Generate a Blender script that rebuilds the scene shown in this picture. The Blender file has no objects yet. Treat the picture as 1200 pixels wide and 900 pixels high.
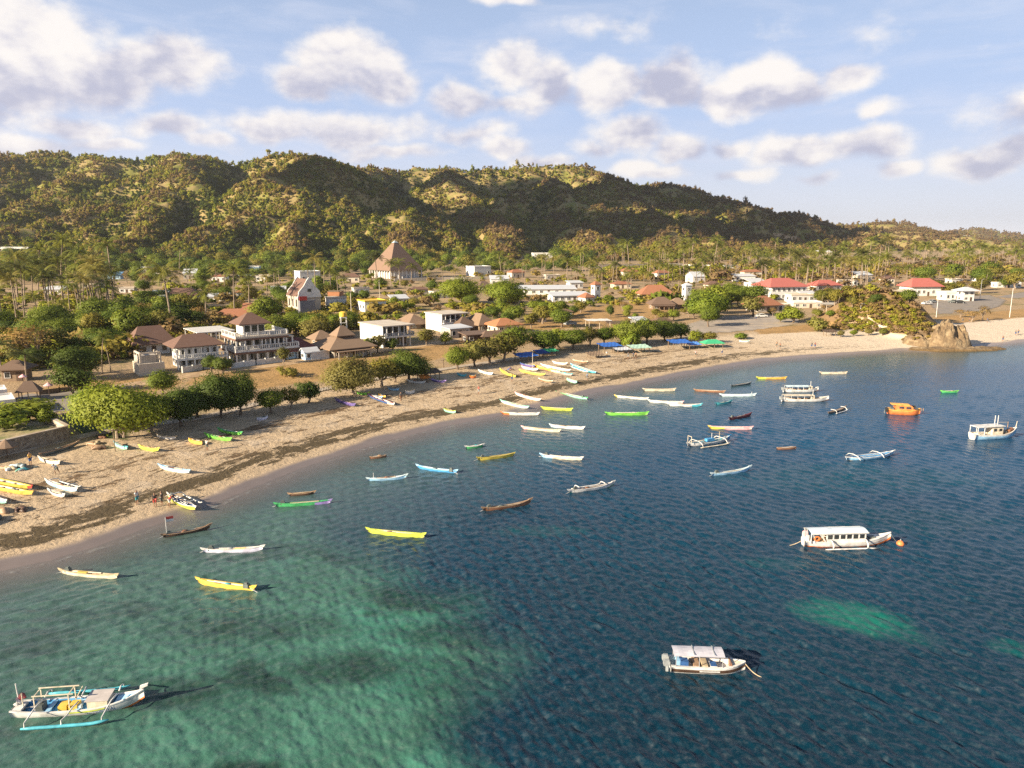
import bpy, math, random
import numpy as np
from mathutils import Vector, Matrix
R = math.radians
random.seed(7)
rng = np.random.default_rng(11)
sc = bpy.context.scene
COL = sc.collection

# ---------------------------------------------------------------- camera
CAM_H = 30.0          # drone height above the sea, metres
F = 870.0             # focal length in photo pixels (1200 wide)
TH = math.atan((450 - 280) / F)
CT, ST = math.cos(TH), math.sin(TH)
cam_d = bpy.data.cameras.new('camera')
cam_d.sensor_width = 36.0
cam_d.lens = 36.0 * F / 1200.0
cam_d.clip_start = 0.5
cam_d.clip_end = 60000
cam = bpy.data.objects.new('camera', cam_d)
cam.location = (0, 0, CAM_H)
cam.rotation_euler = (math.pi / 2 - TH, 0, 0)
COL.objects.link(cam)
sc.camera = cam

def ray(px, py):
    cx = (px - 600) / F
    cy = (450 - py) / F
    return np.array([cx, CT + cy * ST, -ST + cy * CT])

# ---------------------------------------------------------------- render set-up
sc.view_settings.view_transform = 'Standard'
sc.view_settings.look = 'None'
sc.view_settings.gamma = 1.0
sc.view_settings.use_curve_mapping = False
sc.view_settings.exposure = 1.6
sc.render.engine = 'CYCLES'
sc.cycles.use_denoising = False
sc.cycles.adaptive_threshold = 0.004
sc.cycles.max_bounces = 5
sc.cycles.diffuse_bounces = 2
sc.cycles.glossy_bounces = 3
sc.cycles.transmission_bounces = 3
sc.cycles.transparent_max_bounces = 6
sc.cycles.sample_clamp_indirect = 4
sc.cycles.caustics_reflective = False
sc.cycles.caustics_refractive = False

# ---------------------------------------------------------------- sun and sky
SUN_EL = R(21.0)
SUN_AZ = math.atan2(-0.84, -0.52)      # clockwise from +Y
to_sun = Vector((math.sin(SUN_AZ) * math.cos(SUN_EL), math.cos(SUN_AZ) * math.cos(SUN_EL), math.sin(SUN_EL)))
sun_d = bpy.data.lights.new('sun', 'SUN')
sun_d.energy = 4.5
sun_d.angle = R(0.55)
sun_d.color = (1.0, 0.85, 0.635)
sun = bpy.data.objects.new('sun', sun_d)
sun.rotation_euler = to_sun.to_track_quat('Z', 'Y').to_euler()
sun.location = (-200, 100, 300)
COL.objects.link(sun)

world = bpy.data.worlds.new('World')
sc.world = world
world.use_nodes = True

class NT:
    """small helper that wires shader nodes"""
    def __init__(s, tree):
        s.t = tree; s.n = tree.nodes; s.l = tree.links
    def new(s, typ, **kw):
        n = s.n.new(typ)
        for k, v in kw.items():
            setattr(n, k, v)
        return n
    def put(s, inp, v):
        if isinstance(v, bpy.types.NodeSocket):
            s.l.new(v, inp)
        elif v is not None:
            inp.default_value = v
    def math(s, op, a, b=None, c=None, clamp=False):
        n = s.new('ShaderNodeMath', operation=op, use_clamp=clamp)
        s.put(n.inputs[0], a)
        if b is not None: s.put(n.inputs[1], b)
        if c is not None: s.put(n.inputs[2], c)
        return n.outputs[0]
    def vec(s, op, a, b=None):
        n = s.new('ShaderNodeVectorMath', operation=op)
        s.put(n.inputs[0], a)
        if b is not None:
            if op == 'SCALE': s.put(n.inputs['Scale'], b)
            else: s.put(n.inputs[1], b)
        return n.outputs['Value'] if op in ('DOT_PRODUCT', 'LENGTH') else n.outputs[0]
    def noise(s, vec, scale, detail=4, rough=0.55, dist=0.0, dim='3D'):
        n = s.new('ShaderNodeTexNoise', noise_dimensions=dim)
        if vec is not None: s.l.new(vec, n.inputs['Vector'])
        s.put(n.inputs['Scale'], scale); s.put(n.inputs['Detail'], detail); s.put(n.inputs['Roughness'], rough); s.put(n.inputs['Distortion'], dist)
        return n.outputs[0]
    def ramp(s, fac, stops, interp='LINEAR'):
        n = s.new('ShaderNodeValToRGB')
        n.color_ramp.interpolation = interp
        e = n.color_ramp.elements
        while len(e) < len(stops): e.new(0.5)
        for el, (p, c) in zip(e, stops):
            el.position = p
            el.color = (*c, 1) if not np.isscalar(c) else (c, c, c, 1)
        s.put(n.inputs[0], fac)
        return n.outputs[0]
    def mix(s, fac, a, b, blend='MIX'):
        n = s.new('ShaderNodeMix', data_type='RGBA', blend_type=blend)
        s.put(n.inputs[0], fac)
        for i, v in ((6, a), (7, b)):
            if isinstance(v, (tuple, list)): v = (*v[:3], 1)
            s.put(n.inputs[i], v)
        return n.outputs[2]
    def step(s, x, lo, hi):
        n = s.new('ShaderNodeMapRange', interpolation_type='SMOOTHSTEP')
        s.put(n.inputs[0], x); s.put(n.inputs[1], lo); s.put(n.inputs[2], hi)
        return n.outputs[0]

def build_world():
    w = NT(world.node_tree)
    w.n.clear()
    out = w.new('ShaderNodeOutputWorld')
    bg = w.new('ShaderNodeBackground')
    w.l.new(bg.outputs[0], out.inputs[0])
    sky = w.new('ShaderNodeTexSky', sky_type='NISHITA')
    sky.sun_disc = False
    sky.sun_elevation = SUN_EL
    sky.sun_rotation = SUN_AZ % (2 * math.pi)
    sky.altitude = 50
    sky.air_density = 1.0
    sky.dust_density = 0.6
    sky.ozone_density = 1.6
    tc = w.new('ShaderNodeTexCoord').outputs['Generated']
    sep = w.new('ShaderNodeSeparateXYZ'); w.l.new(tc, sep.inputs[0])
    az = w.math('ARCTAN2', sep.outputs[0], sep.outputs[1])
    el = w.math('ARCSINE', sep.outputs[2])
    comb = w.new('ShaderNodeCombineXYZ')
    w.l.new(az, comb.inputs[0]); w.l.new(el, comb.inputs[1])
    P = comb.outputs[0]
    # the cumulus field: soft lumps in azimuth / elevation, broken up by fractal noise
    warp = w.new('ShaderNodeTexNoise', noise_dimensions='3D')
    w.l.new(P, warp.inputs['Vector'])
    warp.inputs['Scale'].default_value = 16; warp.inputs['Detail'].default_value = 1.5
    wv = w.vec('SUBTRACT', warp.outputs[1], (0.5, 0.5, 0.5))
    Pw = w.vec('ADD', P, w.vec('SCALE', wv, 0.035))
    lumps = [  # px, py, rx, ry, strength
        (35, 62, 92, 62, 1.0), (112, 88, 70, 45, .95), (190, 72, 78, 34, .72), (20, 100, 70, 40, .9),
        (398, 72, 62, 44, 1.0), (440, 92, 55, 28, .95), (360, 92, 50, 26, .9),
        (318, 145, 66, 24, .85), (420, 150, 85, 24, .85), (190, 148, 50, 18, .75), (85, 150, 62, 17, .65),
        (545, 112, 46, 24, .8), (610, 82, 80, 34, .6), (600, 120, 60, 22, .6), (650, 92, 46, 34, .75),
        (710, 100, 50, 32, .85), (790, 95, 56, 38, 1.0), (855, 112, 62, 26, .95), (885, 98, 48, 28, .95),
        (930, 106, 60, 22, .85), (990, 92, 50, 12, .7), (560, 158, 70, 18, .6), (590, 172, 40, 16, .75),
        (740, 158, 60, 28, .7), (800, 175, 42, 18, .85), (700, 172, 50, 18, .6), (740, 200, 40, 12, .65),
        (925, 175, 68, 24, .8), (1010, 165, 56, 24, .8), (1050, 193, 30, 12, .75), (1030, 128, 28, 12, .65),
        (860, 170, 40, 16, .65), (1145, 192, 56, 17, .8), (1195, 178, 44, 20, .85), (590, -2, 60, 10, .6),
        (690, 30, 130, 20, .28), (1080, 40, 170, 30, .25), (470, 178, 70, 15, .62), (30, 172, 70, 13, .6), (255, 165, 50, 13, .6), (130, 170, 46, 10, .55), (640, 188, 60, 13, .6), (870, 205, 60, 11, .55), (960, 205, 40, 9, .5), (760, 205, 46, 11, .6),
        (-120, 120, 120, 40, .9), (-300, 60, 130, 60, .9), (1330, 120, 130, 40, .9), (1500, 170, 120, 30, .8),
        (1700, 90, 160, 50, .9), (-560, 150, 140, 40, .8),
    ]
    fld = None; btm = None
    for px, py, rx, ry, st in lumps:
        d = ray(px, py); d = d / np.linalg.norm(d)
        a, e = math.atan2(d[0], d[1]), math.asin(d[2])
        q = w.vec('MULTIPLY', w.vec('SUBTRACT', Pw, (a, e, 0)), (F / rx / 1.02, F / ry / 1.02, 0))
        r = w.vec('LENGTH', q)
        v = w.math('MULTIPLY_ADD', r, -st, st * 1.12)
        fld = v if fld is None else w.math('SMOOTH_MAX', fld, v, 0.12)
        # height inside the lump, weighted by how much of the lump is here
        sy = w.new('ShaderNodeSeparateXYZ'); w.l.new(q, sy.inputs[0])
        hgt = w.math('MULTIPLY', sy.outputs[1], w.math('MAXIMUM', v, 0.0))
        btm = hgt if btm is None else w.math('ADD', btm, hgt)
    sc_p = w.vec('MULTIPLY', P, (1.0, 1.5, 1.0))
    n1 = w.noise(sc_p, 11, 6, 0.58)
    n2 = w.noise(w.vec('ADD', sc_p, (-0.024, 0.024, 0)), 10, 3, 0.5)
    dens = w.math('ADD', fld, w.math('MULTIPLY', w.math('SUBTRACT', n1, 0.51), 1.2))
    mask = w.step(dens, 0.09, 0.54)
    lit = w.math('ADD', w.math('MULTIPLY', w.math('SUBTRACT', n1, n2), 2.6), w.math('MULTIPLY', btm, 0.62))
    lit = w.math('ADD', lit, w.math('MULTIPLY', w.math('SUBTRACT', 0.75, dens), 0.28))
    lit = w.step(lit, -0.42, 0.42)
    ccol = w.ramp(lit, [(0, (0.46, 0.47, 0.60)), (0.42, (0.68, 0.66, 0.72)), (1, (0.93, 0.88, 0.84))])
    # pale air near the horizon
    base = w.mix(1.0, sky.outputs[0], (0.105, 0.105, 0.105), 'MULTIPLY')
    hz = w.step(el, 0.17, -0.02)
    tint = w.mix(w.math('MULTIPLY', w.step(el, 0.60, 0.10), 0.92), base, w.ramp(hz, [(0, (0.46, 0.58, 0.84)), (0.45, (0.60, 0.67, 0.84)), (1, (0.72, 0.75, 0.84))]))
    cir = w.noise(w.vec('MULTIPLY', P, (3.0, 14.0, 1.0)), 2.2, 5, 0.6, 0.4)
    cm = w.math('MULTIPLY', w.step(cir, 0.42, 0.75), w.math('MULTIPLY', w.step(el, -0.02, 0.1), 0.38))
    tint = w.mix(cm, tint, (0.70, 0.73, 0.85))
    mask = w.math('MULTIPLY', mask, w.step(el, -0.01, 0.05))
    colr = w.mix(w.math('MULTIPLY', mask, 0.95), tint, ccol)
    w.l.new(colr, bg.inputs[0])
    bg.inputs[1].default_value = 0.37
    world.cycles.sampling_method = 'NONE'
build_world()

# ---------------------------------------------------------------- numpy noise
def _hash(ix, iy, seed):
    h = ix * np.uint32(374761393) + iy * np.uint32(668265263) + np.uint32((seed * 1442695041) & 0xffffffff)
    h = (h ^ (h >> np.uint32(13))) * np.uint32(1274126177)
    return h ^ (h >> np.uint32(16))
_GC = np.cos(np.arange(256) * (2 * math.pi / 256)).astype(np.float32); _GS = np.sin(np.arange(256) * (2 * math.pi / 256)).astype(np.float32)
def gnoise(x, y, seed=0):
    x = np.asarray(x, float); y = np.asarray(y, float)
    ix = np.floor(x); iy = np.floor(y); fx = (x - ix).astype(np.float32); fy = (y - iy).astype(np.float32)
    ix = ix.astype(np.int64).astype(np.uint32); iy = iy.astype(np.int64).astype(np.uint32)
    u = fx * fx * fx * (fx * (fx * 6 - 15) + 10); v = fy * fy * fy * (fy * (fy * 6 - 15) + 10)
    def g(dx, dy):
        a = _hash(ix + np.uint32(dx), iy + np.uint32(dy), seed) >> np.uint32(24)
        return _GC[a] * (fx - dx) + _GS[a] * (fy - dy)
    return 1.5 * ((g(0, 0) * (1 - u) + g(1, 0) * u) * (1 - v) + (g(0, 1) * (1 - u) + g(1, 1) * u) * v)
def fbm(x, y, seed=0, octv=4, gain=0.5):
    a = 1.0; s = 0.0; t = 0.0
    for i in range(octv):
        s = s + a * gnoise(x * 2 ** i + 17.3 * i, y * 2 ** i - 9.1 * i, seed + i); t += a; a *= gain
    return s / t
def ridged(x, y, seed=0, octv=4):
    a = 1.0; s = 0.0; t = 0.0
    for i in range(octv):
        s = s + a * (1 - np.abs(gnoise(x * 2 ** i + 5.7 * i, y * 2 ** i + 3.1 * i, seed + i)) * 1.6); t += a; a *= 0.5
    return s / t
def sstep(x, lo, hi):
    t = np.clip((x - lo) / (hi - lo), 0, 1)
    return t * t * (3 - 2 * t)

# ---------------------------------------------------------------- terrain
def P0(px, py, z=0.0):
    d = ray(px, py)
    t = (z - CAM_H) / d[2]
    return np.array([d[0] * t, d[1] * t, z])

_shore_px = [(-420, 905), (-220, 760), (-90, 700), (0, 668), (60, 655), (110, 640), (160, 622), (205, 606), (250, 589), (300, 569), (350, 549), (400, 532), (450, 517), (520, 499),
             (590, 486), (650, 471), (700, 459), (760, 447), (830, 433), (900, 422), (960, 417), (1010, 413.5), (1060, 410), (1085, 411), (1120, 409), (1160, 404.5), (1200, 400), (1260, 391), (1400, 374), (1700, 350), (2600, 322)]
SHORE = np.array([P0(*p)[:2] for p in _shore_px])
_seg_len = np.linalg.norm(np.diff(SHORE, axis=0), axis=1)
_cum = np.concatenate([[0], np.cumsum(_seg_len)])
_poly = np.vstack([SHORE, [[9000, 2000], [9000, -900], [-900, -900]]])

def inside(poly, x, y):
    c = np.zeros(x.shape, bool)
    n = len(poly)
    for i in range(n):
        x0, y0 = poly[i]; x1, y1 = poly[(i + 1) % n]
        if y0 == y1: continue
        cond = ((y0 > y) != (y1 > y)) & (x < (x1 - x0) * (y - y0) / (y1 - y0) + x0)
        c ^= cond
    return c
def poly_dist(pl, x, y, closed=False):
    best = np.full(x.shape, 1e12); s = np.zeros(x.shape)
    n = len(pl); cum = 0.0
    for i in range(n if closed else n - 1):
        a = pl[i]; b = pl[(i + 1) % n]
        d = b - a; L2 = max(d @ d, 1e-9); L = math.sqrt(L2)
        t = np.clip(((x - a[0]) * d[0] + (y - a[1]) * d[1]) / L2, 0, 1)
        q = (x - a[0] - t * d[0]) ** 2 + (y - a[1] - t * d[1]) ** 2
        m = q < best
        best = np.where(m, q, best); s = np.where(m, cum + t * L, s)
        cum += L
    return np.sqrt(best), s
def shore(x, y):
    """signed distance to the waterline (positive on land) and the way along it"""
    x = np.asarray(x, float); y = np.asarray(y, float)
    d, s = poly_dist(SHORE, x, y)
    return np.where(inside(_poly, x, y), -d, d), s

# skyline of the hills: photo column, skyline row, depth of the ridge, depth of the foot
_hill = [(-700, 190, 900, 560), (-300, 186, 950, 590), (0, 186, 1050, 620), (70, 180, 1050, 620), (130, 185, 1060, 620), (180, 189, 1060, 625), (215, 180, 1050, 630), (250, 184, 1060, 640), (290, 194, 1090, 640),
         (322, 184, 1040, 640), (345, 180, 1030, 640), (380, 185, 1060, 640), (410, 196, 1180, 645), (450, 199, 1280, 650), (500, 198, 1330, 660), (560, 200, 1360, 690), (600, 197, 1390, 700), (650, 196, 1400, 720),
         (680, 194, 1400, 740), (720, 208, 1420, 760), (745, 219, 1420, 780), (775, 214, 1400, 800), (810, 222, 1420, 820), (860, 236, 1450, 860), (890, 244, 1480, 900),
         (910, 251, 1520, 940), (930, 249, 1600, 980), (960, 260, 1650, 1010), (990, 265, 1750, 1060), (1020, 261, 1850, 1120), (1060, 260, 1950, 1180), (1080, 269, 2100, 1250), (1105, 272, 2400, 1500),
         (1120, 270, 2900, 1900), (1140, 267, 3000, 2100), (1160, 269, 3000, 2200), (1180, 272, 3050, 2300), (1200, 275, 3100, 2350), (1300, 270, 3300, 2500), (1500, 272, 3600, 2700), (2200, 268, 4500, 3400)]
_ha = []; _he = []; _hr = []; _hb = []
for px, py, yr, yb in _hill:
    d = ray(px, 280); _ha.append(d[0] / d[1])
    d = ray(px, py); _he.append(d[2] / d[1]); _hr.append(yr * 1.16); _hb.append(yb * 1.13)
def _A(px):
    d = ray(px, 275); return d[0] / d[1]
# spurs that come down off the ridge: column at the top, column at the foot, how far forward the foot reaches (m), steepness of the flanks, start along the ridge-to-foot way
_spurs = [(-230, -420, 60, .50), (-120, -300, 70, .50), (-40, -210, 60, .52), (30, -140, 80, .50), (140, 0, 90, .50), (222, 110, 60, .55), (262, 120, 110, .50), (285, 215, 60, .56),
          (350, 325, 120, .52), (372, 420, 60, .55), (395, 505, 90, .50), (515, 615, 80, .50), (625, 700, 70, .48), (700, 800, 90, .46), (765, 845, 60, .46), (790, 905, 90, .42),
          (860, 950, 60, .42), (905, 985, 70, .42), (935, 1015, 60, .40), (985, 1040, 60, .40), (1030, 1075, 60, .40), (1062, 1105, 60, .40), (1085, 1140, 60, .40), (1120, 1120, 60, .36), (1142, 1160, 60, .36), (1180, 1200, 60, .36), (1240, 1260, 80, .36), (1320, 1340, 80, .36), (1420, 1440, 80, .36), (1560, 1580, 80, .36)]
def _ridge_pt(px):
    a = _A(px); yr = float(np.interp(a, _ha, _hr)); e = float(np.interp(a, _ha, _he)); yb = float(np.interp(a, _ha, _hb))
    return a, yr, max(CAM_H + e * yr - 8, 3.0), yb
_lines = []
for _pt, _pf, _fw, _sl in _spurs:
    a1, yr, H1, _ = _ridge_pt(_pt); a0, _, _, yb = _ridge_pt(_pf)
    pts = []
    gg_ = np.random.default_rng(abs(_pt) + 7)
    for k in range(8):
        t = 1 - k / 7
        yy = yb - _fw + (yr - yb + _fw) * t
        aa = a0 + (a1 - a0) * (t ** 1.15)
        zz = H1 * (0.62 * t ** 1.35 + 0.38 * (t * t * (3 - 2 * t))) * (1 + (0.10 * gg_.normal() if 0 < k < 7 else 0)) + 6 * t * (1 - t)
        if k == 7: zz = -4
        pts.append((aa * yy + (14 * gg_.normal() if 0 < k < 7 else 0), yy, zz))
    _sl *= 1.42
    _lines.append((pts, _sl))
    # a short side spur on each flank
    for s_, kk in ((-1, 2), (1, 3), (-1, 4)):
        x0, y0, z0 = pts[kk]; sc_ = (yr - yb) / 430
        _lines.append(([(x0, y0, z0), (x0 + s_ * 45 * sc_, y0 - 45 * sc_, z0 * .74), (x0 + s_ * 75 * sc_, y0 - 105 * sc_, z0 * .40), (x0 + s_ * 85 * sc_, y0 - 150 * sc_, -3)], _sl * 1.1))
_rl = []
for _px in list(range(-700, 1240, 14)) + list(range(1240, 2200, 60)):
    a, yr, H1, yb = _ridge_pt(_px); _rl.append((a * yr, yr, H1))
_lines.append((_rl, 1.0))

def _lines_height(x, y):
    best = np.full(x.shape, -50.0)
    for pts, sl in _lines:
        A_ = np.array(pts)
        for (x0, y0, z0), (x1, y1, z1) in zip(A_[:-1], A_[1:]):
            pad = max(z0, z1) / sl + 20
            m = (x > min(x0, x1) - pad) & (x < max(x0, x1) + pad) & (y > min(y0, y1) - pad) & (y < max(y0, y1) + pad)
            if not m.any(): continue
            xm, ym = x[m], y[m]
            dx, dy = x1 - x0, y1 - y0; L2 = dx * dx + dy * dy + 1e-9
            t = np.clip(((xm - x0) * dx + (ym - y0) * dy) / L2, 0, 1)
            d = np.sqrt((xm - x0 - t * dx) ** 2 + (ym - y0 - t * dy) ** 2)
            z = z0 + (z1 - z0) * t - sl * (np.sqrt(d * d + 144) - 12)
            b = best[m]
            k = 4.0      # rounded joins
            hh = np.clip(0.5 + 0.5 * (z - b) / k, 0, 1)
            best[m] = b * (1 - hh) + z * hh + k * hh * (1 - hh)
    return best

def hill(x, y):
    x = np.asarray(x, float); y = np.asarray(y, float)
    shp = x.shape; x = np.atleast_1d(x).ravel(); y = np.atleast_1d(y).ravel()
    out = np.zeros(x.shape)
    m = (y > 430)
    if m.any():
        xm, ym = x[m], y[m]
        wx = xm + 22 * fbm(xm / 85, ym / 85, 31, 3); wy = ym + 22 * fbm(xm / 85 + 7, ym / 85, 37, 3)
        z = _lines_height(wx, wy)
        rough = np.clip(z / 25, 0, 1)
        z = z + rough * (7 * fbm(xm / 34, ym / 34, 51, 3) + 9 * (ridged(xm / 60, ym / 60, 47, 2) - .55))
        a = xm / ym
        e = np.interp(a, _ha, _he); yr = np.interp(a, _ha, _hr); yb = np.interp(a, _ha, _hb)
        fr = np.interp(a, [_A(600), _A(700), _A(820), _A(900), _A(980), _A(1080), _A(1130)], [0, 14, 20, 17, 13, 9, 0])
        yf = yb - 20
        z = np.maximum(z, fr * np.exp(-((ym - yf) / 75) ** 2) * (0.75 + 0.6 * gnoise(xm / 60, ym / 200, 61)) - 2)
        lim = CAM_H + (e - 0.002) * ym - 7
        z = np.where((ym < yr) & (z > lim - 6), lim - 6 + 6 * (1 - np.exp(-np.clip(z - lim + 6, 0, 60) / 6)), z)
        out[m] = np.maximum(z, 0) * sstep(ym, 430, 520)
    return out.reshape(shp)

_mounds = []      # (x, y, rx, ry, rot, height) of small rises
def _mound(px, py, rx, ry, rot, h):
    c = P0(px, py, 2.0); _mounds.append((c[0], c[1], rx, ry, rot, h))
_mound(1000, 378, 13, 14, 0.0, 3.2)
_mound(1027, 379, 14, 14, 0.0, 5.2)
_mound(1052, 383, 11, 12, 0.2, 4.8)
_mound(1074, 391, 8, 9, 0.2, 3.2)

def terrain(x, y, d=None, hl=None):
    x = np.asarray(x, float); y = np.asarray(y, float)
    if d is None: d, s = shore(x, y)
    if hl is None: hl = hill(x, y)
    land = 2.3 * (1 - np.exp(-np.maximum(d, 0) / 21)) + 0.008 * np.clip(d - 40, 0, 700)
    land = land + sstep(d, 3, 12) * 0.10 * fbm(x / 5, y / 5, 3, 3) + sstep(d, 45, 120) * 0.5 * gnoise(x / 45, y / 45, 8)
    sea_ = np.maximum(0.11 * d, -7)
    z = np.where(d > 0, land, sea_)
    for cx, cy, rx, ry, rot, h in _mounds:
        ux = (x - cx) * math.cos(rot) + (y - cy) * math.sin(rot); uy = -(x - cx) * math.sin(rot) + (y - cy) * math.cos(rot)
        q = (ux / rx) ** 2 + (uy / ry) ** 2
        z = z + h * np.exp(-q * q * 0.9) * (1 + 0.25 * gnoise(x / 6, y / 6, 77))
    return z + hl * (d > 0)

_gx = np.arange(-1000, 1001, 2.0); _gy = np.arange(20, 1700, 2.0)
_GX, _GY = np.meshgrid(_gx, _gy)
_GH = terrain(_GX.ravel(), _GY.ravel()).reshape(_GX.shape)
def quick_h(x, y):
    """ground height from the stored grid (bilinear)"""
    fx = np.clip((x + 1000) / 2.0, 0, len(_gx) - 1.001); fy = np.clip((y - 20) / 2.0, 0, len(_gy) - 1.001)
    ix = fx.astype(int); iy = fy.astype(int); u = fx - ix; v = fy - iy
    return (_GH[iy, ix] * (1 - u) + _GH[iy, ix + 1] * u) * (1 - v) + (_GH[iy + 1, ix] * (1 - u) + _GH[iy + 1, ix + 1] * u) * v
_YS = np.geomspace(30, 1690, 900)
_gcache = {}
def G(px, py):
    """point on the ground seen at a photo pixel"""
    if (px, py) in _gcache: return _gcache[(px, py)].copy()
    d = ray(px, py)
    far = False
    ys = _YS
    t = ys / d[1]
    df = CAM_H + t * d[2] - quick_h(t * d[0], ys)
    if not (df < 0).any():
        ys = np.geomspace(1600, 5000, 300); t = ys / d[1]; far = True
        df = CAM_H + t * d[2] - terrain(t * d[0], ys)
    k = max(int(np.argmax(df < 0)), 1) if (df < 0).any() else len(ys) - 1
    yy = np.linspace(ys[k - 1], ys[k], 12); tt = yy / d[1]
    hh = terrain(tt * d[0], yy) if far else quick_h(tt * d[0], yy)
    df = CAM_H + tt * d[2] - hh
    j = max(int(np.argmax(df < 0)), 1) if (df < 0).any() else 11
    f = df[j - 1] / (df[j - 1] - df[j] + 1e-9)
    y = yy[j - 1] + (yy[j] - yy[j - 1]) * min(max(f, 0), 1)
    tq = y / d[1]; x = d[0] * tq
    r = np.array([x, y, float(hh[j]) if far else float(quick_h(np.array([x]), np.array([y]))[0])])
    _gcache[(px, py)] = r
    return r.copy()
def GZ(x, y):
    return float(quick_h(np.array([float(x)]), np.array([float(y)]))[0])
def mpp(p):
    """metres per photo pixel at a point"""
    return (p[1] * CT - (p[2] - CAM_H) * ST) / F

# ---------------------------------------------------------------- object helpers
def tag(o, label=None, cat=None, group=None, kind=None):
    if label: o['label'] = label
    if cat: o['category'] = cat
    if group: o['group'] = group
    if kind: o['kind'] = kind
    return o
def empty(name, loc, rz=0.0, label=None, cat=None, group=None):
    o = bpy.data.objects.new(name, None)
    o.location = loc; o.rotation_euler = (0, 0, rz); o.empty_display_size = 0.5
    COL.objects.link(o)
    return tag(o, label, cat, group)
def link_mesh(name, me, parent=None):
    o = bpy.data.objects.new(name, me); COL.objects.link(o)
    if parent is not None: o.parent = parent
    return o
KIDS = {}
def np_mesh(name, verts, faces, mats=(), smooth=False, fmat=None, nrm=None):
    """mesh from numpy arrays; faces (n,3) or (n,4)"""
    me = bpy.data.meshes.new(name)
    v = np.asarray(verts, np.float32); f = np.asarray(faces, np.int32)
    k = f.shape[1]
    me.vertices.add(len(v)); me.vertices.foreach_set('co', v.ravel())
    me.loops.add(f.size); me.loops.foreach_set('vertex_index', f.ravel())
    me.polygons.add(len(f)); me.polygons.foreach_set('loop_start', np.arange(0, f.size, k, dtype=np.int32))
    if fmat is not None: me.polygons.foreach_set('material_index', np.asarray(fmat, np.int32))
    me.polygons.foreach_set('use_smooth', np.full(len(f), bool(smooth)))
    for m in mats: me.materials.append(m)
    me.update(calc_edges=True)
    if nrm is not None:
        me.polygons.foreach_set('use_smooth', np.ones(len(f), bool))
        me.normals_split_custom_set_from_vertices(np.asarray(nrm, np.float32))
    return me
def f_attr(me, name, vals):
    a = me.attributes.new(name, 'FLOAT', 'POINT'); a.data.foreach_set('value', np.asarray(vals, np.float32).ravel())
def c_attr(me, name, rgb):
    a = me.attributes.new(name, 'FLOAT_COLOR', 'POINT')
    c = np.ones((len(rgb), 4), np.float32); c[:, :3] = rgb
    a.data.foreach_set('color', c.ravel())

class MB:
    """collects shapes and links them as one mesh object"""
    def __init__(s):
        s.v = []; s.f = []; s.m = []; s.q = []
    def add(s, vs, fs, mat=0):
        o = len(s.v)
        s.q.append((vs, fs, mat))
        s.v += [tuple(map(float, p)) for p in vs]
        s.f += [tuple(o + i for i in f) for f in fs]
        s.m += [mat] * len(fs)
        return s
    def box(s, x0, x1, y0, y1, z0, z1, mat=0):
        v = [(x0, y0, z0), (x1, y0, z0), (x1, y1, z0), (x0, y1, z0), (x0, y0, z1), (x1, y0, z1), (x1, y1, z1), (x0, y1, z1)]
        return s.add(v, [(3, 2, 1, 0), (4, 5, 6, 7), (0, 1, 5, 4), (1, 2, 6, 5), (2, 3, 7, 6), (3, 0, 4, 7)], mat)
    def bar(s, p, q, w, h=None, mat=0):
        h = h or w
        p = Vector(p); q = Vector(q); d = (q - p)
        if d.length < 1e-6: return s
        d.normalize()
        up = Vector((0, 0, 1)) if abs(d.z) < 0.95 else Vector((0, 1, 0))
        a = d.cross(up).normalized() * (w / 2); b = a.cross(d).normalized() * (h / 2)
        v = [p - a - b, p + a - b, p + a + b, p - a + b, q - a - b, q + a - b, q + a + b, q - a + b]
        return s.add(v, [(0, 1, 2, 3), (7, 6, 5, 4), (0, 4, 5, 1), (1, 5, 6, 2), (2, 6, 7, 3), (3, 7, 4, 0)], mat)
    def tube(s, pts, rad, n=6, mat=0, cap=True):
        pts = [Vector(p) for p in pts]
        if np.isscalar(rad): rad = [rad] * len(pts)
        vs = []; fs = []
        for i, p in enumerate(pts):
            d = (pts[min(i + 1, len(pts) - 1)] - pts[max(i - 1, 0)]).normalized()
            up = Vector((0, 0, 1)) if abs(d.z) < 0.9 else Vector((1, 0, 0))
            a = d.cross(up).normalized(); b = a.cross(d)
            for k in range(n):
                t = 2 * math.pi * k / n
                vs.append(p + (a * math.cos(t) + b * math.sin(t)) * rad[i])
        for i in range(len(pts) - 1):
            for k in range(n):
                k2 = (k + 1) % n
                fs.append((i * n + k, i * n + k2, (i + 1) * n + k2, (i + 1) * n + k))
        if cap:
            fs.append(tuple(range(n - 1, -1, -1))); fs.append(tuple((len(pts) - 1) * n + k for k in range(n)))
        return s.add(vs, fs, mat)
    def prism(s, poly, z0, z1, mat=0):
        n = len(poly)
        v = [(x, y, z0) for x, y in poly] + [(x, y, z1) for x, y in poly]
        f = [tuple(range(n - 1, -1, -1)), tuple(range(n, 2 * n))] + [(i, (i + 1) % n, n + (i + 1) % n, n + i) for i in range(n)]
        return s.add(v, f, mat)
    def build(s, name, mats, parent=None, smooth=False):
        me = bpy.data.meshes.new(name)
        me.from_pydata(s.v, [], s.f)
        if not isinstance(mats, (list, tuple)): mats = [mats]
        for m in mats: me.materials.append(m)
        me.polygons.foreach_set('material_index', s.m)
        if smooth: me.polygons.foreach_set('use_smooth', [True] * len(s.f))
        me.update()
        o = link_mesh(name, me, parent)
        if parent is not None: KIDS.setdefault(parent.name, []).append(o)
        return o
def _each(s, name, mats, parent):
    for vs, fs, mat in s.q:
        MB().add(vs, fs, mat).build(name, mats, parent)
MB.each = _each
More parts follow.
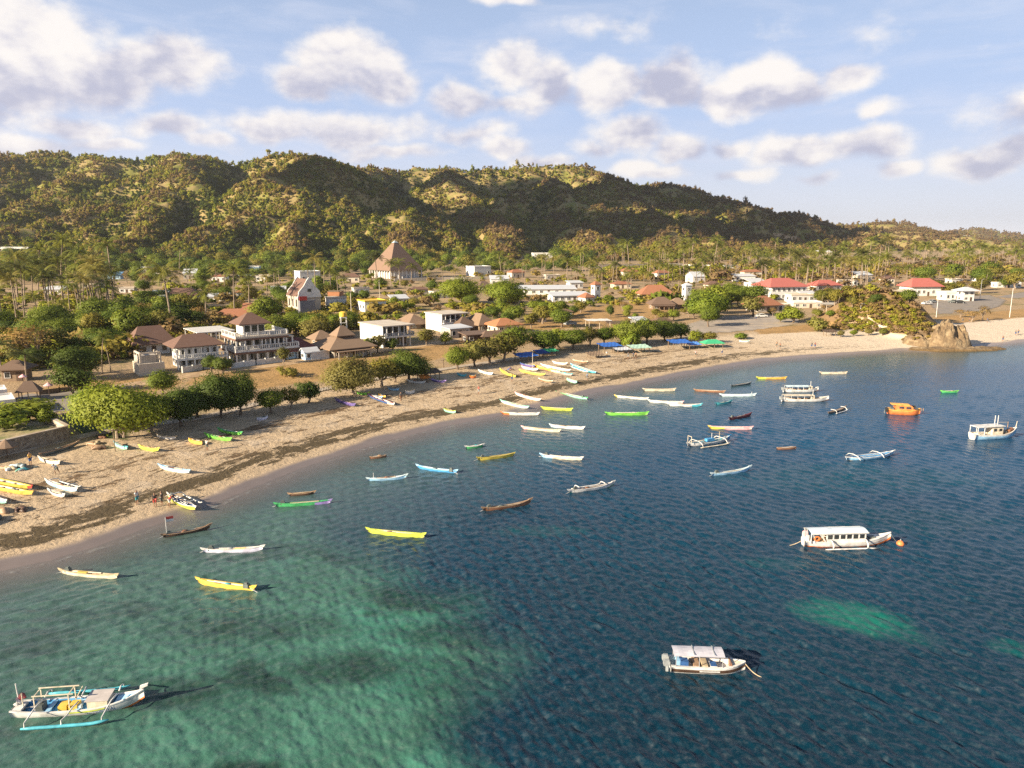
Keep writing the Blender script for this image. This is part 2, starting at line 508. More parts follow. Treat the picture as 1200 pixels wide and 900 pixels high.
def copy_tree(o, parent=None):
    c = o.copy(); COL.objects.link(c)
    if parent is not None: c.parent = parent
    for ch in KIDS.get(o.name, []):
        d = copy_tree(ch, c)
        KIDS.setdefault(c.name, []).append(d)
    return c

# ---------------------------------------------------------------- materials
_mats = {}
def mat_base(name):
    m = bpy.data.materials.new(name); m.use_nodes = True
    n = NT(m.node_tree)
    b = m.node_tree.nodes['Principled BSDF']
    return m, n, b
def paint(name, rgb, rough=0.5, spread=0.12, scale=2.0, spec=0.4, metal=0.0):
    """a worn painted / plain surface: colour broken up by fine noise"""
    if name in _mats: return _mats[name]
    m, n, b = mat_base(name)
    tc = n.new('ShaderNodeTexCoord').outputs['Object']
    f = n.noise(tc, scale, 5, 0.6)
    lo = tuple(c * (1 - spread * 1.6) for c in rgb); hi = tuple(min(c * (1 + spread), 0.95) for c in rgb)
    n.l.new(n.ramp(f, [(0.3, lo), (0.7, hi)]), b.inputs['Base Color'])
    b.inputs['Roughness'].default_value = rough
    b.inputs['Metallic'].default_value = metal
    b.inputs['Specular IOR Level'].default_value = spec
    _mats[name] = m
    return m

# ================================================================ the ground
def fan(rows, cols):
    """grid of vertices round the camera's foot: rows = distances, cols = tan-free angles"""
    r, c = np.meshgrid(rows, cols, indexing='ij')
    x = r * np.sin(c); y = r * np.cos(c)
    nr, nc = len(rows), len(cols)
    i = np.arange(nr * nc).reshape(nr, nc)
    f = np.stack([i[:-1, :-1], i[:-1, 1:], i[1:, 1:], i[1:, :-1]], -1).reshape(-1, 4)[:, ::-1]
    return x.ravel(), y.ravel(), f
def angles(n, wide):
    core = np.linspace(R(-40), R(40), n)
    side = np.linspace(R(40), R(wide), 40)[1:]
    return np.concatenate([-side[::-1], core, side])

def px_poly(pts, z=2.0):
    return np.array([P0(px, py, z)[:2] for px, py in pts])
def signed(poly, x, y):
    d, _ = poly_dist(poly, x, y, closed=True)
    return np.where(inside(poly, x, y), d, -d)

# dry open fields, sown with straw-coloured grass, between houses and beach
FIELDS = [px_poly([(215, 452), (235, 432), (300, 426), (360, 420), (420, 410), (500, 402), (560, 396), (610, 392), (640, 397), (600, 408), (560, 414), (520, 420), (480, 428), (420, 440), (380, 446), (300, 456)]),
          px_poly([(590, 382), (640, 366), (760, 352), (800, 362), (760, 378), (700, 386), (660, 392)], 3),
          px_poly([(1090, 372), (1200, 362), (1300, 360), (1300, 378), (1200, 371), (1120, 378)], 2),
          px_poly([(20, 470), (60, 452), (140, 442), (215, 440), (210, 452), (110, 470)], 2.5),
          px_poly([(880, 385), (990, 378), (990, 386), (890, 391)], 2)]
GREENS = [px_poly([(70, 486), (110, 482), (150, 490), (150, 512), (95, 508)], 2.2)]

SHORE_PX = SHORE
def build_ground():
    rows = np.concatenate([np.geomspace(18, 60, 60)[:-1], np.geomspace(60, 330, 430)[:-1], np.geomspace(330, 2300, 330)[:-1], np.geomspace(2300, 12000, 60)])
    cols = angles(600, 88)
    x, y, f = fan(rows, cols)
    z = np.zeros_like(x)
    d = np.zeros_like(x); s = np.zeros_like(x)
    near = slice(0, None)
    d, s = shore(x, y)
    hl = hill(x, y)
    z = terrain(x, y, d, hl)
    me = np_mesh('ground', np.stack([x, y, z], 1), f, smooth=True)
    f_attr(me, 'shore_dist', d); f_attr(me, 'shore_along', s)
    fld = np.full(x.shape, -50.0)
    for p in FIELDS: fld = np.maximum(fld, signed(p, x, y))
    f_attr(me, 'field', np.clip(fld, -50, 50))
    gr = np.full(x.shape, -50.0)
    for p in GREENS: gr = np.maximum(gr, signed(p, x, y))
    f_attr(me, 'lawn', np.clip(gr, -50, 50))
    f_attr(me, 'hill', np.clip(hl / 20, 0, 1))
    md = np.zeros_like(x)
    for cx, cy, rx, ry, rot, h in _mounds:
        md = np.maximum(md, np.exp(-(((x - cx) / rx) ** 2 + ((y - cy) / ry) ** 2) ** 2 * 0.9))
    f_attr(me, 'mound', md)
    m, n, b = mat_base('beach_and_soil')
    A = lambda k: n.new('ShaderNodeAttribute', attribute_name=k).outputs['Fac']
    D = A('shore_dist'); S = A('shore_along')
    pos = n.new('ShaderNodeNewGeometry').outputs['Position']
    cs = n.new('ShaderNodeCombineXYZ'); n.l.new(S, cs.inputs[0]); n.l.new(D, cs.inputs[1])
    ds = cs.outputs[0]
    n_big = n.noise(pos, 0.06, 4, 0.6)
    n_mid = n.noise(pos, 0.5, 5, 0.6)
    n_fine = n.noise(pos, 3.5, 4, 0.65)
    sand = n.mix(n_mid, (0.390, 0.285, 0.175), (0.530, 0.410, 0.275))
    sand = n.mix(n.math('MULTIPLY', n.step(n_fine, 0.5, 0.75), 0.35), sand, (0.232, 0.146, 0.082))
    # far along the bay the sand is cleaner and paler
    clean = n.step(S, 165.0, 265.0)
    sand = n.mix(n.math('MULTIPLY', clean, 0.75), sand, (0.688, 0.576, 0.447))
    # wrack: lines of dry weed thrown up along the waterline
    st1 = n.noise(n.vec('MULTIPLY', ds, (0.09, 0.55, 1)), 1.0, 6, 0.68, 0.6)
    wob = n.math('MULTIPLY', n.math('SUBTRACT', n.noise(n.vec('MULTIPLY', ds, (0.05, 0.0, 1)), 1.0, 4, 0.6), 0.5), 6.0)
    Dw = n.math('ADD', D, wob)
    def band(c, w):
        return n.math('SUBTRACT', 1.0, n.math('MINIMUM', n.math('ABSOLUTE', n.math('DIVIDE', n.math('SUBTRACT', Dw, c), w)), 1.0))
    far_fade = n.math('SUBTRACT', 1.0, n.math('MULTIPLY', clean, 0.80))
    bands = n.math('ADD', n.math('MULTIPLY', band(6.6, 4.8), 1.08), n.math('ADD', n.math('MULTIPLY', band(12.5, 2.6), 0.50), n.math('MULTIPLY', band(18.5, 6.0), 0.72)))
    weed = n.math('ADD', n.math('MULTIPLY', bands, far_fade), n.math('MULTIPLY', n.math('SUBTRACT', st1, 0.5), 1.7))
    spk = n.math('MULTIPLY', n.math('SUBTRACT', n.noise(pos, 1.6, 5, 0.7), 0.5), 1.1)
    patchy = n.math('MULTIPLY', n.math('SUBTRACT', n.noise(n.vec('MULTIPLY', ds, (0.28, 0.75, 1)), 1.0, 5, 0.65, 0.8), 0.5), 2.7)
    weedm = n.math('MULTIPLY', n.step(n.math('ADD', n.math('ADD', weed, patchy), spk), 0.50, 0.85), n.math('MULTIPLY', n.step(D, 2.2, 4.0), n.step(D, 30.0, 20.0)))
    weedc = n.mix(n.step(D, 7.0, 11.0), (0.047, 0.033, 0.012), (0.112, 0.065, 0.030))
    col = n.mix(n.math('MULTIPLY', weedm, n.math('ADD', 0.45, n.math('MULTIPLY', far_fade, 0.45))), sand, weedc)
    # footprints and litter higher up
    lit = n.math('MULTIPLY', n.step(n.noise(pos, 1.1, 6, 0.72), 0.56, 0.68), n.step(D, 12.0, 20.0))
    col = n.mix(n.math('MULTIPLY', lit, n.math('MULTIPLY', far_fade, 0.5)), col, (0.146, 0.090, 0.047))
    drag = n.noise(n.vec('MULTIPLY', ds, (1.6, 0.10, 1)), 1.0, 4, 0.6, 0.4)
    col = n.mix(n.math('MULTIPLY', n.math('MULTIPLY', n.step(drag, 0.60, 0.68), n.step(D, 6.0, 14.0)), n.math('MULTIPLY', far_fade, 0.30)), col, (0.20, 0.14, 0.085))
    pale = n.math('MULTIPLY', n.step(n.noise(pos, 0.28, 5, 0.6), 0.52, 0.66), n.step(D, 5.0, 12.0))
    col = n.mix(n.math('MULTIPLY', pale, 0.45), col, (0.56, 0.46, 0.35))
    bits = n.math('MULTIPLY', n.step(n.noise(pos, 2.6, 3, 0.6), 0.70, 0.74), n.step(D, 4.0, 8.0))
    col = n.mix(n.math('MULTIPLY', bits, n.math('MULTIPLY', far_fade, 0.7)), col, (0.10, 0.065, 0.04))
    # wet swash
    wet = n.step(n.math('ADD', D, n.math('MULTIPLY', n.math('SUBTRACT', n.noise(n.vec('MULTIPLY', ds, (0.08, 0.1, 1)), 1.0, 3), 0.5), 4.0)), 2.7, 1.2)
    wetc = n.mix(n_mid, (0.159, 0.129, 0.120), (0.215, 0.176, 0.159))
    wetc = n.mix(n.math('MULTIPLY', clean, 0.6), wetc, (0.344, 0.275, 0.232))
    col = n.mix(wet, col, wetc)
    # inland soil
    soil = n.mix(n_mid, (0.270, 0.180, 0.100), (0.430, 0.310, 0.180))
    scrub = n.mix(n_fine, (0.085, 0.085, 0.022), (0.190, 0.160, 0.055))
    soil = n.mix(n.step(n.math('ADD', n_big, n.math('MULTIPLY', n_mid, 0.4)), 0.70, 0.90), soil, scrub)
    inl = n.step(n.math('ADD', D, n.math('MULTIPLY', n_big, 12.0)), 34.0, 44.0)
    col = n.mix(inl, col, soil)
    straw = n.mix(n_mid, (0.292, 0.172, 0.065), (0.430, 0.267, 0.112))
    straw = n.mix(n.math('MULTIPLY', n.step(n.noise(pos, 0.22, 5, 0.65), 0.5, 0.66), 0.6), straw, (0.198, 0.129, 0.052))
    col = n.mix(n.step(n.math('ADD', A('field'), n.math('MULTIPLY', n.math('SUBTRACT', n_mid, 0.5), 5.0)), -1.0, 1.2), col, straw)
    lawn = n.mix(n_mid, (0.030, 0.052, 0.013), (0.052, 0.077, 0.017))
    col = n.mix(n.step(A('lawn'), -0.6, 0.6), col, lawn)
    # the hills: dry earth under the scrub
    hl = n.mix(n.noise(pos, 0.02, 6, 0.65), (0.19, 0.14, 0.05), (0.34, 0.25, 0.11))
    hl = n.mix(n.step(n.noise(pos, 0.05, 5, 0.65), 0.46, 0.60), hl, (0.17, 0.165, 0.035))
    col = n.mix(n.step(A('hill'), 0.02, 0.2), col, hl)
    mdc = n.mix(n_mid, (0.16, 0.10, 0.05), (0.28, 0.18, 0.09))
    col = n.mix(n.step(A('mound'), 0.25, 0.5), col, mdc)
    n.l.new(col, b.inputs['Base Color'])
    n.l.new(n.math('MULTIPLY_ADD', wet, -0.55, 0.95), b.inputs['Roughness'])
    b.inputs['Specular IOR Level'].default_value = 0.25
    bp = n.new('ShaderNodeBump'); bp.inputs['Strength'].default_value = 0.9; bp.inputs['Distance'].default_value = 0.25
    hgt = n.math('ADD', n.math('MULTIPLY', n.noise(pos, 1.3, 5, 0.7), n.math('SUBTRACT', 1.0, wet)), n.math('MULTIPLY', weedm, 0.5))
    n.l.new(hgt, bp.inputs['Height']); n.l.new(bp.outputs[0], b.inputs['Normal'])
    me.materials.append(m)
    tag(link_mesh('ground', me), kind='structure')
build_ground()

# ================================================================ the sea
def build_sea():
    rows = np.concatenate([np.geomspace(18, 36, 70)[:-1], np.geomspace(36, 330, 760)[:-1], np.geomspace(330, 26000, 130)])
    cols = angles(780, 88)
    x, y, f = fan(rows, cols)
    r = np.hypot(x, y)
    d, s = shore(x, y)
    keep = d < 6.0
    fk = keep[f].any(1)
    f = f[fk]
    used = np.zeros(len(x), bool); used[f.ravel()] = True
    remap = np.cumsum(used) - 1
    f = remap[f]; x = x[used]; y = y[used]; r = r[used]; d = d[used]; s = s[used]
    # wind waves as a sum of many travelling sines, two families of crests
    z = np.zeros_like(x)
    cell = np.maximum(r * R(80) / 780, np.where(r < 330, r * 0.0029, r * 0.034))
    a_right = sstep(x, -60, 25)
    g = np.random.default_rng(5)
    calm = sstep(-d, 0, 14) * 0.85 + 0.15
    patch = 0.75 + 0.45 * fbm(x / 26, y / 26, 91, 3)
    for k in range(110):
        lam = math.exp(g.uniform(math.log(0.38), math.log(2.0)))
        fam = k % 2
        base = (math.radians(42) if fam == 0 else math.radians(112))       # direction of travel
        th = base + g.normal(0, 0.40)
        kx, ky = 2 * math.pi / lam * math.cos(th), 2 * math.pi / lam * math.sin(th)
        amp = 0.0098 * lam ** 1.0
        fade = sstep(lam / cell, 2.2, 4.0)
        wt = a_right if fam == 0 else (1 - 0.75 * a_right)
        ph = kx * x + ky * y + g.uniform(0, 6.28)
        z += amp * fade * wt * (np.sin(ph) + 0.22 * np.sin(2 * ph + 1.2))
    z *= calm * patch
    z = np.where(d > 1.5, -0.25, z - 0.02)
    # colour of the water: how deep it is, the bottom, and painted sky reflection
    lim = px_poly([(200, 566), (300, 586), (360, 606), (425, 640), (480, 672), (545, 700), (578, 745), (590, 800), (575, 860), (600, 960), (620, 1200), (-600, 1200), (-900, 700), (0, 640), (100, 620)], 0)
    wob = 7 * fbm(x / 16, y / 16, 101, 4)
    green = sstep(signed(lim, x, y) + wob, -3.5, 5.0)
    deep_far_sky = np.array([0.012, 0.090, 0.195]); deep_near = np.array([0.004, 0.042, 0.076])
    t = sstep(r, 45, 150)[:, None]  # bluer with distance: sky reflection painted into the water colour
    col = deep_near * (1 - t) + deep_far_sky * t
    gcol = np.array([0.070, 0.205, 0.150])
    vari = fbm(x / 9, y / 9, 111, 4)[:, None]
    gg = gcol * (1 + 0.45 * vari)
    # paler lip where the sand bank ends, weed beds within the bank
    lip = np.exp(-((signed(lim, x, y) - 5) / 7.0) ** 2) * sstep(fbm(x / 12 + 3, y / 12, 121, 3), -0.15, 0.35) * sstep(y, 100, 60)
    gg = gg + lip[:, None] * np.array([0.010, 0.095, 0.070])
    weed = sstep(fbm(x / 13, y / 8, 131, 4), 0.16, 0.42)
    for px, py, rx, ry, st in [(500, 700, 5, 3, 1), (540, 742, 6, 2.6, .9), (300, 735, 9, 2.2, .6), (200, 812, 4.5, 2.0, .9), (430, 782, 6, 2.4, .8), (520, 792, 4, 3, .7), (560, 850, 4, 3, .7), (90, 720, 6, 1.6, .5)]:
        c = P0(px, py)
        q = ((x - c[0]) / rx) ** 2 + ((y - c[1]) / ry) ** 2
        weed = np.maximum(weed, st * np.exp(-q * q + 0.8 * fbm(x / 3, y / 3, 141, 3)) * 1.1 * (q < 6))
    gg = gg * (1 - 0.66 * np.clip(weed, 0, 1)[:, None])
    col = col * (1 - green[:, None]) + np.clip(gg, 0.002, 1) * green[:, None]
    # clear sandy holes seen through the deep water
    for px, py, rx, ry, rot, st in [(1000, 722, 4.6, 2.7, -0.5, .85), (1040, 738, 4.2, 1.9, -0.5, .26), (630, 622, 5, 1.6, 0, .16), (1185, 758, 1.8, 1.3, 0, .30), (645, 522, 8, 3, 0, .30), (1000, 560, 18, 6, 0, .10), (905, 660, 4, 1.5, 0, .12), (1060, 610, 12, 4, 0, .06)]:
        c = P0(px, py)
        ux = (x - c[0]) * math.cos(rot) + (y - c[1]) * math.sin(rot); uy = -(x - c[0]) * math.sin(rot) + (y - c[1]) * math.cos(rot)
        q = (ux / rx) ** 2 + (uy / ry) ** 2 + 0.7 * fbm(x / 5, y / 5, 151, 3)
        w_ = st * sstep(q, 1.5, 0.1)
        col = col * (1 - w_[:, None]) + np.array([0.012, 0.200, 0.150]) * w_[:, None]
    # broad darker and lighter drifts
    col = col * (1 + 0.28 * fbm(x / 30, y / 18, 161, 4))[:, None]
    # the shallows along the beach
    sh = sstep(-d + 3 * fbm(x / 10, y / 10, 171, 3), 36, 3)[:, None]
    shc = np.array([0.105, 0.180, 0.170])
    far = sstep(s, 200, 330)[:, None]
    shc = shc * (1 - far) + np.array([0.080, 0.200, 0.225]) * far
    col = col * (1 - 0.85 * sh) + shc * 0.85 * sh
    foam = np.exp(-((d + 1.0 + 0.7 * fbm(s / 9, s * 0 + 2, 181, 3)) / 0.42) ** 2) * (0.35 + 0.65 * sstep(fbm(s / 14, s * 0 + .5, 191, 4), -0.5, 0.3)) + 0.35 * np.exp(-((d + 3.4 + 1.4 * fbm(s / 11, s * 0 + 5, 183, 3)) / 0.35) ** 2) * sstep(fbm(s / 17, s * 0 + .3, 193, 4), -0.1, 0.3)
    foam = foam * (0.25 + 0.9 * sstep(fbm(x / 0.9, y / 0.9, 195, 4), -0.25, 0.35))
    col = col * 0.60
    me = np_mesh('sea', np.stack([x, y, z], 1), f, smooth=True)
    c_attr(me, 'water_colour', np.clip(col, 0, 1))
    f_attr(me, 'body', np.clip(sstep(-d, -0.6, 9.0) * 0.86 + 0.10, 0, 1) * (0.15 + 0.85 * sstep(-d, -1.5, 0.3)))
    f_attr(me, 'foam', np.clip(foam, 0, 1))
    f_attr(me, 'far', sstep(r, 60, 420))
    m, n, b = mat_base('sea_water')
    colr = n.new('ShaderNodeAttribute', attribute_name='water_colour').outputs['Color']
    A = lambda k: n.new('ShaderNodeAttribute', attribute_name=k).outputs['Fac']
    pos = n.new('ShaderNodeNewGeometry').outputs['Position']
    fo = A('foam'); fm = n.math('MULTIPLY', n.step(n.math('ADD', fo, n.math('MULTIPLY', n.math('SUBTRACT', n.noise(pos, 1.7, 5, 0.7), 0.55), 1.1)), -0.15, 1.15), 0.62)
    n.l.new(n.mix(n.math('MULTIPLY', fm, 0.8), colr, (0.62, 0.60, 0.58)), b.inputs['Base Color'])
    b.inputs['IOR'].default_value = 1.30
    b.inputs['Specular IOR Level'].default_value = 0.40
    n.l.new(n.math('ADD', n.math('MULTIPLY_ADD', A('far'), 0.16, 0.07), n.math('MULTIPLY', fm, 0.5)), b.inputs['Roughness'])
    bp = n.new('ShaderNodeBump'); bp.inputs['Strength'].default_value = 0.45; bp.inputs['Distance'].default_value = 0.09
    rip = n.math('ADD', n.noise(n.vec('MULTIPLY', pos, (1.0, 1.35, 1.0)), 3.4, 4, 0.65, 0.5), n.math('MULTIPLY', n.noise(pos, 0.75, 3, 0.55, 0.3), 1.3))
    n.l.new(rip, bp.inputs['Height']); n.l.new(bp.outputs[0], b.inputs['Normal'])
    tr = n.new('ShaderNodeBsdfTransparent')
    mx = n.new('ShaderNodeMixShader')
    n.l.new(n.math('MAXIMUM', A('body'), n.math('MULTIPLY', fm, 0.8)), mx.inputs[0])
    n.l.new(tr.outputs[0], mx.inputs[1]); n.l.new(b.outputs[0], mx.inputs[2])
    n.l.new(mx.outputs[0], n.n['Material Output'].inputs[0])
    me.materials.append(m)
    tag(link_mesh('sea', me), kind='structure')
build_sea()

# ================================================================ plants
def leaf_mat(name, dark, light, dry=None, transl=0.38, world_scale=0.02):
    if name in _mats: return _mats[name]
    m, n, b = mat_base(name)
    oi = n.new('ShaderNodeObjectInfo').outputs['Random']
    ri = n.new('ShaderNodeNewGeometry').outputs['Random Per Island']
    f = n.math('ADD', n.math('MULTIPLY', oi, 0.62), n.math('MULTIPLY', ri, 0.38))
    c = n.mix(f, dark, light)
    if dry:
        c = n.mix(n.step(n.math('FRACT', n.math('MULTIPLY', oi, 7.31)), 0.55, 1.0), c, dry)
    n.l.new(c, b.inputs['Base Color'])
    b.inputs['Roughness'].default_value = 0.62
    b.inputs['Specular IOR Level'].default_value = 0.25
    tl = n.new('ShaderNodeBsdfTranslucent'); n.l.new(c, tl.inputs[0])
    mx = n.new('ShaderNodeMixShader'); mx.inputs[0].default_value = transl
    n.l.new(b.outputs[0], mx.inputs[1]); n.l.new(tl.outputs[0], mx.inputs[2])
    n.l.new(mx.outputs[0], n.n['Material Output'].inputs[0])
    _mats[name] = m
    return m
LEAF_G = leaf_mat('leaves_green', (0.081, 0.128, 0.015), (0.203, 0.238, 0.026))
LEAF_B = leaf_mat('leaves_bright', (0.130, 0.190, 0.018), (0.300, 0.320, 0.032), (0.22, 0.19, 0.05))
LEAF_O = leaf_mat('leaves_olive', (0.121, 0.122, 0.020), (0.277, 0.232, 0.037))
LEAF_D = leaf_mat('leaves_dark', (0.055, 0.090, 0.014), (0.130, 0.165, 0.024))
LEAF_Y = leaf_mat('leaves_dry', (0.216, 0.146, 0.044), (0.365, 0.232, 0.077))
PALM_L = leaf_mat('palm_fronds', (0.095, 0.125, 0.017), (0.255, 0.250, 0.040), (0.270, 0.225, 0.055))
PALM_D = leaf_mat('palm_fronds_dark', (0.041, 0.055, 0.013), (0.115, 0.112, 0.024))
BARK = paint('bark', (0.16, 0.115, 0.08), 0.9, 0.3, 3)
BARK_P = paint('bark_pale', (0.25, 0.19, 0.135), 0.9, 0.25, 3)

def leaf_quads(cen, nrm, size, g):
    """folded little leaf faces at points: two triangles along a fold"""
    k = len(cen)
    t = g.normal(size=(k, 3)); t -= nrm * (t * nrm).sum(1, keepdims=True); t /= np.linalg.norm(t, axis=1, keepdims=True) + 1e-9
    b = np.cross(nrm, t)
    s = size[:, None]
    v = np.stack([cen - t * s, cen - b * s * 0.62 - nrm * s * 0.18, cen + t * s, cen + b * s * 0.62 - nrm * s * 0.18], 1).reshape(-1, 3)
    f = np.arange(k * 4).reshape(k, 4)
    return v, f
def crown_cloud(g, rx, ry, rz, n_clump, per, leaf, flat=0.35, seedlobes=6, hollow=0.55):
    """points for a crown: lobes of leaf clumps with gaps between; returns leaf verts, faces, clump centres"""
    lob = g.normal(size=(seedlobes, 3)); lob[:, 2] = np.abs(lob[:, 2]) * 0.8 - 0.15
    lob /= np.linalg.norm(lob, axis=1, keepdims=True)
    cl = []
    while len(cl) < n_clump:
        p = g.normal(size=3); p /= np.linalg.norm(p)
        r = g.uniform(hollow, 1.0) ** 0.7
        if p[2] < -flat: continue
        w = max(0, (lob @ p).max())
        rad = r * (0.42 + 0.66 * w ** 3)
        cl.append(p * rad)
    cl = np.array(cl)
    idx = np.repeat(np.arange(n_clump), per)
    cs = g.uniform(0.10, 0.24, n_clump)
    off = g.normal(size=(len(idx), 3)) * cs[idx][:, None] * np.array([1, 1, 0.7])
    pt = (cl[idx] + off) * np.array([rx, ry, rz])
    nr = g.normal(size=(len(idx), 3)) * 0.55 + (cl[idx] + off * 1.6) * 1.0 + np.array([0, 0, 0.45])
    nr /= np.linalg.norm(nr, axis=1, keepdims=True)
    sz = leaf * g.uniform(0.6, 1.3, len(idx))
    outw = (cl[idx] * 0.75 + off * 2.4) / np.array([1, 1, 0.9]) + np.array([0, 0, 0.12])
    outw /= np.linalg.norm(outw, axis=1, keepdims=True)
    nr = np.where((nr * outw).sum(1, keepdims=True) < 0, -nr, nr)
    v, f = leaf_quads(pt, nr, sz, g)
    sn = outw * 0.72 + nr * 0.28; sn /= np.linalg.norm(sn, axis=1, keepdims=True)
    crown_cloud.nrm = np.repeat(sn, 4, axis=0)
    return v, f, cl * np.array([rx, ry, rz])
def broadleaf_mesh(seed, h, rx, rz, trunk_h, n_clump, per, leaf, bark, lean=0.3, limbs=7, multi=1, flat=0.35):
    g = np.random.default_rng(seed)
    ry = rx * g.uniform(0.85, 1.1)
    v, f, cl = crown_cloud(g, rx, ry, rz, n_clump, per, leaf, flat, 6 + seed % 4)
    cz = h - rz * 0.95
    v[:, 2] += cz
    nrm = crown_cloud.nrm
    mb = MB()
    for q in range(multi):
        base = Vector((g.uniform(-.5, .5) * (multi > 1), g.uniform(-.5, .5) * (multi > 1), -0.4))
        fork = Vector((g.normal() * lean, g.normal() * lean, trunk_h))
        tr = 0.045 * h / (multi ** 0.5)
        mid = base.lerp(fork, 0.5) + Vector((g.normal() * .12, g.normal() * .12, 0))
        mb.tube([base, mid, fork], [tr * 1.35, tr, tr * 0.8], 7)
        pick = g.choice(len(cl), limbs, replace=False)
        for i in pick:
            tip = Vector((cl[i][0] * .82, cl[i][1] * .82, cl[i][2] * .8 + cz))
            m1 = fork.lerp(tip, 0.45) + Vector((0, 0, -0.05 * h + g.normal() * .15))
            mb.tube([fork, m1, tip], [tr * 0.6, tr * 0.38, tr * 0.12], 5)
    me_t = bpy.data.meshes.new('trunk'); me_t.from_pydata(mb.v, [], mb.f); me_t.materials.append(bark); me_t.update()
    return me_t, (v, f, nrm)
CROWN = {}
def tree_kind(key, mat, *a, **k):
    t, (v, f, nrm) = broadleaf_mesh(*a, **k)
    me = np_mesh('crown', v, f, [mat], nrm=nrm)
    CROWN[key] = (t, me)
for i in range(4):
    tree_kind(('round', i), LEAF_G, 100 + i, 7.0, 3.7, 3.3, 1.4, 120, 24, 0.28, BARK, flat=.75)
    tree_kind(('bright', i), LEAF_B, 120 + i, 6.0, 2.8, 2.9, 1.1, 100, 24, 0.25, BARK, flat=.8)
    tree_kind(('olive', i), LEAF_O, 140 + i, 6.5, 3.2, 2.9, 1.6, 80, 22, 0.26, BARK_P, flat=.7)
    tree_kind(('dark', i), LEAF_D, 160 + i, 7.0, 3.6, 3.3, 1.3, 120, 24, 0.28, BARK, flat=.85)
for i in range(2):
    tree_kind(('dry', i), LEAF_Y, 180 + i, 6.5, 2.9, 2.6, 2.0, 40, 16, 0.20, BARK_P, limbs=14)
# big near trees get finer leaves
for i in range(3):
    tree_kind(('grand', i), LEAF_B, 200 + i, 9.0, 5.8, 4.4, 2.0, 330, 38, 0.22, BARK_P, limbs=18, multi=3, flat=0.85)
    tree_kind(('grand_dark', i), LEAF_D, 210 + i, 9.0, 5.6, 4.5, 1.8, 320, 38, 0.24, BARK, limbs=12, multi=2, flat=0.92)
    tree_kind(('shore', i), LEAF_G, 220 + i, 7.0, 3.9, 3.3, 1.7, 210, 32, 0.20, BARK, limbs=12, flat=0.8)
    tree_kind(('bush', i), LEAF_B, 230 + i, 2.6, 1.9, 1.5, 0.6, 60, 24, 0.20, BARK, limbs=5, flat=0.7)
    tree_kind(('dry_bush', i), LEAF_O, 240 + i, 2.2, 1.8, 1.3, 0.5, 50, 20, 0.18, BARK_P, limbs=5, flat=0.7)

def palm_mesh(seed, h, n_fr=18, fl=4.2, bend=0.8):
    g = np.random.default_rng(seed)
    top = Vector((g.normal() * bend, g.normal() * bend, h))
    pts = []
    for k in range(7):
        t = k / 6
        pts.append(Vector((top.x * t ** 1.8, top.y * t ** 1.8, -0.3 + (h + 0.3) * t)))
    mb = MB()
    mb.tube(pts, [0.24, 0.19, 0.17, 0.155, 0.15, 0.14, 0.16], 7)
    tm = bpy.data.meshes.new('trunk'); tm.from_pydata(mb.v, [], mb.f); tm.materials.append(BARK_P); tm.update()
    V = []; Fc = []
    for i in range(n_fr):
        az = 2 * math.pi * (i * 0.381966 + g.uniform(-.04, .04))
        el0 = g.uniform(-0.25, 1.25); L = fl * g.uniform(0.8, 1.1)
        seg = 8; p = np.array([0.0, 0.0]); el = el0; rr = [p.copy()]; els = [el]
        for k in range(seg):
            p = p + np.array([math.cos(el), math.sin(el)]) * L / seg
            el -= (0.13 + 0.16 * k / seg) * g.uniform(0.8, 1.2) * (1.0 if el0 > 0 else 0.6)
            rr.append(p.copy()); els.append(el)
        c, s_ = math.cos(az), math.sin(az)
        side = np.array([-s_, c, 0.0])
        spine = np.array([[q[0] * c, q[0] * s_, q[1]] for q in rr]) + np.array(top)
        for k in range(1, seg + 1):
            for sub in (0, 0.5):
                q = spine[k - 1] * (1 - sub) + spine[k] * sub
                q2 = spine[k - 1] * (0.62 - sub) + spine[k] * (0.38 + sub) if sub == 0 else spine[k] * 0.88 + spine[k - 1] * 0.12
                tt = (k - 1 + sub) / seg
                ll = fl * 0.24 * math.sin(math.pi * (0.12 + 0.86 * tt)) ** 0.7
                fw = spine[k] - spine[k - 1]; fw /= np.linalg.norm(fw)
                for sd in (1, -1):
                    tip = q + side * sd * ll * 0.86 + fw * ll * 0.6 + np.array([0, 0, -0.42 * ll])
                    o = len(V)
                    V += [q, q2, tip]
                    Fc.append((o, o + 1, o + 2))
    return tm, np_mesh('crown', np.array(V), np.array(Fc), [PALM_L])
PALMS = [palm_mesh(300 + i, [9.5, 11.0, 12.5, 8.0, 10.5, 13.5][i], 20, 4.2 + 0.2 * (i % 3)) for i in range(6)]
PALM_DARK = []
for tm, cm in PALMS[:3]:
    c2 = cm.copy(); c2.materials.clear(); c2.materials.append(PALM_D); PALM_DARK.append((tm, c2))

N_TREE = {}
def place_tree(pair, name, loc, scale, rz, label, cat='tree', group=None):
    e = empty(name, loc, rz, label, cat, group)
    e.scale = (scale if isinstance(scale, tuple) else (scale,) * 3)
    tm, cm = pair
    link_mesh('trunk', tm, e); link_mesh('crown', cm, e)
    N_TREE[name] = N_TREE.get(name, 0) + 1
    return e

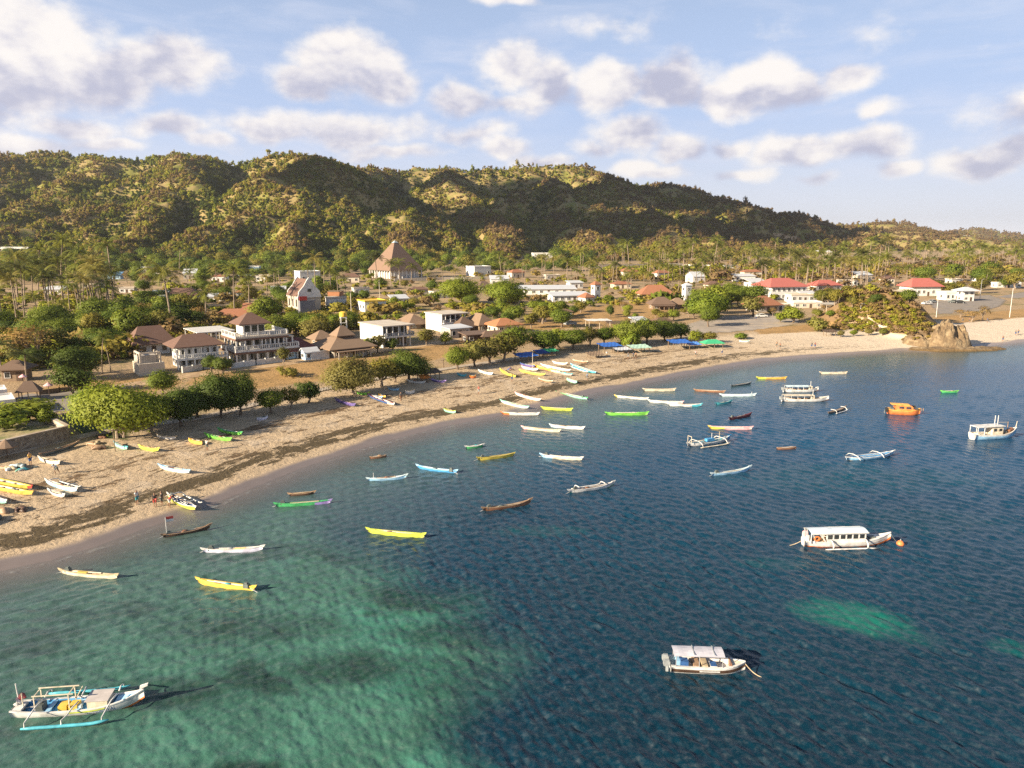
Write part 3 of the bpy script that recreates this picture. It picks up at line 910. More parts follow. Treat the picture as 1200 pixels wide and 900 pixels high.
# ---------------------------------------------------------------- masses of hill scrub (one object each, geometry nodes)
def scatter(name, label, cat, pts, scl, protos, seed, sq=None):
    g = np.random.default_rng(seed)
    me = bpy.data.meshes.new(name)
    me.vertices.add(len(pts)); me.vertices.foreach_set('co', np.asarray(pts, np.float32).ravel())
    f_attr(me, 'size', scl)
    if sq is not None: f_attr(me, 'moist_shade', sq)
    f_attr(me, 'turn', g.uniform(0, 6.28, len(pts)))
    a = me.attributes.new('pick', 'INT', 'POINT'); a.data.foreach_set('value', g.integers(0, len(protos), len(pts)).astype(np.int32))
    o = link_mesh(name, me)
    tag(o, label, cat, kind='stuff')
    pc = bpy.data.collections.new(name + '_kinds')
    for i, pm in enumerate(protos):
        pc.objects.link(bpy.data.objects.new('%s_kind_%02d' % (name, i), pm))
    ng = bpy.data.node_groups.new(name + '_spread', 'GeometryNodeTree')
    ng.interface.new_socket('Geometry', in_out='INPUT', socket_type='NodeSocketGeometry')
    ng.interface.new_socket('Geometry', in_out='OUTPUT', socket_type='NodeSocketGeometry')
    N = ng.nodes; L = ng.links
    gi = N.new('NodeGroupInput'); go = N.new('NodeGroupOutput')
    ip = N.new('GeometryNodeInstanceOnPoints')
    ci = N.new('GeometryNodeCollectionInfo'); ci.inputs['Collection'].default_value = pc
    ci.inputs['Separate Children'].default_value = True; ci.inputs['Reset Children'].default_value = True
    def named(nm, t):
        q = N.new('GeometryNodeInputNamedAttribute'); q.data_type = t; q.inputs['Name'].default_value = nm
        return [s for s in q.outputs if s.enabled and s.name == 'Attribute'][0]
    cx = N.new('ShaderNodeCombineXYZ'); L.new(named('turn', 'FLOAT'), cx.inputs[2])
    L.new(gi.outputs[0], ip.inputs['Points']); L.new(ci.outputs[0], ip.inputs['Instance'])
    ip.inputs['Pick Instance'].default_value = True
    L.new(named('pick', 'INT'), ip.inputs['Instance Index'])
    L.new(cx.outputs[0], ip.inputs['Rotation']); L.new(named('size', 'FLOAT'), ip.inputs['Scale'])
    L.new(ip.outputs[0], go.inputs[0])
    md = o.modifiers.new('spread', 'NODES'); md.node_group = ng
    return o

def hill_mat():
    m, n, b = mat_base('hill_scrub_leaves')
    oi = n.new('ShaderNodeObjectInfo')
    rnd = oi.outputs['Random']; loc = oi.outputs['Location']
    ri = n.new('ShaderNodeNewGeometry').outputs['Random Per Island']
    z1 = n.noise(loc, 0.012, 4, 0.6)
    z2 = n.noise(loc, 0.035, 3, 0.6)
    sx = n.new('ShaderNodeSeparateXYZ'); n.l.new(loc, sx.inputs[0])
    east = n.step(sx.outputs[0], -350.0, 700.0)
    low = n.step(sx.outputs[2], 60.0, 10.0)
    k = n.math('ADD', n.math('MULTIPLY', z1, 0.75), n.math('ADD', n.math('MULTIPLY', rnd, 0.42), n.math('MULTIPLY', z2, 0.35)))
    k = n.math('ADD', k, n.math('ADD', n.math('MULTIPLY_ADD', east, 0.30, -0.10), n.math('MULTIPLY', low, 0.05)))
    moist_shade = n.new('ShaderNodeAttribute', attribute_type='INSTANCER', attribute_name='moist_shade').outputs['Fac']
    k = n.math('SUBTRACT', k, n.math('MULTIPLY', moist_shade, 0.24))  # darker green valley growth, deepened further as painted gully shading
    c = n.ramp(k, [(0.45, (0.045, 0.075, 0.012)), (0.57, (0.140, 0.180, 0.020)), (0.70, (0.320, 0.320, 0.030)), (0.88, (0.330, 0.240, 0.060)), (1.0, (0.250, 0.160, 0.085))])
    c = n.mix(n.math('MULTIPLY', ri, 0.35), c, (0.16, 0.14, 0.03), 'MIX')
    n.l.new(c, b.inputs['Base Color'])
    b.inputs['Roughness'].default_value = 0.8; b.inputs['Specular IOR Level'].default_value = 0.15
    tl = n.new('ShaderNodeBsdfTranslucent'); n.l.new(c, tl.inputs[0])
    mx = n.new('ShaderNodeMixShader'); mx.inputs[0].default_value = 0.42
    n.l.new(b.outputs[0], mx.inputs[1]); n.l.new(tl.outputs[0], mx.inputs[2])
    n.l.new(mx.outputs[0], n.n['Material Output'].inputs[0])
    return m
HILL_M = hill_mat()
def scrub_proto(seed, r, h, n_clump, per, leaf, stem=True):
    g = np.random.default_rng(seed)
    v, f, cl = crown_cloud(g, r, r, h * 0.55, n_clump, per, leaf, 0.5, 4, 0.35)
    v[:, 2] += h * 0.52
    nrm = crown_cloud.nrm
    if stem:
        q = np.array([[-.12, 0, -.5], [.12, 0, -.5], [.07, 0, h * .6], [-.07, 0, h * .6], [0, -.12, -.5], [0, .12, -.5], [0, .07, h * .6], [0, -.07, h * .6]])
        f = np.vstack([f, np.array([[0, 1, 2, 3], [4, 5, 6, 7]]) + len(v)]); v = np.vstack([v, q]); nrm = np.vstack([nrm, np.tile([0, -.7, .7], (8, 1))])
    return np_mesh('scrub_kind', v, f, [HILL_M], nrm=nrm)
SCRUB = [scrub_proto(400 + i, [2.6, 3.0, 2.2, 3.4, 2.4, 2.8][i], [4.6, 5.6, 3.2, 5.0, 6.6, 4.0][i], 22, 9, 0.62) for i in range(6)]
LOWSCRUB = [scrub_proto(420 + i, [1.6, 2.0, 1.3, 2.3][i], [1.6, 2.0, 1.2, 1.8][i], 16, 8, 0.40, False) for i in range(4)]

def hill_cover():
    g = np.random.default_rng(21)
    n = 760000
    a = g.uniform(_A(-160), _A(1330), n)
    yv = 480 * np.exp(g.uniform(0, 1, n) ** 0.9 * math.log(4200 / 480))
    # thin out with distance so each clump keeps some size on the slope
    keep = g.uniform(0, 1, n) < np.clip((1000 / yv) ** 0.7, 0.3, 1)
    a = a[keep]; yv = yv[keep]
    x = a * yv
    yr = np.interp(a, _ha, _hr)
    ok = yv < yr + 45
    x = x[ok]; yv = yv[ok]; yr = yr[ok]
    h = hill(x, yv)
    ok = h > 2.5
    x = x[ok]; yv = yv[ok]; h = h[ok]; yr = yr[ok]
    crest = np.clip(-(0.5 * (hill(x - 38, yv) + hill(x + 38, yv)) - h) / 14, 0, 1)
    bare = fbm(x / 70, yv / 70, 71, 4)
    frnt = sstep(x, 100, 300) * sstep(h, 40, 10)
    ok = g.uniform(0, 1, len(x)) > sstep(bare + 0.8 * fbm(x / 26, yv / 34, 75, 3), 0.05, 0.45) * 0.75 + 0.2 * frnt + 0.28 * crest
    x = x[ok]; yv = yv[ok]
    z = terrain(x, yv)
    s = np.exp(g.normal(-0.58, 0.38, len(x))) * np.clip((yv / 1000) ** 0.55, 0.85, 2.3)
    hh = hill(x, yv)
    moist_shade = np.clip((0.5 * (hill(x - 38, yv) + hill(x + 38, yv)) - hh) / 14, -1, 1)  # positive in hollows: drives valley greens and the shading painted there
    print('hill clumps', len(x))
    scatter('hill_scrub', 'mixed green and dry brown scrub forest covering the hills behind the village', 'scrub forest', np.stack([x, yv, z - 0.2], 1), s, SCRUB, 3, moist_shade)
hill_cover()

# ================================================================ roads, paths and hard ground
def ribbon(name, pts_px, width, mat, lift=0.05, z=None):
    pts = [G(*p)[:2] for p in pts_px]
    # resample
    pl = [np.array(pts[0])]
    for a, b in zip(pts[:-1], pts[1:]):
        a = np.array(a); b = np.array(b); k = max(int(np.linalg.norm(b - a) / 1.5), 1)
        for i in range(1, k + 1): pl.append(a + (b - a) * i / k)
    pl = np.array(pl)
    tg = np.gradient(pl, axis=0); tg /= np.linalg.norm(tg, axis=1, keepdims=True) + 1e-9
    nr = np.stack([-tg[:, 1], tg[:, 0]], 1)
    w = np.broadcast_to(np.asarray(width, float), (len(pl),)) if np.isscalar(width) else np.interp(np.linspace(0, 1, len(pl)), np.linspace(0, 1, len(width)), width)
    rows = [pl + nr * (w * k)[:, None] for k in (-0.5, -0.17, 0.17, 0.5)]
    v = np.concatenate(rows); zz = terrain(v[:, 0], v[:, 1]) + lift
    n = len(pl); f = []
    for r in range(3):
        for i in range(n - 1): f.append((r * n + i, r * n + i + 1, (r + 1) * n + i + 1, (r + 1) * n + i))
    f = np.array(f)
    # thin edges so that it reads as a slab
    o = len(v); ve = np.concatenate([rows[0], rows[3]]); ze = np.concatenate([zz[:n], zz[3 * n:]]) - 0.35
    fe = [(i, o + i, o + i + 1, i + 1) for i in range(n - 1)] + [(3 * n + i, 3 * n + i + 1, o + n + i + 1, o + n + i) for i in range(n - 1)]
    V = np.column_stack([np.concatenate([v, ve]), np.concatenate([zz, ze])])
    me = np_mesh(name, V, np.vstack([f, np.array(fe)]), [mat])
    return tag(link_mesh(name, me), kind='structure')
def patch(name, pts_px, mat, lift=0.06, step=1.6):
    poly = np.array([G(*p)[:2] for p in pts_px])
    x0, y0 = poly.min(0); x1, y1 = poly.max(0)
    xs = np.arange(x0, x1 + step, step); ys = np.arange(y0, y1 + step, step)
    X, Y = np.meshgrid(xs, ys)
    ins = inside(poly, X.ravel(), Y.ravel()).reshape(X.shape) | (signed(poly, X.ravel(), Y.ravel()).reshape(X.shape) > -0.6 * step)
    i = np.arange(X.size).reshape(X.shape)
    f = np.stack([i[:-1, :-1], i[:-1, 1:], i[1:, 1:], i[1:, :-1]], -1)
    m = ins[:-1, :-1] & ins[:-1, 1:] & ins[1:, 1:] & ins[1:, :-1]
    f = f[m]
    if len(f) == 0: return None
    used = np.unique(f); mp = np.zeros(X.size, int); mp[used] = np.arange(len(used))
    vx = X.ravel()[used]; vy = Y.ravel()[used]
    # pull the outer vertices onto the outline
    V = np.column_stack([vx, vy, terrain(vx, vy) + lift])
    me = np_mesh(name, V, mp[f], [mat])
    return tag(link_mesh(name, me), kind='structure')

def ground_mat(name, lo, hi, scale=0.6, spot=None):
    m, n, b = mat_base(name)
    pos = n.new('ShaderNodeNewGeometry').outputs['Position']
    a = n.noise(pos, scale, 6, 0.65)
    c = n.mix(n.step(a, 0.3, 0.7), lo, hi)
    if spot: c = n.mix(n.math('MULTIPLY', n.step(n.noise(pos, scale * 0.35, 5, 0.7), 0.5, 0.62), 0.7), c, spot)
    n.l.new(c, b.inputs['Base Color']); b.inputs['Roughness'].default_value = 0.9
    bp = n.new('ShaderNodeBump'); bp.inputs['Strength'].default_value = 0.5; bp.inputs['Distance'].default_value = 0.05
    n.l.new(n.noise(pos, 6, 4, 0.6), bp.inputs['Height']); n.l.new(bp.outputs[0], b.inputs['Normal'])
    return m
ASPH = ground_mat('worn_asphalt', (0.18, 0.155, 0.135), (0.27, 0.23, 0.195), 0.5, (0.26, 0.21, 0.15))
CONC = ground_mat('pale_concrete', (0.36, 0.30, 0.235), (0.48, 0.40, 0.32), 0.9, (0.30, 0.22, 0.15))
MUD = ground_mat('grey_silt', (0.26, 0.22, 0.185), (0.37, 0.31, 0.25), 0.25, (0.44, 0.34, 0.23))
DIRT = ground_mat('dirt_track', (0.36, 0.24, 0.13), (0.50, 0.35, 0.20), 0.8, (0.27, 0.17, 0.09))
ribbon('road', [(-60, 474), (20, 472), (60, 466), (100, 460), (150, 452), (215, 441), (262, 434.5), (330, 426.5), (400, 416), (450, 410), (520, 401), (590, 391), (640, 388), (700, 384)], 5.0, DIRT)
ribbon('beach_walkway', [(-80, 556), (0, 533), (40, 524), (75, 516), (110, 509), (160, 500), (210, 494), (260, 484.5), (300, 474), (340, 466), (380, 456.5), (410, 450), (450, 443), (490, 437.5), (530, 431.5), (570, 425.5), (610, 419), (650, 413.5)], 2.0, CONC, 0.16)
patch('silt_flat', [(795, 384), (830, 372), (870, 370), (905, 369), (935, 371), (938, 379), (900, 385), (860, 389), (820, 391)], MUD)
patch('car_park', [(1090, 356), (1115, 348), (1160, 346), (1180, 352), (1170, 360), (1140, 366), (1100, 368)], ASPH)
ribbon('coast_road', [(1180, 349), (1200, 345), (1230, 340), (1290, 332)], 9.0, ASPH)
patch('yard', [(20, 466), (55, 458), (100, 458), (96, 480), (60, 484), (25, 484)], ASPH, 0.07)
ribbon('hill_road', [(1010, 318), (985, 303), (962, 293), (945, 287), (925, 281), (905, 276)], 6.0, DIRT, 1.2)

# ================================================================ buildings
WHITE = paint('white_render', (0.64, 0.62, 0.58), 0.8, 0.12, 0.7)
CREAM = paint('cream_render', (0.57, 0.49, 0.38), 0.85, 0.08, 0.7)
GREYW = paint('bare_concrete_wall', (0.42, 0.37, 0.31), 0.9, 0.12, 0.6)
DARKW = paint('dark_timber', (0.075, 0.05, 0.035), 0.8, 0.2, 1.5)
BLUEW = paint('pale_blue_render', (0.42, 0.58, 0.74), 0.8, 0.08, 0.8)
STONE = None
def tile_mat(name, rgb, row=3.2, axis='Z'):
    m, n, b = mat_base(name)
    tc = n.new('ShaderNodeTexCoord').outputs['Object']
    sp = n.new('ShaderNodeSeparateXYZ'); n.l.new(tc, sp.inputs[0])
    w = n.math('FRACT', n.math('MULTIPLY', sp.outputs[2], row))
    a = n.noise(tc, 0.8, 5, 0.65); a2 = n.noise(tc, 6, 3, 0.6)
    lo = tuple(c * 0.62 for c in rgb); hi = tuple(min(c * 1.3, .9) for c in rgb)
    c = n.mix(n.math('ADD', n.math('MULTIPLY', a, 0.6), n.math('MULTIPLY', a2, 0.4)), lo, hi)
    c = n.mix(n.math('MULTIPLY', n.step(w, 0.75, 1.0), 0.35), c, tuple(c_ * 0.4 for c_ in rgb))
    n.l.new(c, b.inputs['Base Color']); b.inputs['Roughness'].default_value = 0.85
    _mats[name] = m
    return m
TILE_BR = tile_mat('brown_roof_tiles', (0.155, 0.085, 0.060))
TILE_TC = tile_mat('terracotta_roof_tiles', (0.30, 0.125, 0.065))
TILE_RD = tile_mat('red_roof_sheets', (0.40, 0.115, 0.092))
TILE_OR = tile_mat('orange_roof_tiles', (0.40, 0.17, 0.075))
THATCH = tile_mat('alang_thatch', (0.235, 0.155, 0.100), 5.0)
THATCH_D = tile_mat('weathered_thatch', (0.150, 0.095, 0.065), 5.0)
SHEET = tile_mat('grey_roof_sheets', (0.52, 0.53, 0.55), 2.0)
FLATR = paint('flat_concrete_roof', (0.52, 0.45, 0.37), 0.9, 0.15, 0.5)
PERG = paint('white_slats', (0.72, 0.69, 0.64), 0.7, 0.06, 1.0)
YELL = paint('yellow_paint', (0.72, 0.46, 0.05), 0.6, 0.1, 1.0)
REDP = paint('red_paint', (0.50, 0.04, 0.03), 0.6, 0.1, 1.0)
TEALP = paint('teal_paint', (0.06, 0.30, 0.36), 0.6, 0.1, 1.0)
RUST = paint('rusty_sheet', (0.30, 0.15, 0.08), 0.8, 0.3, 1.0)
TIMB = paint('weathered_wood', (0.24, 0.165, 0.105), 0.85, 0.2, 1.5)
TIMBD = paint('dark_wood', (0.11, 0.07, 0.045), 0.85, 0.2, 1.5)
STEEL = paint('grey_steel', (0.42, 0.42, 0.42), 0.5, 0.1, 1.5, metal=0.3)
def glass_mat():
    m, n, b = mat_base('window_glass')
    tc = n.new('ShaderNodeTexCoord').outputs['Object']
    n.l.new(n.ramp(n.noise(tc, 0.9, 3), [(0.35, (0.018, 0.022, 0.026)), (0.7, (0.075, 0.075, 0.07))]), b.inputs['Base Color'])
    b.inputs['Roughness'].default_value = 0.10; b.inputs['Specular IOR Level'].default_value = 0.6
    return m
GLASS = glass_mat()
FOOT = []     # (x, y, radius) kept free of trees

def window(par, face, u, z, w, h, W, D, frame=None, name='window'):
    """a framed pane on a wall: face 'f' front y=0, 'l' left x=0, 'r' right x=W, 'b' back"""
    t = 0.05
    def B(mb, u0, u1, z0, z1, o0, o1):
        if face == 'f': mb.box(u0, u1, -o1, -o0, z0, z1)
        elif face == 'l': mb.box(-o1, -o0, u0, u1, z0, z1)
        elif face == 'r': mb.box(W + o0, W + o1, u0, u1, z0, z1)
        else: mb.box(u0, u1, D + o0, D + o1, z0, z1)
    a = MB(); fw = 0.09
    B(a, u, u + fw, z, z + h, 0.003, 0.11); B(a, u + w - fw, u + w, z, z + h, 0.003, 0.11)
    B(a, u + fw, u + w - fw, z, z + fw, 0.003, 0.11); B(a, u + fw, u + w - fw, z + h - fw, z + h, 0.003, 0.11)
    if w > 1.3: B(a, u + w / 2 - .035, u + w / 2 + .035, z + fw, z + h - fw, 0.003, 0.10)
    o = a.build(name, frame or WHITE, par)
    g = MB(); B(g, u + fw, u + w - fw, z + fw, z + h - fw, 0.003, 0.045)
    g.build('pane', GLASS, o)
    return o
def hip(mb, x0, x1, y0, y1, z, h, ov=0.9, ridge=0.35, t=0.18):
    x0 -= ov; x1 += ov; y0 -= ov; y1 += ov
    w = x1 - x0; d = y1 - y0
    mb.box(x0, x1, y0, y1, z, z + t)
    z += t + 0.003
    if w >= d:
        k = d / 2 * (1 - ridge * 0.3); r = [(x0 + k, (y0 + y1) / 2), (x1 - k, (y0 + y1) / 2)]
    else:
        k = w / 2 * (1 - ridge * 0.3); r = [((x0 + x1) / 2, y0 + k), ((x0 + x1) / 2, y1 - k)]
    b = [(x0, y0, z), (x1, y0, z), (x1, y1, z), (x0, y1, z)]
    v = b + [(r[0][0], r[0][1], z + h), (r[1][0], r[1][1], z + h)]
    if w >= d: f = [(0, 1, 5, 4), (1, 2, 5), (2, 3, 4, 5), (3, 0, 4), (3, 2, 1, 0)]
    else: f = [(0, 1, 4), (1, 2, 5, 4), (2, 3, 5), (3, 0, 4, 5), (3, 2, 1, 0)]
    return mb.add(v, f)
def gable(mb, x0, x1, y0, y1, z, h, ov=0.6, along='x', t=0.15):
    if along == 'x':
        ym = (y0 + y1) / 2
        s = h / ((y1 - y0) / 2)
        for sg, ya in ((-1, y0), (1, y1)):
            ye = ya + sg * ov
            ze = z - s * ov
            v = [(x0 - ov, ye, ze), (x1 + ov, ye, ze), (x1 + ov, ym, z + h), (x0 - ov, ym, z + h)]
            v2 = [(a, b, c + t) for a, b, c in v]
            mb.add(v + v2, [(0, 1, 2, 3), (4, 5, 6, 7), (0, 1, 5, 4), (1, 2, 6, 5), (2, 3, 7, 6), (3, 0, 4, 7)])
    else:
        xm = (x0 + x1) / 2
        s = h / ((x1 - x0) / 2)
        for sg, xa in ((-1, x0), (1, x1)):
            xe = xa + sg * ov; ze = z - s * ov
            v = [(xe, y0 - ov, ze), (xe, y1 + ov, ze), (xm, y1 + ov, z + h), (xm, y0 - ov, z + h)]
            v2 = [(a, b, c + t) for a, b, c in v]
            mb.add(v + v2, [(0, 1, 2, 3), (4, 5, 6, 7), (0, 1, 5, 4), (1, 2, 6, 5), (2, 3, 7, 6), (3, 0, 4, 7)])
    return mb
def site(px, py, w, d, yaw, keep=True):
    p = G(px, py)
    c, s = math.cos(yaw), math.sin(yaw)
    if keep:
        cx = p[0] + c * w / 2 - s * d / 2; cy = p[1] + s * w / 2 + c * d / 2
        FOOT.append((cx, cy, math.hypot(w, d) / 2 + 1.0))
    return p
def house(label, px, py, w, d, h=3.2, floors=1, yaw=38, wall=None, roof='hip', rmat=None, rh=2.6, ov=0.9, nf=3, nl=2, name='house', cat='house', ridge=.35, group=None, sized=True, door=True, veranda=0):
    """px,py = photo pixel of the front-left corner on the ground; sizes in metres unless sized, then w,d,h,rh are in photo pixels"""
    q = G(px, py)
    if sized:
        k = mpp(q); w *= k; d *= k; h *= k; rh *= k
    yaw = R(yaw)
    p = site(px, py, w, d, yaw)
    z0 = min(p[2], GZ(p[0] + math.cos(yaw) * w, p[1] + math.sin(yaw) * w)) - 0.02
    e = empty(name, (p[0], p[1], z0), yaw, label, cat, group)
    H = h; fh = H / floors
    wall = wall or WHITE; rmat = rmat or TILE_BR
    MB().box(0, w, 0, d, -1.5, H).build('wall', wall, e)
    for fl in range(floors):
        zb = fl * fh
        ww = min(1.5, w / max(nf, 1) * 0.55); wh = min(1.5, fh * .5)
        for i in range(nf):
            u = (i + 0.5) * w / nf - ww / 2
            if fl == 0 and door and i == nf // 2:
                o = MB().box(u + .1, u + 1.1 if ww > 1.1 else u + ww, -0.06, -0.003, 0.02, min(2.1, fh * .8)).build('door', TIMBD, e)
            else: window(e, 'f', u, zb + fh * 0.3, ww, wh, w, d)
        wl = min(1.3, d / max(nl, 1) * 0.5)
        for i in range(nl):
            window(e, 'l', (i + 0.5) * d / nl - wl / 2, zb + fh * 0.32, wl, wh * .9, w, d)
    rb = MB()
    if roof == 'hip': hip(rb, 0, w, 0, d, H + .003, rh, ov, ridge)
    elif roof == 'gable_x': gable(rb, 0, w, 0, d, H, rh, ov, 'x'); MB().add([(0, 0, H + .003), (0, d, H + .003), (0, d / 2, H + rh - .05), (w, 0, H + .003), (w, d, H + .003), (w, d / 2, H + rh - .05)], [(0, 1, 2), (3, 5, 4), (0, 2, 5, 3), (1, 4, 5, 2), (0, 3, 4, 1)]).build('gable_wall', wall, e)
    elif roof == 'shed':
        rb.add([(-ov, -ov, H + .05), (w + ov, -ov, H + .05), (w + ov, d + ov, H + rh), (-ov, d + ov, H + rh), (-ov, -ov, H + .25), (w + ov, -ov, H + .25), (w + ov, d + ov, H + rh + .2), (-ov, d + ov, H + rh + .2)],
               [(0, 1, 2, 3), (4, 5, 6, 7), (0, 1, 5, 4), (1, 2, 6, 5), (2, 3, 7, 6), (3, 0, 4, 7)])
    else:
        rb.box(-ov * .4, w + ov * .4, -ov * .4, d + ov * .4, H + .003, H + 0.25)
        for a in ((-ov * .4, w + ov * .4, -ov * .4, -ov * .4 + .18), (-ov * .4, w + ov * .4, d + ov * .4 - .18, d + ov * .4), (-ov * .4, -ov * .4 + .18, -ov * .4 + .18, d + ov * .4 - .18), (w + ov * .4 - .18, w + ov * .4, -ov * .4 + .18, d + ov * .4 - .18)):
            rb.box(*a, H + .25, H + .55)
    rb.build('roof', rmat, e)
    if veranda:
        vb = MB(); vd = veranda
        for i in range(5):
            xx = .15 + (w - .3) * i / 4
            vb.bar((xx, -vd + .2, -.5), (xx, -vd + .2, H * .78), .2)
        vb.each('veranda_post', wall, e)
        MB().add([(-.3, -vd - .3, H * .78), (w + .3, -vd - .3, H * .78), (w + .3, -.02, H * .95), (-.3, -.02, H * .95), (-.3, -vd - .3, H * .78 + .12), (w + .3, -vd - .3, H * .78 + .12), (w + .3, -.02, H * .95 + .12), (-.3, -.02, H * .95 + .12)],
                 [(0, 1, 2, 3), (4, 5, 6, 7), (0, 1, 5, 4), (1, 2, 6, 5), (2, 3, 7, 6), (3, 0, 4, 7)]).build('veranda_roof', rmat, e)
    return e

def balustrade(mb, pts, h=1.0, gap=0.45, z=0):
    for a, b in zip(pts[:-1], pts[1:]):
        a = Vector((*a, z)); b = Vector((*b, z)); L = (b - a).length; n = max(int(L / gap), 1)
        mb.bar(a + Vector((0, 0, h)), b + Vector((0, 0, h)), .14, .12)
        mb.bar(a + Vector((0, 0, .1)), b + Vector((0, 0, .1)), .14, .12)
        for i in range(n + 1):
            q = a.lerp(b, i / n)
            mb.bar(q + Vector((0, 0, .16)), q + Vector((0, 0, h - .06)), .10 if i % 5 else .26)
# ---- three-storey villa with balconies
def villa():
    yaw = R(38); px, py = 281, 425
    q = G(px, py); k = mpp(q)
    w, d = 64 * k, 40 * k
    p = site(px, py, w, d, yaw)
    e = empty('villa', (p[0], p[1], p[2] - .05), yaw, 'white three-storey villa with balconies on every floor and a small brown roof on top', 'villa')
    fh = 15.5 * k
    MB().box(0, w, 0, d, -1.5, fh - .35).box(w * .04, w * .80, d * .03, d * .9, fh + .003, 2 * fh - .35).build('wall', WHITE, e)
    MB().box(w * .12, w * .52, d * .1, d * .7, 2 * fh + .003, 2 * fh + 2.5).build('roof_room', WHITE, e)
    for lv, (x1, ex) in enumerate(((w, 1.5), (w * .82, 1.2))):
        z = (lv + 1) * fh - .35
        MB().box(-ex, x1 + ex * .6, -ex - .8, d + .4, z + .003, z + .353).build('balcony_slab', CREAM if lv else WHITE, e)
        MB().box(-ex - .12, x1 + ex * .6 + .12, -ex - .92, d + .5, z - .42, z).build('tiled_eave', TILE_BR, e)
        b = MB(); balustrade(b, [(-ex + .1, d), (-ex + .1, -ex - .7), (x1 + ex * .5, -ex - .7), (x1 + ex * .5, d)], 1.0, .5, z + .35); b.build('balustrade', WHITE, e)
        c = MB()
        zz = lv * fh
        n = 7
        for i in range(n):
            xx = -ex + .25 + (x1 + ex * 1.4 - .4) * i / (n - 1)
            c.bar((xx, -ex - .5, zz + (.36 if lv else -1.0)), (xx, -ex - .5, z - .43), .30)
        for i in range(3): c.bar((-ex + .25, d * (i + .6) / 3.2, zz + (.36 if lv else -1)), (-ex + .25, d * (i + .6) / 3.2, z - .43), .30)
        c.each('column', WHITE, e)
    for i in range(6): window(e, 'f', (i + .5) * w / 6 - .7, .5, 1.5, 2.0, w, d)
    for i in range(3): window(e, 'l', (i + .5) * d / 3 - .6, .6, 1.3, 1.8, w, d)
    for i in range(5):
        f = MB(); u = w * .06 + (i + .4) * w * .74 / 5
        f.box(u, u + 1.5, d * .03 - .10, d * .03 - .003, fh + .45, fh + 2.4); o = f.build('window', TIMBD, e)
        MB().box(u + .12, u + 1.38, d * .03 - .14, d * .03 - .103, fh + .57, fh + 2.28).build('pane', GLASS, o)
    for i in range(3):
        f = MB(); u = d * .1 + i * d * .27
        f.box(w * .04 - .10, w * .04 - .003, u, u + 1.4, fh + .45, fh + 2.4); o = f.build('window', TIMBD, e)
        MB().box(w * .04 - .14, w * .04 - .103, u + .1, u + 1.3, fh + .57, fh + 2.28).build('pane', GLASS, o)
    for i in range(3):
        f = MB(); u = w * .15 + i * w * .13
        f.box(u, u + 1.2, d * .1 - .1, d * .1 - .003, 2 * fh + .5, 2 * fh + 2.2).build('window', GLASS, e)
    r = MB(); hip(r, w * .10, w * .54, d * .06, d * .74, 2 * fh + 2.5, 2.3, 1.0); r.build('roof', TILE_BR, e)
    # slab roof over the seaward terrace
    MB().box(w * .45, w * 1.0, -1.6, d * .6, 2 * fh - .75, 2 * fh - .52).build('terrace_roof', CREAM, e)
    c = MB()
    for i in range(4): c.bar((w * (.46 + .17 * i), -1.4, fh + .01), (w * (.46 + .17 * i), -1.4, 2 * fh - .76), .32)
    c.each('terrace_column', WHITE, e)
villa()
def fence_wall(label, pts_px, h, t, mat, name='garden_wall', cat='wall', posts=0, group=None):
    pts = [G(*p) for p in pts_px]
    c = pts[0]
    e = empty(name, (c[0], c[1], c[2]), 0, label, cat, group)
    m = MB(); pm = MB()
    for a, b in zip(pts[:-1], pts[1:]):
        a = Vector(a) - Vector(c); b = Vector(b) - Vector(c)
        a2 = a + Vector((0, 0, h / 2 - .3)); b2 = b + Vector((0, 0, h / 2 - .3))
        m.bar(a2, b2, t, h + .6)
        if posts:
            n = max(int((b - a).length / posts), 1)
            for i in range(n + 1):
                q = a.lerp(b, i / n); pm.bar(q + Vector((0, 0, -.5)), q + Vector((0, 0, h + .2)), t * 1.9)
    m.build('panel', mat, e)
    if posts: pm.each('post', mat, e)
    return e

# ---- brown-roofed villas on the left
house('white villa with a tall brown hipped roof behind the unfinished concrete house', 163, 417, 34, 32, 13, 1, 38, WHITE, 'hip', TILE_BR, 19, 1.6, 3, 2, 'villa', 'villa', ridge=1.6)
e = house('white two-storey villa with brown hipped roof and glazed upper veranda behind a leafy tree', 212, 432, 43, 34, 25, 2, 38, WHITE, 'hip', TILE_BR, 12, 1.5, 6, 3, 'villa', 'villa', ridge=1.0)
k = mpp(G(212, 432)); w = 43 * k
MB().box(-1.2, w + 1.6, -2.2, -.003, 12.5 * k - .3, 12.5 * k).build('balcony_slab', WHITE, e)
b = MB(); balustrade(b, [(-1.1, -.2), (-1.1, -2.1), (w + 1.5, -2.1), (w + 1.5, -.2)], .9, .6, 12.5 * k); b.build('balustrade', WHITE, e)
b = MB()
for i in range(7): b.bar((-1.0 + (w + 2.4) * i / 6, -2.0, -1), (-1.0 + (w + 2.4) * i / 6, -2.0, 12.5 * k - .31), .3); b.bar((-1.0 + (w + 2.4) * i / 6, -1.5, 12.5 * k + .01), (-1.0 + (w + 2.4) * i / 6, -1.5, 24 * k), .22)
b.each('column', WHITE, e)
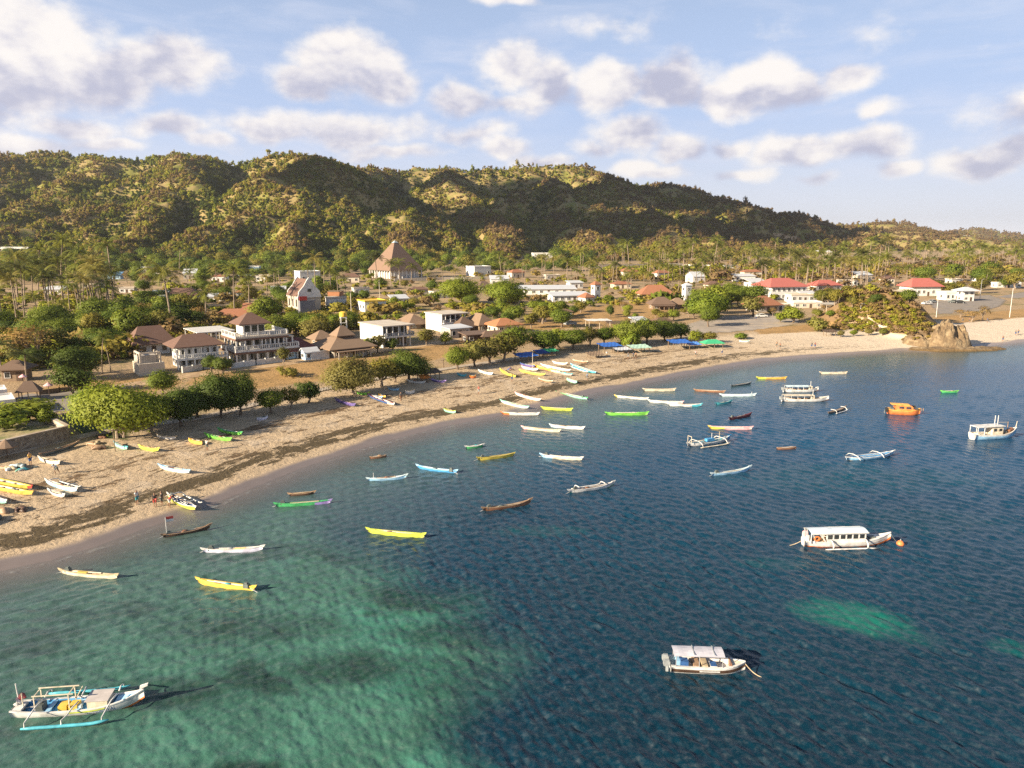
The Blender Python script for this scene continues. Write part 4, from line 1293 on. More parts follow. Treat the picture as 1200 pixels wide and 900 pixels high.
# white slatted pergola roof behind it
p = site(232, 406, 12, 12, R(38)); k = mpp(p)
e = empty('pergola', p, R(38), 'long white slatted pergola roof between the two white villas', 'pergola')
b = MB()
for i in range(7): b.box(0, 44 * k, i * 1.9, i * 1.9 + 1.35, 3.4, 3.55)
b.build('slats', PERG, e)
b = MB()
for i in range(5):
    for j in (0.3, 12.3): b.bar((.4 + (44 * k - .8) * i / 4, j, -1), (.4 + (44 * k - .8) * i / 4, j, 3.2), .25)
b.box(0, 44 * k, .2, .4, 3.2, 3.395); b.box(0, 44 * k, 12.2, 12.4, 3.2, 3.395)
b.each('post', WHITE, e)
# unfinished concrete house with cream wall
p = site(164, 441, 14, 10, R(38)); k = mpp(p)
e = empty('concrete_house', p, R(38), 'half-built low concrete house with cream wall and open roof posts', 'house')
w, d = 28 * k, 34 * k
MB().box(0, w, 0, .3, -1, 14 * k).box(0, .3, .303, d, -1, 14 * k).box(.303, w, d - .3, d, -1, 14 * k).box(w - .3, w, .303, d - .303, -1, 14 * k).build('wall', CREAM, e)
MB().box(.32, w * .8, d * .38, d * .95, 0, 22 * k).build('upper_room', GREYW, e)
MB().box(.31, w - .31, .31, d - .31, 13 * k - .2, 13 * k).build('floor_slab', FLATR, e)
b = MB()
for x_ in (.5, w - .6):
    for y_ in (.6, d * .5, d - .6): b.bar((x_, y_, 13 * k), (x_, y_, 26 * k), .35)
b.bar((.5, .6, 26 * k), (w - .6, .6, 26 * k), .3); b.bar((.5, .6, 26 * k), (.5, d - .6, 26 * k), .3)
b.each('post', CREAM, e)
fence_wall('white panelled fence in front of the villa with glazed veranda', [(214, 437), (238, 433), (262, 430)], 1.2, .15, WHITE, 'fence', 'fence', 2.2)
fence_wall('low white arched fence in front of the three-storey villa', [(272, 432), (300, 428), (333, 424)], 1.2, .15, WHITE, 'fence', 'fence', 2.2)
fence_wall('pale garden wall left of the tall brown-roofed villa', [(108, 402), (126, 399), (146, 396.5)], 1.8, .2, CREAM)
# ---- the row right of the villa
house('low house with a dark red tiled roof right of the three-storey villa', 336, 421, 34, 30, 9, 1, 38, BLUEW, 'hip', paint('dark_red_tiles', (0.17, 0.055, 0.045), .8, .2, 1.0), 13, 1.2, 3, 1)
house('small pale blue kiosk beside the dark red roofed house', 358, 422.5, 16, 14, 10, 1, 38, BLUEW, 'gable_x', SHEET, 4, .4, 2, 1, 'kiosk', 'kiosk')
fence_wall('white gate panel beside the pale blue kiosk', [(365, 422), (386, 420)], 2.0, .2, WHITE, 'gate', 'gate')
e = house('restaurant with a broad two-tiered thatched roof beside a slim yellow tower', 392, 420, 42, 40, 11, 1, 38, GREYW, 'hip', THATCH, 15, 2.0, 4, 2, 'restaurant', 'restaurant', veranda=2.5)
k = mpp(G(392, 420))
r = MB(); hip(r, 12 * k, 28 * k, 12 * k, 26 * k, 24 * k, 11 * k, .8); r.build('upper_roof', THATCH, e)
house('round-shouldered thatched hut behind the broad thatched restaurant', 372, 404, 18, 18, 6, 1, 38, TIMB, 'hip', THATCH, 9, 1.0, 1, 1, 'hut', 'hut')
def modern(label, px, py, w, d, h, rail=True, open_ground=False):
    q = G(px, py); k = mpp(q); w *= k; d *= k; h *= k; yaw = R(38)
    p = site(px, py, w, d, yaw)
    e = empty('modern_house', p, yaw, label, 'house')
    fh = h / 2
    b = MB().box(0, w, 2.2, d, -1.5, h - .3)
    b.box(0, .3, 0, 2.197, -1.5, h - .3)
    b.build('wall', WHITE, e)
    MB().box(-.4, w + .8, -.8, d + .3, h - .297, h).build('roof', FLATR, e)
    MB().box(.303, w + .6, -.7, 2.197, fh - .3, fh).build('balcony_slab', WHITE, e)
    b = MB()
    for i in range(5): b.bar((w * (i + .6) / 5, -.5, fh + .003), (w * (i + .6) / 5, -.5, h - .3), .18)
    for i in range(4): b.bar((w * (i + .7) / 4, -.5, -1), (w * (i + .7) / 4, -.5, fh - .303), .3)
    b.each('column', WHITE, e)
    for fl in range(2):
        for i in range(4):
            u = w * (i + .15) / 4; f = MB(); f.box(u, u + w * .18, 2.10, 2.197, fl * fh + .25, fl * fh + fh * .78); o = f.build('window', TIMBD, e)
            MB().box(u + .1, u + w * .18 - .1, 2.05, 2.097, fl * fh + .35, fl * fh + fh * .78 - .1).build('pane', GLASS, o)
    if rail:
        b = MB(); balustrade(b, [(.4, -.6), (w + .5, -.6), (w + .5, 2)], .9, .5, fh + .003); b.build('railing', STEEL, e)
    return e
e = modern('white flat-roofed two-storey house with a blank side wall and balcony front', 449, 408, 38, 58, 26)
e = modern('small white two-storey house with open ground floor and thatched neighbours', 518, 389, 34, 36, 21)
house('thatched house tucked behind the white house with the blank side wall', 480, 386, 24, 30, 5, 1, 38, TIMB, 'hip', THATCH, 11, 1.0, 2, 1)
house('brown thatched house right of the small white two-storey house', 538, 390, 26, 30, 6, 1, 38, TIMB, 'hip', THATCH_D, 11, 1.0, 2, 1)
house('grey sheet-roofed shop in the row right of the small white house', 528, 397, 28, 22, 11, 1, 38, GREYW, 'shed', SHEET, 2, .6, 3, 1, 'shop', 'shop')
house('thatched house with a long slope left of the orange-roofed cottage', 562, 389, 20, 30, 8, 1, 38, TIMB, 'hip', THATCH, 12, 1.0, 2, 1)
house('cream cottage with a pale orange hipped roof at the end of the row', 583, 392, 30, 26, 10, 1, 30, CREAM, 'hip', TILE_OR, 7, 1.0, 3, 2, 'cottage', 'cottage')
house('open beach café with dark posts in front of the thatched row', 548, 402, 30, 16, 9, 1, 30, DARKW, 'shed', THATCH_D, 2, .8, 3, 1, 'cafe', 'café')
# yellow water tower
p = G(403, 392); k = mpp(p)
e = empty('water_tower', p, R(20), 'slim white lattice tower with a yellow tank above the thatched restaurant', 'water tower')
b = MB()
for sx in (-1, 1):
    for sy in (-1, 1): b.bar((sx * .9, sy * .9, -1), (sx * .75, sy * .75, 21 * k), .26)
for z in (4 * k, 9 * k, 14 * k, 20 * k): b.bar((-.9, -.85, z), (.9, -.85, z), .14); b.bar((-.9, .85, z), (.9, .85, z), .14); b.bar((-.85, -.9, z), (-.85, .9, z), .14); b.bar((.85, -.9, z), (.85, .9, z), .14)
b.each('leg', PERG, e)
b = MB(); b.tube([(0, 0, 21 * k), (0, 0, 21.3 * k), (0, 0, 26 * k), (0, 0, 27 * k)], [.9, 1.1, 1.1, .5], 14); b.build('tank', YELL, e)

# ---- tall gabled house behind
def gabled():
    px, py = 350, 367; q = G(px, py); k = mpp(q); yaw = R(38)
    w, d, h = 28 * k, 32 * k, 21 * k
    p = site(px, py, w, d, yaw)
    e = empty('gabled_house', p, yaw, 'tall grey-white house with flared gable ends and a steep brown roof', 'house')
    MB().box(0, w, 0, d, -1.5, h).build('wall', GREYW, e)
    rh = 19 * k
    for x0 in (0,):
        pass
    # flared gables stand at the front and back faces (y=0 and y=d)
    prof = [(-.25, h - 1.0), (.4, h + rh * .22), (w * .26, h + rh * .55), (w * .42, h + rh * .93), (w * .5, h + rh * 1.06), (w * .58, h + rh * .93), (w * .74, h + rh * .55), (w - .4, h + rh * .22), (w + .25, h - 1.0)]
    for y0, y1 in ((-.45, -.003), (d + .003, d + .45)):
        n = len(prof)
        v = [(x, y0, z) for x, z in prof] + [(x, y1, z) for x, z in prof]
        MB().add(v, [tuple(range(n)), tuple(range(2 * n - 1, n - 1, -1))] + [(i, i + 1, n + i + 1, n + i) for i in range(n - 1)] + [(n - 1, 0, n, 2 * n - 1)]).build('gable_end', WHITE, e)
    r = MB()
    for sg in (0, 1):
        xs = [(-.5, h - .4), (w * .25, h + rh * .48), (w * .5, h + rh * .92)]
        if sg: xs = [(w - x, z) for x, z in xs]
        v = [(x, 0, z) for x, z in xs] + [(x, d, z) for x, z in xs] + [(x, 0, z + .2) for x, z in xs] + [(x, d, z + .2) for x, z in xs]
        r.add(v, [(0, 1, 4, 3), (1, 2, 5, 4), (6, 7, 10, 9), (7, 8, 11, 10), (0, 3, 9, 6), (2, 5, 11, 8), (0, 1, 7, 6), (1, 2, 8, 7), (3, 4, 10, 9), (4, 5, 11, 10)])
    r.build('roof', TILE_BR, e)
    MB().box(-.3, w * .62, -2.4, -.46, -1, h * .72).build('porch', paint('slate_grey', (.17, .17, .19), .8, .1, 1), e)
    MB().box(-.5, w * .28, -2.6, -2.41, h * .72, h * .95).build('red_awning', REDP, e)
    for i in range(3): window(e, 'l', d * (i + .3) / 3, h * .35, 1.0, h * .4, w, d, TIMBD)
    f = MB(); f.box(w * .42, w * .58, -.52, -.453, h + rh * .18, h + rh * .36); f.build('window', GLASS, e)
gabled()
house('white block-like house with an orange water tank on its roof', 384, 363, 22, 20, 13, 1, 20, WHITE, 'flat', FLATR, 1, .4, 2, 2, 'block_house', 'house')
e = house('white L-shaped flat-roofed house with yellow parapet right of the orange tank house', 428, 366, 26, 30, 12, 1, 30, WHITE, 'flat', YELL, 1, .4, 3, 3, 'block_house', 'house')
p = G(392, 361); k = mpp(p)
e = empty('roof_tank', (p[0], p[1] + 3, p[2] + 13.9 * k), 0, 'orange box-like tank on the roof of the white block house', 'tank'); MB().box(-8 * k, 8 * k, -2, 2, 0, 5 * k).build('tank_body', TILE_OR, e); MB().box(-8.3 * k, 8.3 * k, -2.2, 2.2, 5 * k + .003, 5.6 * k).build('lid', TIMB, e)
house('white flat-topped building behind the palms left of the big pyramid roof', 352, 331, 24, 26, 12, 1, 30, WHITE, 'flat', WHITE, 1, .3, 3, 1, 'block_house', 'house')

# ---- the big pyramid roof
def pyramid():
    px, py = 457, 327; q = G(px, py); k = mpp(q); yaw = R(42)
    w, d, h = 48 * k, 48 * k, 9 * k
    p = site(px, py, w, d, yaw)
    e = empty('pyramid_hall', p, yaw, 'great hall under a huge brown pyramid roof at the foot of the hills', 'hall')
    MB().box(w * .12, w * .88, d * .12, d * .88, -2, h + 1).build('wall', WHITE, e)
    r = MB(); c = (w / 2, d / 2)
    ov = w * .01
    r.add([(-ov, -ov, h * 1.05), (w + ov, -ov, h * 1.05), (w + ov, d + ov, h * 1.05), (-ov, d + ov, h * 1.05), (c[0] - 1.3, c[1] - 1.3, 42 * k), (c[0] + 1.3, c[1] - 1.3, 42 * k), (c[0] + 1.3, c[1] + 1.3, 42 * k), (c[0] - 1.3, c[1] + 1.3, 42 * k)],
          [(0, 1, 5, 4), (1, 2, 6, 5), (2, 3, 7, 6), (3, 0, 4, 7), (4, 5, 6, 7), (3, 2, 1, 0)])
    r.build('roof', tile_mat('pyramid_shingles', (0.200, 0.125, 0.085), 1.2), e)
    MB().add([(c[0] - 1.7, c[1] - 1.7, 41.6 * k), (c[0] + 1.7, c[1] - 1.7, 41.6 * k), (c[0] + 1.7, c[1] + 1.7, 41.6 * k), (c[0] - 1.7, c[1] + 1.7, 41.6 * k), (c[0], c[1], 44.5 * k)], [(0, 1, 4), (1, 2, 4), (2, 3, 4), (3, 0, 4), (3, 2, 1, 0)]).build('roof_cap', paint('grey_cap', (.36, .42, .44), .6, .1, 1), e)
    b = MB()
    for i in range(9):
        b.bar((w * (.04 + .92 * i / 8), d * .03, -2), (w * (.04 + .92 * i / 8), d * .03, h * 1.1), .5); b.bar((w * .03, d * (.04 + .92 * i / 8), -2), (w * .03, d * (.04 + .92 * i / 8), h * 1.1), .5)
    b.each('column', WHITE, e)
pyramid()
fence_wall('long pale terrace wall right of the pyramid hall', [(462, 330), (520, 328), (580, 327)], 1.8, .4, CREAM)
fence_wall('second long pale wall among the palms behind the grey sheds', [(690, 315), (760, 313), (800, 312)], 3.0, .5, CREAM)
fence_wall('third pale wall in the palm grove beyond the stilted silo', [(800, 313), (850, 314), (872, 314)], 2.5, .5, WHITE)
# ---- far and mid buildings
H_ = house
H_('white building with a dark open bay right of the pyramid hall', 556, 324, 22, 22, 11, 1, 30, WHITE, 'flat', WHITE, 1, .3, 3, 1, 'block_house', 'house')
H_('small white house below the pyramid hall among bushes', 509, 350, 18, 16, 7, 1, 30, WHITE, 'flat', FLATR, 1, .3, 2, 1)
H_('dark-roofed hut in front of the long terrace wall', 562, 341, 18, 16, 5, 1, 30, TIMB, 'hip', THATCH_D, 6, .8, 2, 1, 'hut', 'hut')
e = H_('long white two-storey resort block on the lower hillside', 625, 305, 42, 14, 8, 2, 8, WHITE, 'flat', WHITE, 1, .4, 9, 1, 'resort_block', 'hotel')
H_('long low shed with a pale grey roof and white end wall', 603, 345, 72, 26, 6, 1, 4, WHITE, 'shed', SHEET, 3, .8, 8, 1, 'shed', 'shed')
H_('second grey-roofed shed with a red hut at its end', 648, 354, 46, 22, 7, 1, 14, WHITE, 'shed', SHEET, 3, .8, 6, 1, 'shed', 'shed')
H_('small brown-roofed hut at the end of the grey-roofed shed', 686, 356, 12, 14, 7, 1, 30, WHITE, 'hip', TILE_TC, 5, .6, 1, 1, 'hut', 'hut')
H_('white gate tower with a red tile cap among the palms', 697, 351, 8, 8, 17, 2, 30, WHITE, 'hip', TILE_TC, 4, .5, 1, 1, 'tower', 'tower')
H_('long house with a terracotta hipped roof above the dry field', 753, 350, 36, 22, 5, 1, 6, CREAM, 'hip', TILE_TC, 10, 1.0, 5, 1)
e = H_('open thatched pavilion on white posts in the dry field', 765, 363, 24, 18, 6, 1, 6, TIMB, 'hip', THATCH_D, 8, 1.0, 3, 1, 'pavilion', 'pavilion', veranda=2.0)
H_('smaller thatched pavilion joined to the right of the open thatched one', 787, 362, 18, 16, 5, 1, 6, TIMB, 'hip', THATCH, 7, .8, 2, 1, 'pavilion', 'pavilion')
H_('narrow grey-white silo-like tower beside the bright green trees', 803, 352, 8, 8, 17, 2, 20, paint('grey_white', (.55, .55, .55), .7, .1, 1), 'hip', SHEET, 3, .3, 1, 1, 'tower', 'tower')
H_('house with a bluish sheet roof among the palms', 860, 330, 26, 16, 6, 1, 6, WHITE, 'shed', SHEET, 2, .5, 3, 1)
H_('white gabled house in the palms left of the bluish sheet roof', 812, 331, 16, 16, 7, 1, 20, WHITE, 'gable_x', SHEET, 5, .4, 2, 1)
e = H_('large white two-storey building with a bright red hipped roof', 903, 351, 46, 40, 15, 2, 12, WHITE, 'hip', TILE_RD, 9, 1.2, 7, 3, 'big_house', 'house', ridge=1.2)
H_('white annex with a flat roof in front of the bright red hipped roof', 927, 354, 30, 14, 8, 1, 12, WHITE, 'flat', CREAM, 1, .4, 4, 1, 'annex', 'house')
H_('red-roofed wing just right of the bright red hipped roof', 957, 341, 32, 20, 6, 1, 12, WHITE, 'hip', TILE_RD, 6, .8, 4, 1)
H_('dark red hut roof beside the round palm thicket', 990, 351, 20, 16, 5, 1, 10, DARKW, 'hip', paint('deep_red_tiles', (.26, .055, .04), .8, .2, 1), 6, .8, 2, 1, 'hut', 'hut')
H_('brown tiled house half hidden by trees left of the white annex', 888, 366, 30, 24, 8, 1, 20, GREYW, 'hip', TILE_TC, 10, 1.2, 3, 1)
e = H_('low pale building in front of the red-roofed wing', 930, 361, 34, 18, 6, 1, 6, CREAM, 'flat', WHITE, 1, .5, 4, 1, 'low_building', 'house')
e = H_('white building with a long light red roof beyond the headland', 1068, 347, 36, 24, 11, 1, 6, WHITE, 'hip', TILE_RD, 9, 1.2, 6, 2, 'big_house', 'house', ridge=1.0)
H_('pale open-fronted shop joined to the left of the light red roof', 1048, 345, 22, 18, 9, 1, 6, CREAM, 'flat', CREAM, 1, .6, 3, 1, 'shop', 'shop')
H_('white market hall with open bays behind the car park', 1108, 352, 28, 16, 9, 1, 6, WHITE, 'flat', WHITE, 1, .5, 5, 1, 'market_hall', 'hall')
e = H_('white stepped temple-like tower house behind the car park', 1128, 353, 14, 12, 12, 2, 6, WHITE, 'hip', SHEET, 4, 1.6, 2, 1, 'tower_house', 'tower')
H_('long white wall-like building beside the coast road', 1168, 337, 30, 10, 5, 1, 4, WHITE, 'flat', WHITE, 1, .3, 5, 1, 'long_building', 'house')
H_('small white house at the far end of the coast road', 1192, 331, 16, 10, 6, 1, 4, WHITE, 'hip', SHEET, 3, .3, 2, 1)
# left distance
H_('long white school-like building below the left hill', 152, 320, 30, 14, 6, 1, 6, WHITE, 'flat', SHEET, 1, .5, 6, 1, 'long_building', 'school')
H_('white house with brown roof right of the long white building', 176, 321, 16, 14, 5, 1, 10, WHITE, 'hip', TILE_BR, 5, .6, 2, 1)
H_('pale blue flat house among trees below the left hill', 279, 323, 24, 16, 10, 1, 10, BLUEW, 'flat', WHITE, 1, .3, 2, 1, 'block_house', 'house')
H_('house with a red tiled roof left of the pale blue house', 232, 317, 16, 12, 6, 1, 10, WHITE, 'hip', TILE_RD, 5, .5, 2, 1)
H_('terracotta-roofed house just left of the pale blue house', 265, 317, 16, 12, 6, 1, 10, CREAM, 'hip', TILE_TC, 5, .5, 2, 1)
H_('small shed with a blue sheet roof in the palm grove', 126, 327, 14, 12, 4, 1, 10, BLUEW, 'shed', paint('blue_sheet', (.14, .30, .52), .6, .1, 1), 4, .4, 1, 1, 'shed', 'shed')
H_('long brown tiled house beside the two tallest palms', 196, 352, 34, 16, 6, 1, 6, GREYW, 'hip', TILE_BR, 8, .8, 4, 1)
H_('grey-roofed house in front of the long brown tiled house', 176, 349, 18, 14, 5, 1, 6, CREAM, 'shed', SHEET, 3, .5, 2, 1)
H_('pale hut with a rounded white side beside the tallest palm', 185, 356, 10, 10, 8, 1, 20, CREAM, 'flat', WHITE, 1, .3, 1, 1, 'hut', 'hut')
H_('white-roofed house between tall palms above the villas', 243, 353, 22, 14, 5, 1, 8, WHITE, 'shed', SHEET, 3, .4, 3, 1)
H_('small blue-roofed shop among the tall palms', 222, 352, 10, 10, 4, 1, 8, WHITE, 'shed', paint('blue_sheet', (.14, .30, .52), .6, .1, 1), 3, .3, 1, 1, 'shop', 'shop')
H_('white house peeping out of trees right of the tall palms', 277, 350, 18, 14, 7, 1, 10, WHITE, 'hip', TILE_TC, 4, .5, 2, 1)
H_('house with long faded red roof just behind the three-storey villa', 252, 377, 46, 20, 6, 1, 8, CREAM, 'hip', TILE_TC, 8, 1.0, 4, 1)
H_('brown gabled house behind trees left of the tall gabled house', 286, 368, 30, 20, 6, 1, 8, TIMB, 'gable_x', TILE_TC, 6, .8, 3, 1)
H_('dark hut under palms at the yard left of the retaining wall', 3, 447, 24, 20, 14, 1, 10, TIMB, 'hip', THATCH_D, 9, 1.0, 2, 1, 'hut', 'hut')
H_('white flat house above the left forest edge', 110, 407, 26, 16, 6, 1, 10, WHITE, 'flat', CREAM, 1, .3, 3, 1, 'block_house', 'house')
# resort terraces on the left hill
for i, (px, py, w_, lab) in enumerate([(2, 297, 30, 'upper left resort terrace with a row of white posts on the left hill'), (28, 300, 34, 'brown roofed resort terrace stepping down the left hill'), (5, 312, 28, 'lowest pale resort terrace at the foot of the left hill')]):
    H_(lab, px, py, w_, 12, 7, 1, 6, CREAM if i != 1 else GREYW, 'flat', [WHITE, TILE_BR, CREAM][i], 1, .5, 5, 1, 'resort_block', 'hotel', veranda=2.5 if i != 1 else 0)
H_('white house on top of the distant right-hand hill', 1128, 276, 16, 8, 4, 1, 4, WHITE, 'flat', WHITE, 1, .3, 3, 1)
H_('roadside building on the hill track with a white roof', 958, 299, 18, 8, 4, 1, 4, CREAM, 'shed', WHITE, 2, .4, 3, 1, 'shed', 'shed')

# many more small houses scattered over the plain
g5 = np.random.default_rng(55)
_more = [
 (52, 345, 'small white shack deep in the dense left palm grove'), (96, 338, 'tan shed roof showing between palms left of the blue sheet roof'), (140, 343, 'white garage-like house right of the blue sheet roof shed'),
 (215, 327, 'cream cottage below the left hill between the red and brown roofs'), (248, 330, 'white cottage under the terracotta roof below the left hill'), (300, 330, 'white cottage right of the pale blue flat house'),
 (318, 345, 'brown-roofed shack left of the tall gabled house among palms'), (400, 331, 'cream bungalow among trees left of the pyramid hall'), (415, 345, 'white bungalow between the pyramid hall and the yellow parapet house'),
 (460, 357, 'white low house right of the yellow parapet house'), (482, 345, 'grey-roofed cottage below the right corner of the pyramid hall'), (530, 335, 'tan cottage just below the long terrace wall'),
 (575, 334, 'white cottage by the far palms right of the dark-roofed hut'), (600, 326, 'terracotta cottage in the palms above the long pale shed'), (640, 328, 'cream cottage in the palms above the grey-roofed sheds'),
 (668, 338, 'white bungalow behind the red-capped gate tower'), (720, 338, 'cream bungalow left of the terracotta long house'), (730, 325, 'tan cottage in the palms behind the terracotta long house'),
 (770, 327, 'white cottage behind the terracotta long house'), (830, 340, 'cream house in the palms above the bright green clump'), (845, 352, 'tan house just behind the bright green clump'),
 (880, 338, 'small white house left of the large red-roofed building'), (872, 326, 'terracotta cottage far in the palms behind the red-roofed building'), (985, 335, 'white cottage in the palms right of the red-roofed wing'),
 (1005, 330, 'tan cottage in the palms behind the round thicket'), (1035, 332, 'cream cottage in the palms left of the light red roof'), (1115, 333, 'white cottage in the palms behind the market hall'),
 (1145, 330, 'terracotta cottage in the palms left of the long white wall-like building'), (655, 372, 'small plank hut on the dry ground above the second blue tarp'), (628, 378, 'grey plank hut on the dry ground behind the walkway thicket'),
 (745, 383, 'small white kiosk behind the dense beach clump'), (770, 384, 'tan kiosk behind the dark olive beach tree'), (905, 363, 'white house wall left of the white annex'), (942, 352, 'cream house squeezed between the annex and the red-roofed wing'),
]
for i, (px, py, lab) in enumerate(_more):
    wl = WHITE if 'white' in lab else (GREYW if ('grey' in lab or 'plank' in lab or 'brown' in lab) else CREAM)
    rf = TILE_TC if 'terracotta' in lab else (SHEET if i % 3 == 0 else (TILE_BR if i % 3 == 1 else FLATR))
    kind = 'flat' if rf is FLATR else ('shed' if rf is SHEET else 'hip')
    H_(lab, px, py, float(g5.uniform(13, 22)), float(g5.uniform(10, 16)), float(g5.uniform(5, 7.5)), 1, float(g5.uniform(2, 30)), wl, kind, rf, float(g5.uniform(2, 4.5)) if kind != 'flat' else 1, .5, 3, 1, 'cottage', 'house')

# ================================================================ trees, palms and shrubs
PLACED = []     # (x, y, r)
def free(x, y, r, foot=True):
    if foot:
        for fx, fy, fr in FOOT:
            if (fx - x) ** 2 + (fy - y) ** 2 < (fr * 0.80 + r * 0.55) ** 2: return False
    return True
def spaced(x, y, r):
    for px, py, pr in PLACED:
        if (px - x) ** 2 + (py - y) ** 2 < ((pr + r)) ** 2: return False
    return True
OPEN = [(326, 330, 374, 366), (424, 282, 500, 327), (380, 347, 446, 366), (898, 328, 952, 350), (1060, 327, 1106, 347), (748, 333, 794, 350), (758, 348, 802, 362), (598, 333, 692, 353), (410, 366, 526, 404), (556, 370, 602, 392),
        (140, 378, 256, 432), (250, 362, 334, 430), (370, 378, 426, 418), (618, 288, 664, 303), (552, 308, 578, 323), (150, 306, 190, 319), (276, 311, 303, 322), (800, 333, 810, 350), (690, 328, 702, 350), (1104, 338, 1146, 352), (845, 320, 880, 330), (958, 330, 985, 341), (228, 306, 285, 316), (928, 350, 962, 361), (1012, 318, 1040, 345)]
def blocks(px, py, h):
    for x0, y0, x1, y1 in OPEN:
        if py > y1 - 1 and py - h < y1 - 2 and x0 - .32 * h < px < x1 + .32 * h: return True
    return False
g6 = np.random.default_rng(66)
def tree_at(px, py, key, h_px=None, h=None, label=None, group=None, rz=None, wide=1.0, name='broadleaf_tree', cat='tree'):
    """one tree whose foot is seen at px,py; h_px = its height in photo pixels"""
    p = G(px, py)
    pool = [k for k in CROWN if k[0] == key]
    kk = pool[int(g6.integers(0, len(pool)))]
    base_h = {'round': 7.0, 'bright': 6.0, 'olive': 6.5, 'dark': 7.0, 'dry': 6.5, 'grand': 9.0, 'grand_dark': 9.0, 'shore': 7.0, 'bush': 1.9, 'dry_bush': 1.7}[key]
    hh = h if h else h_px * mpp(p)
    s = hh / base_h
    PLACED.append((p[0], p[1], 1.2 * s))
    e = place_tree(CROWN[kk], name, (p[0], p[1], p[2] - .05), (s * wide * g6.uniform(.82, 1.15), s * wide * g6.uniform(.85, 1.12), s * g6.uniform(.9, 1.08)), float(g6.uniform(0, 6.28)) if rz is None else rz, label, cat, group)
    e.rotation_euler.x = float(g6.normal(0, .07)); e.rotation_euler.y = float(g6.normal(0, .07))
    return e

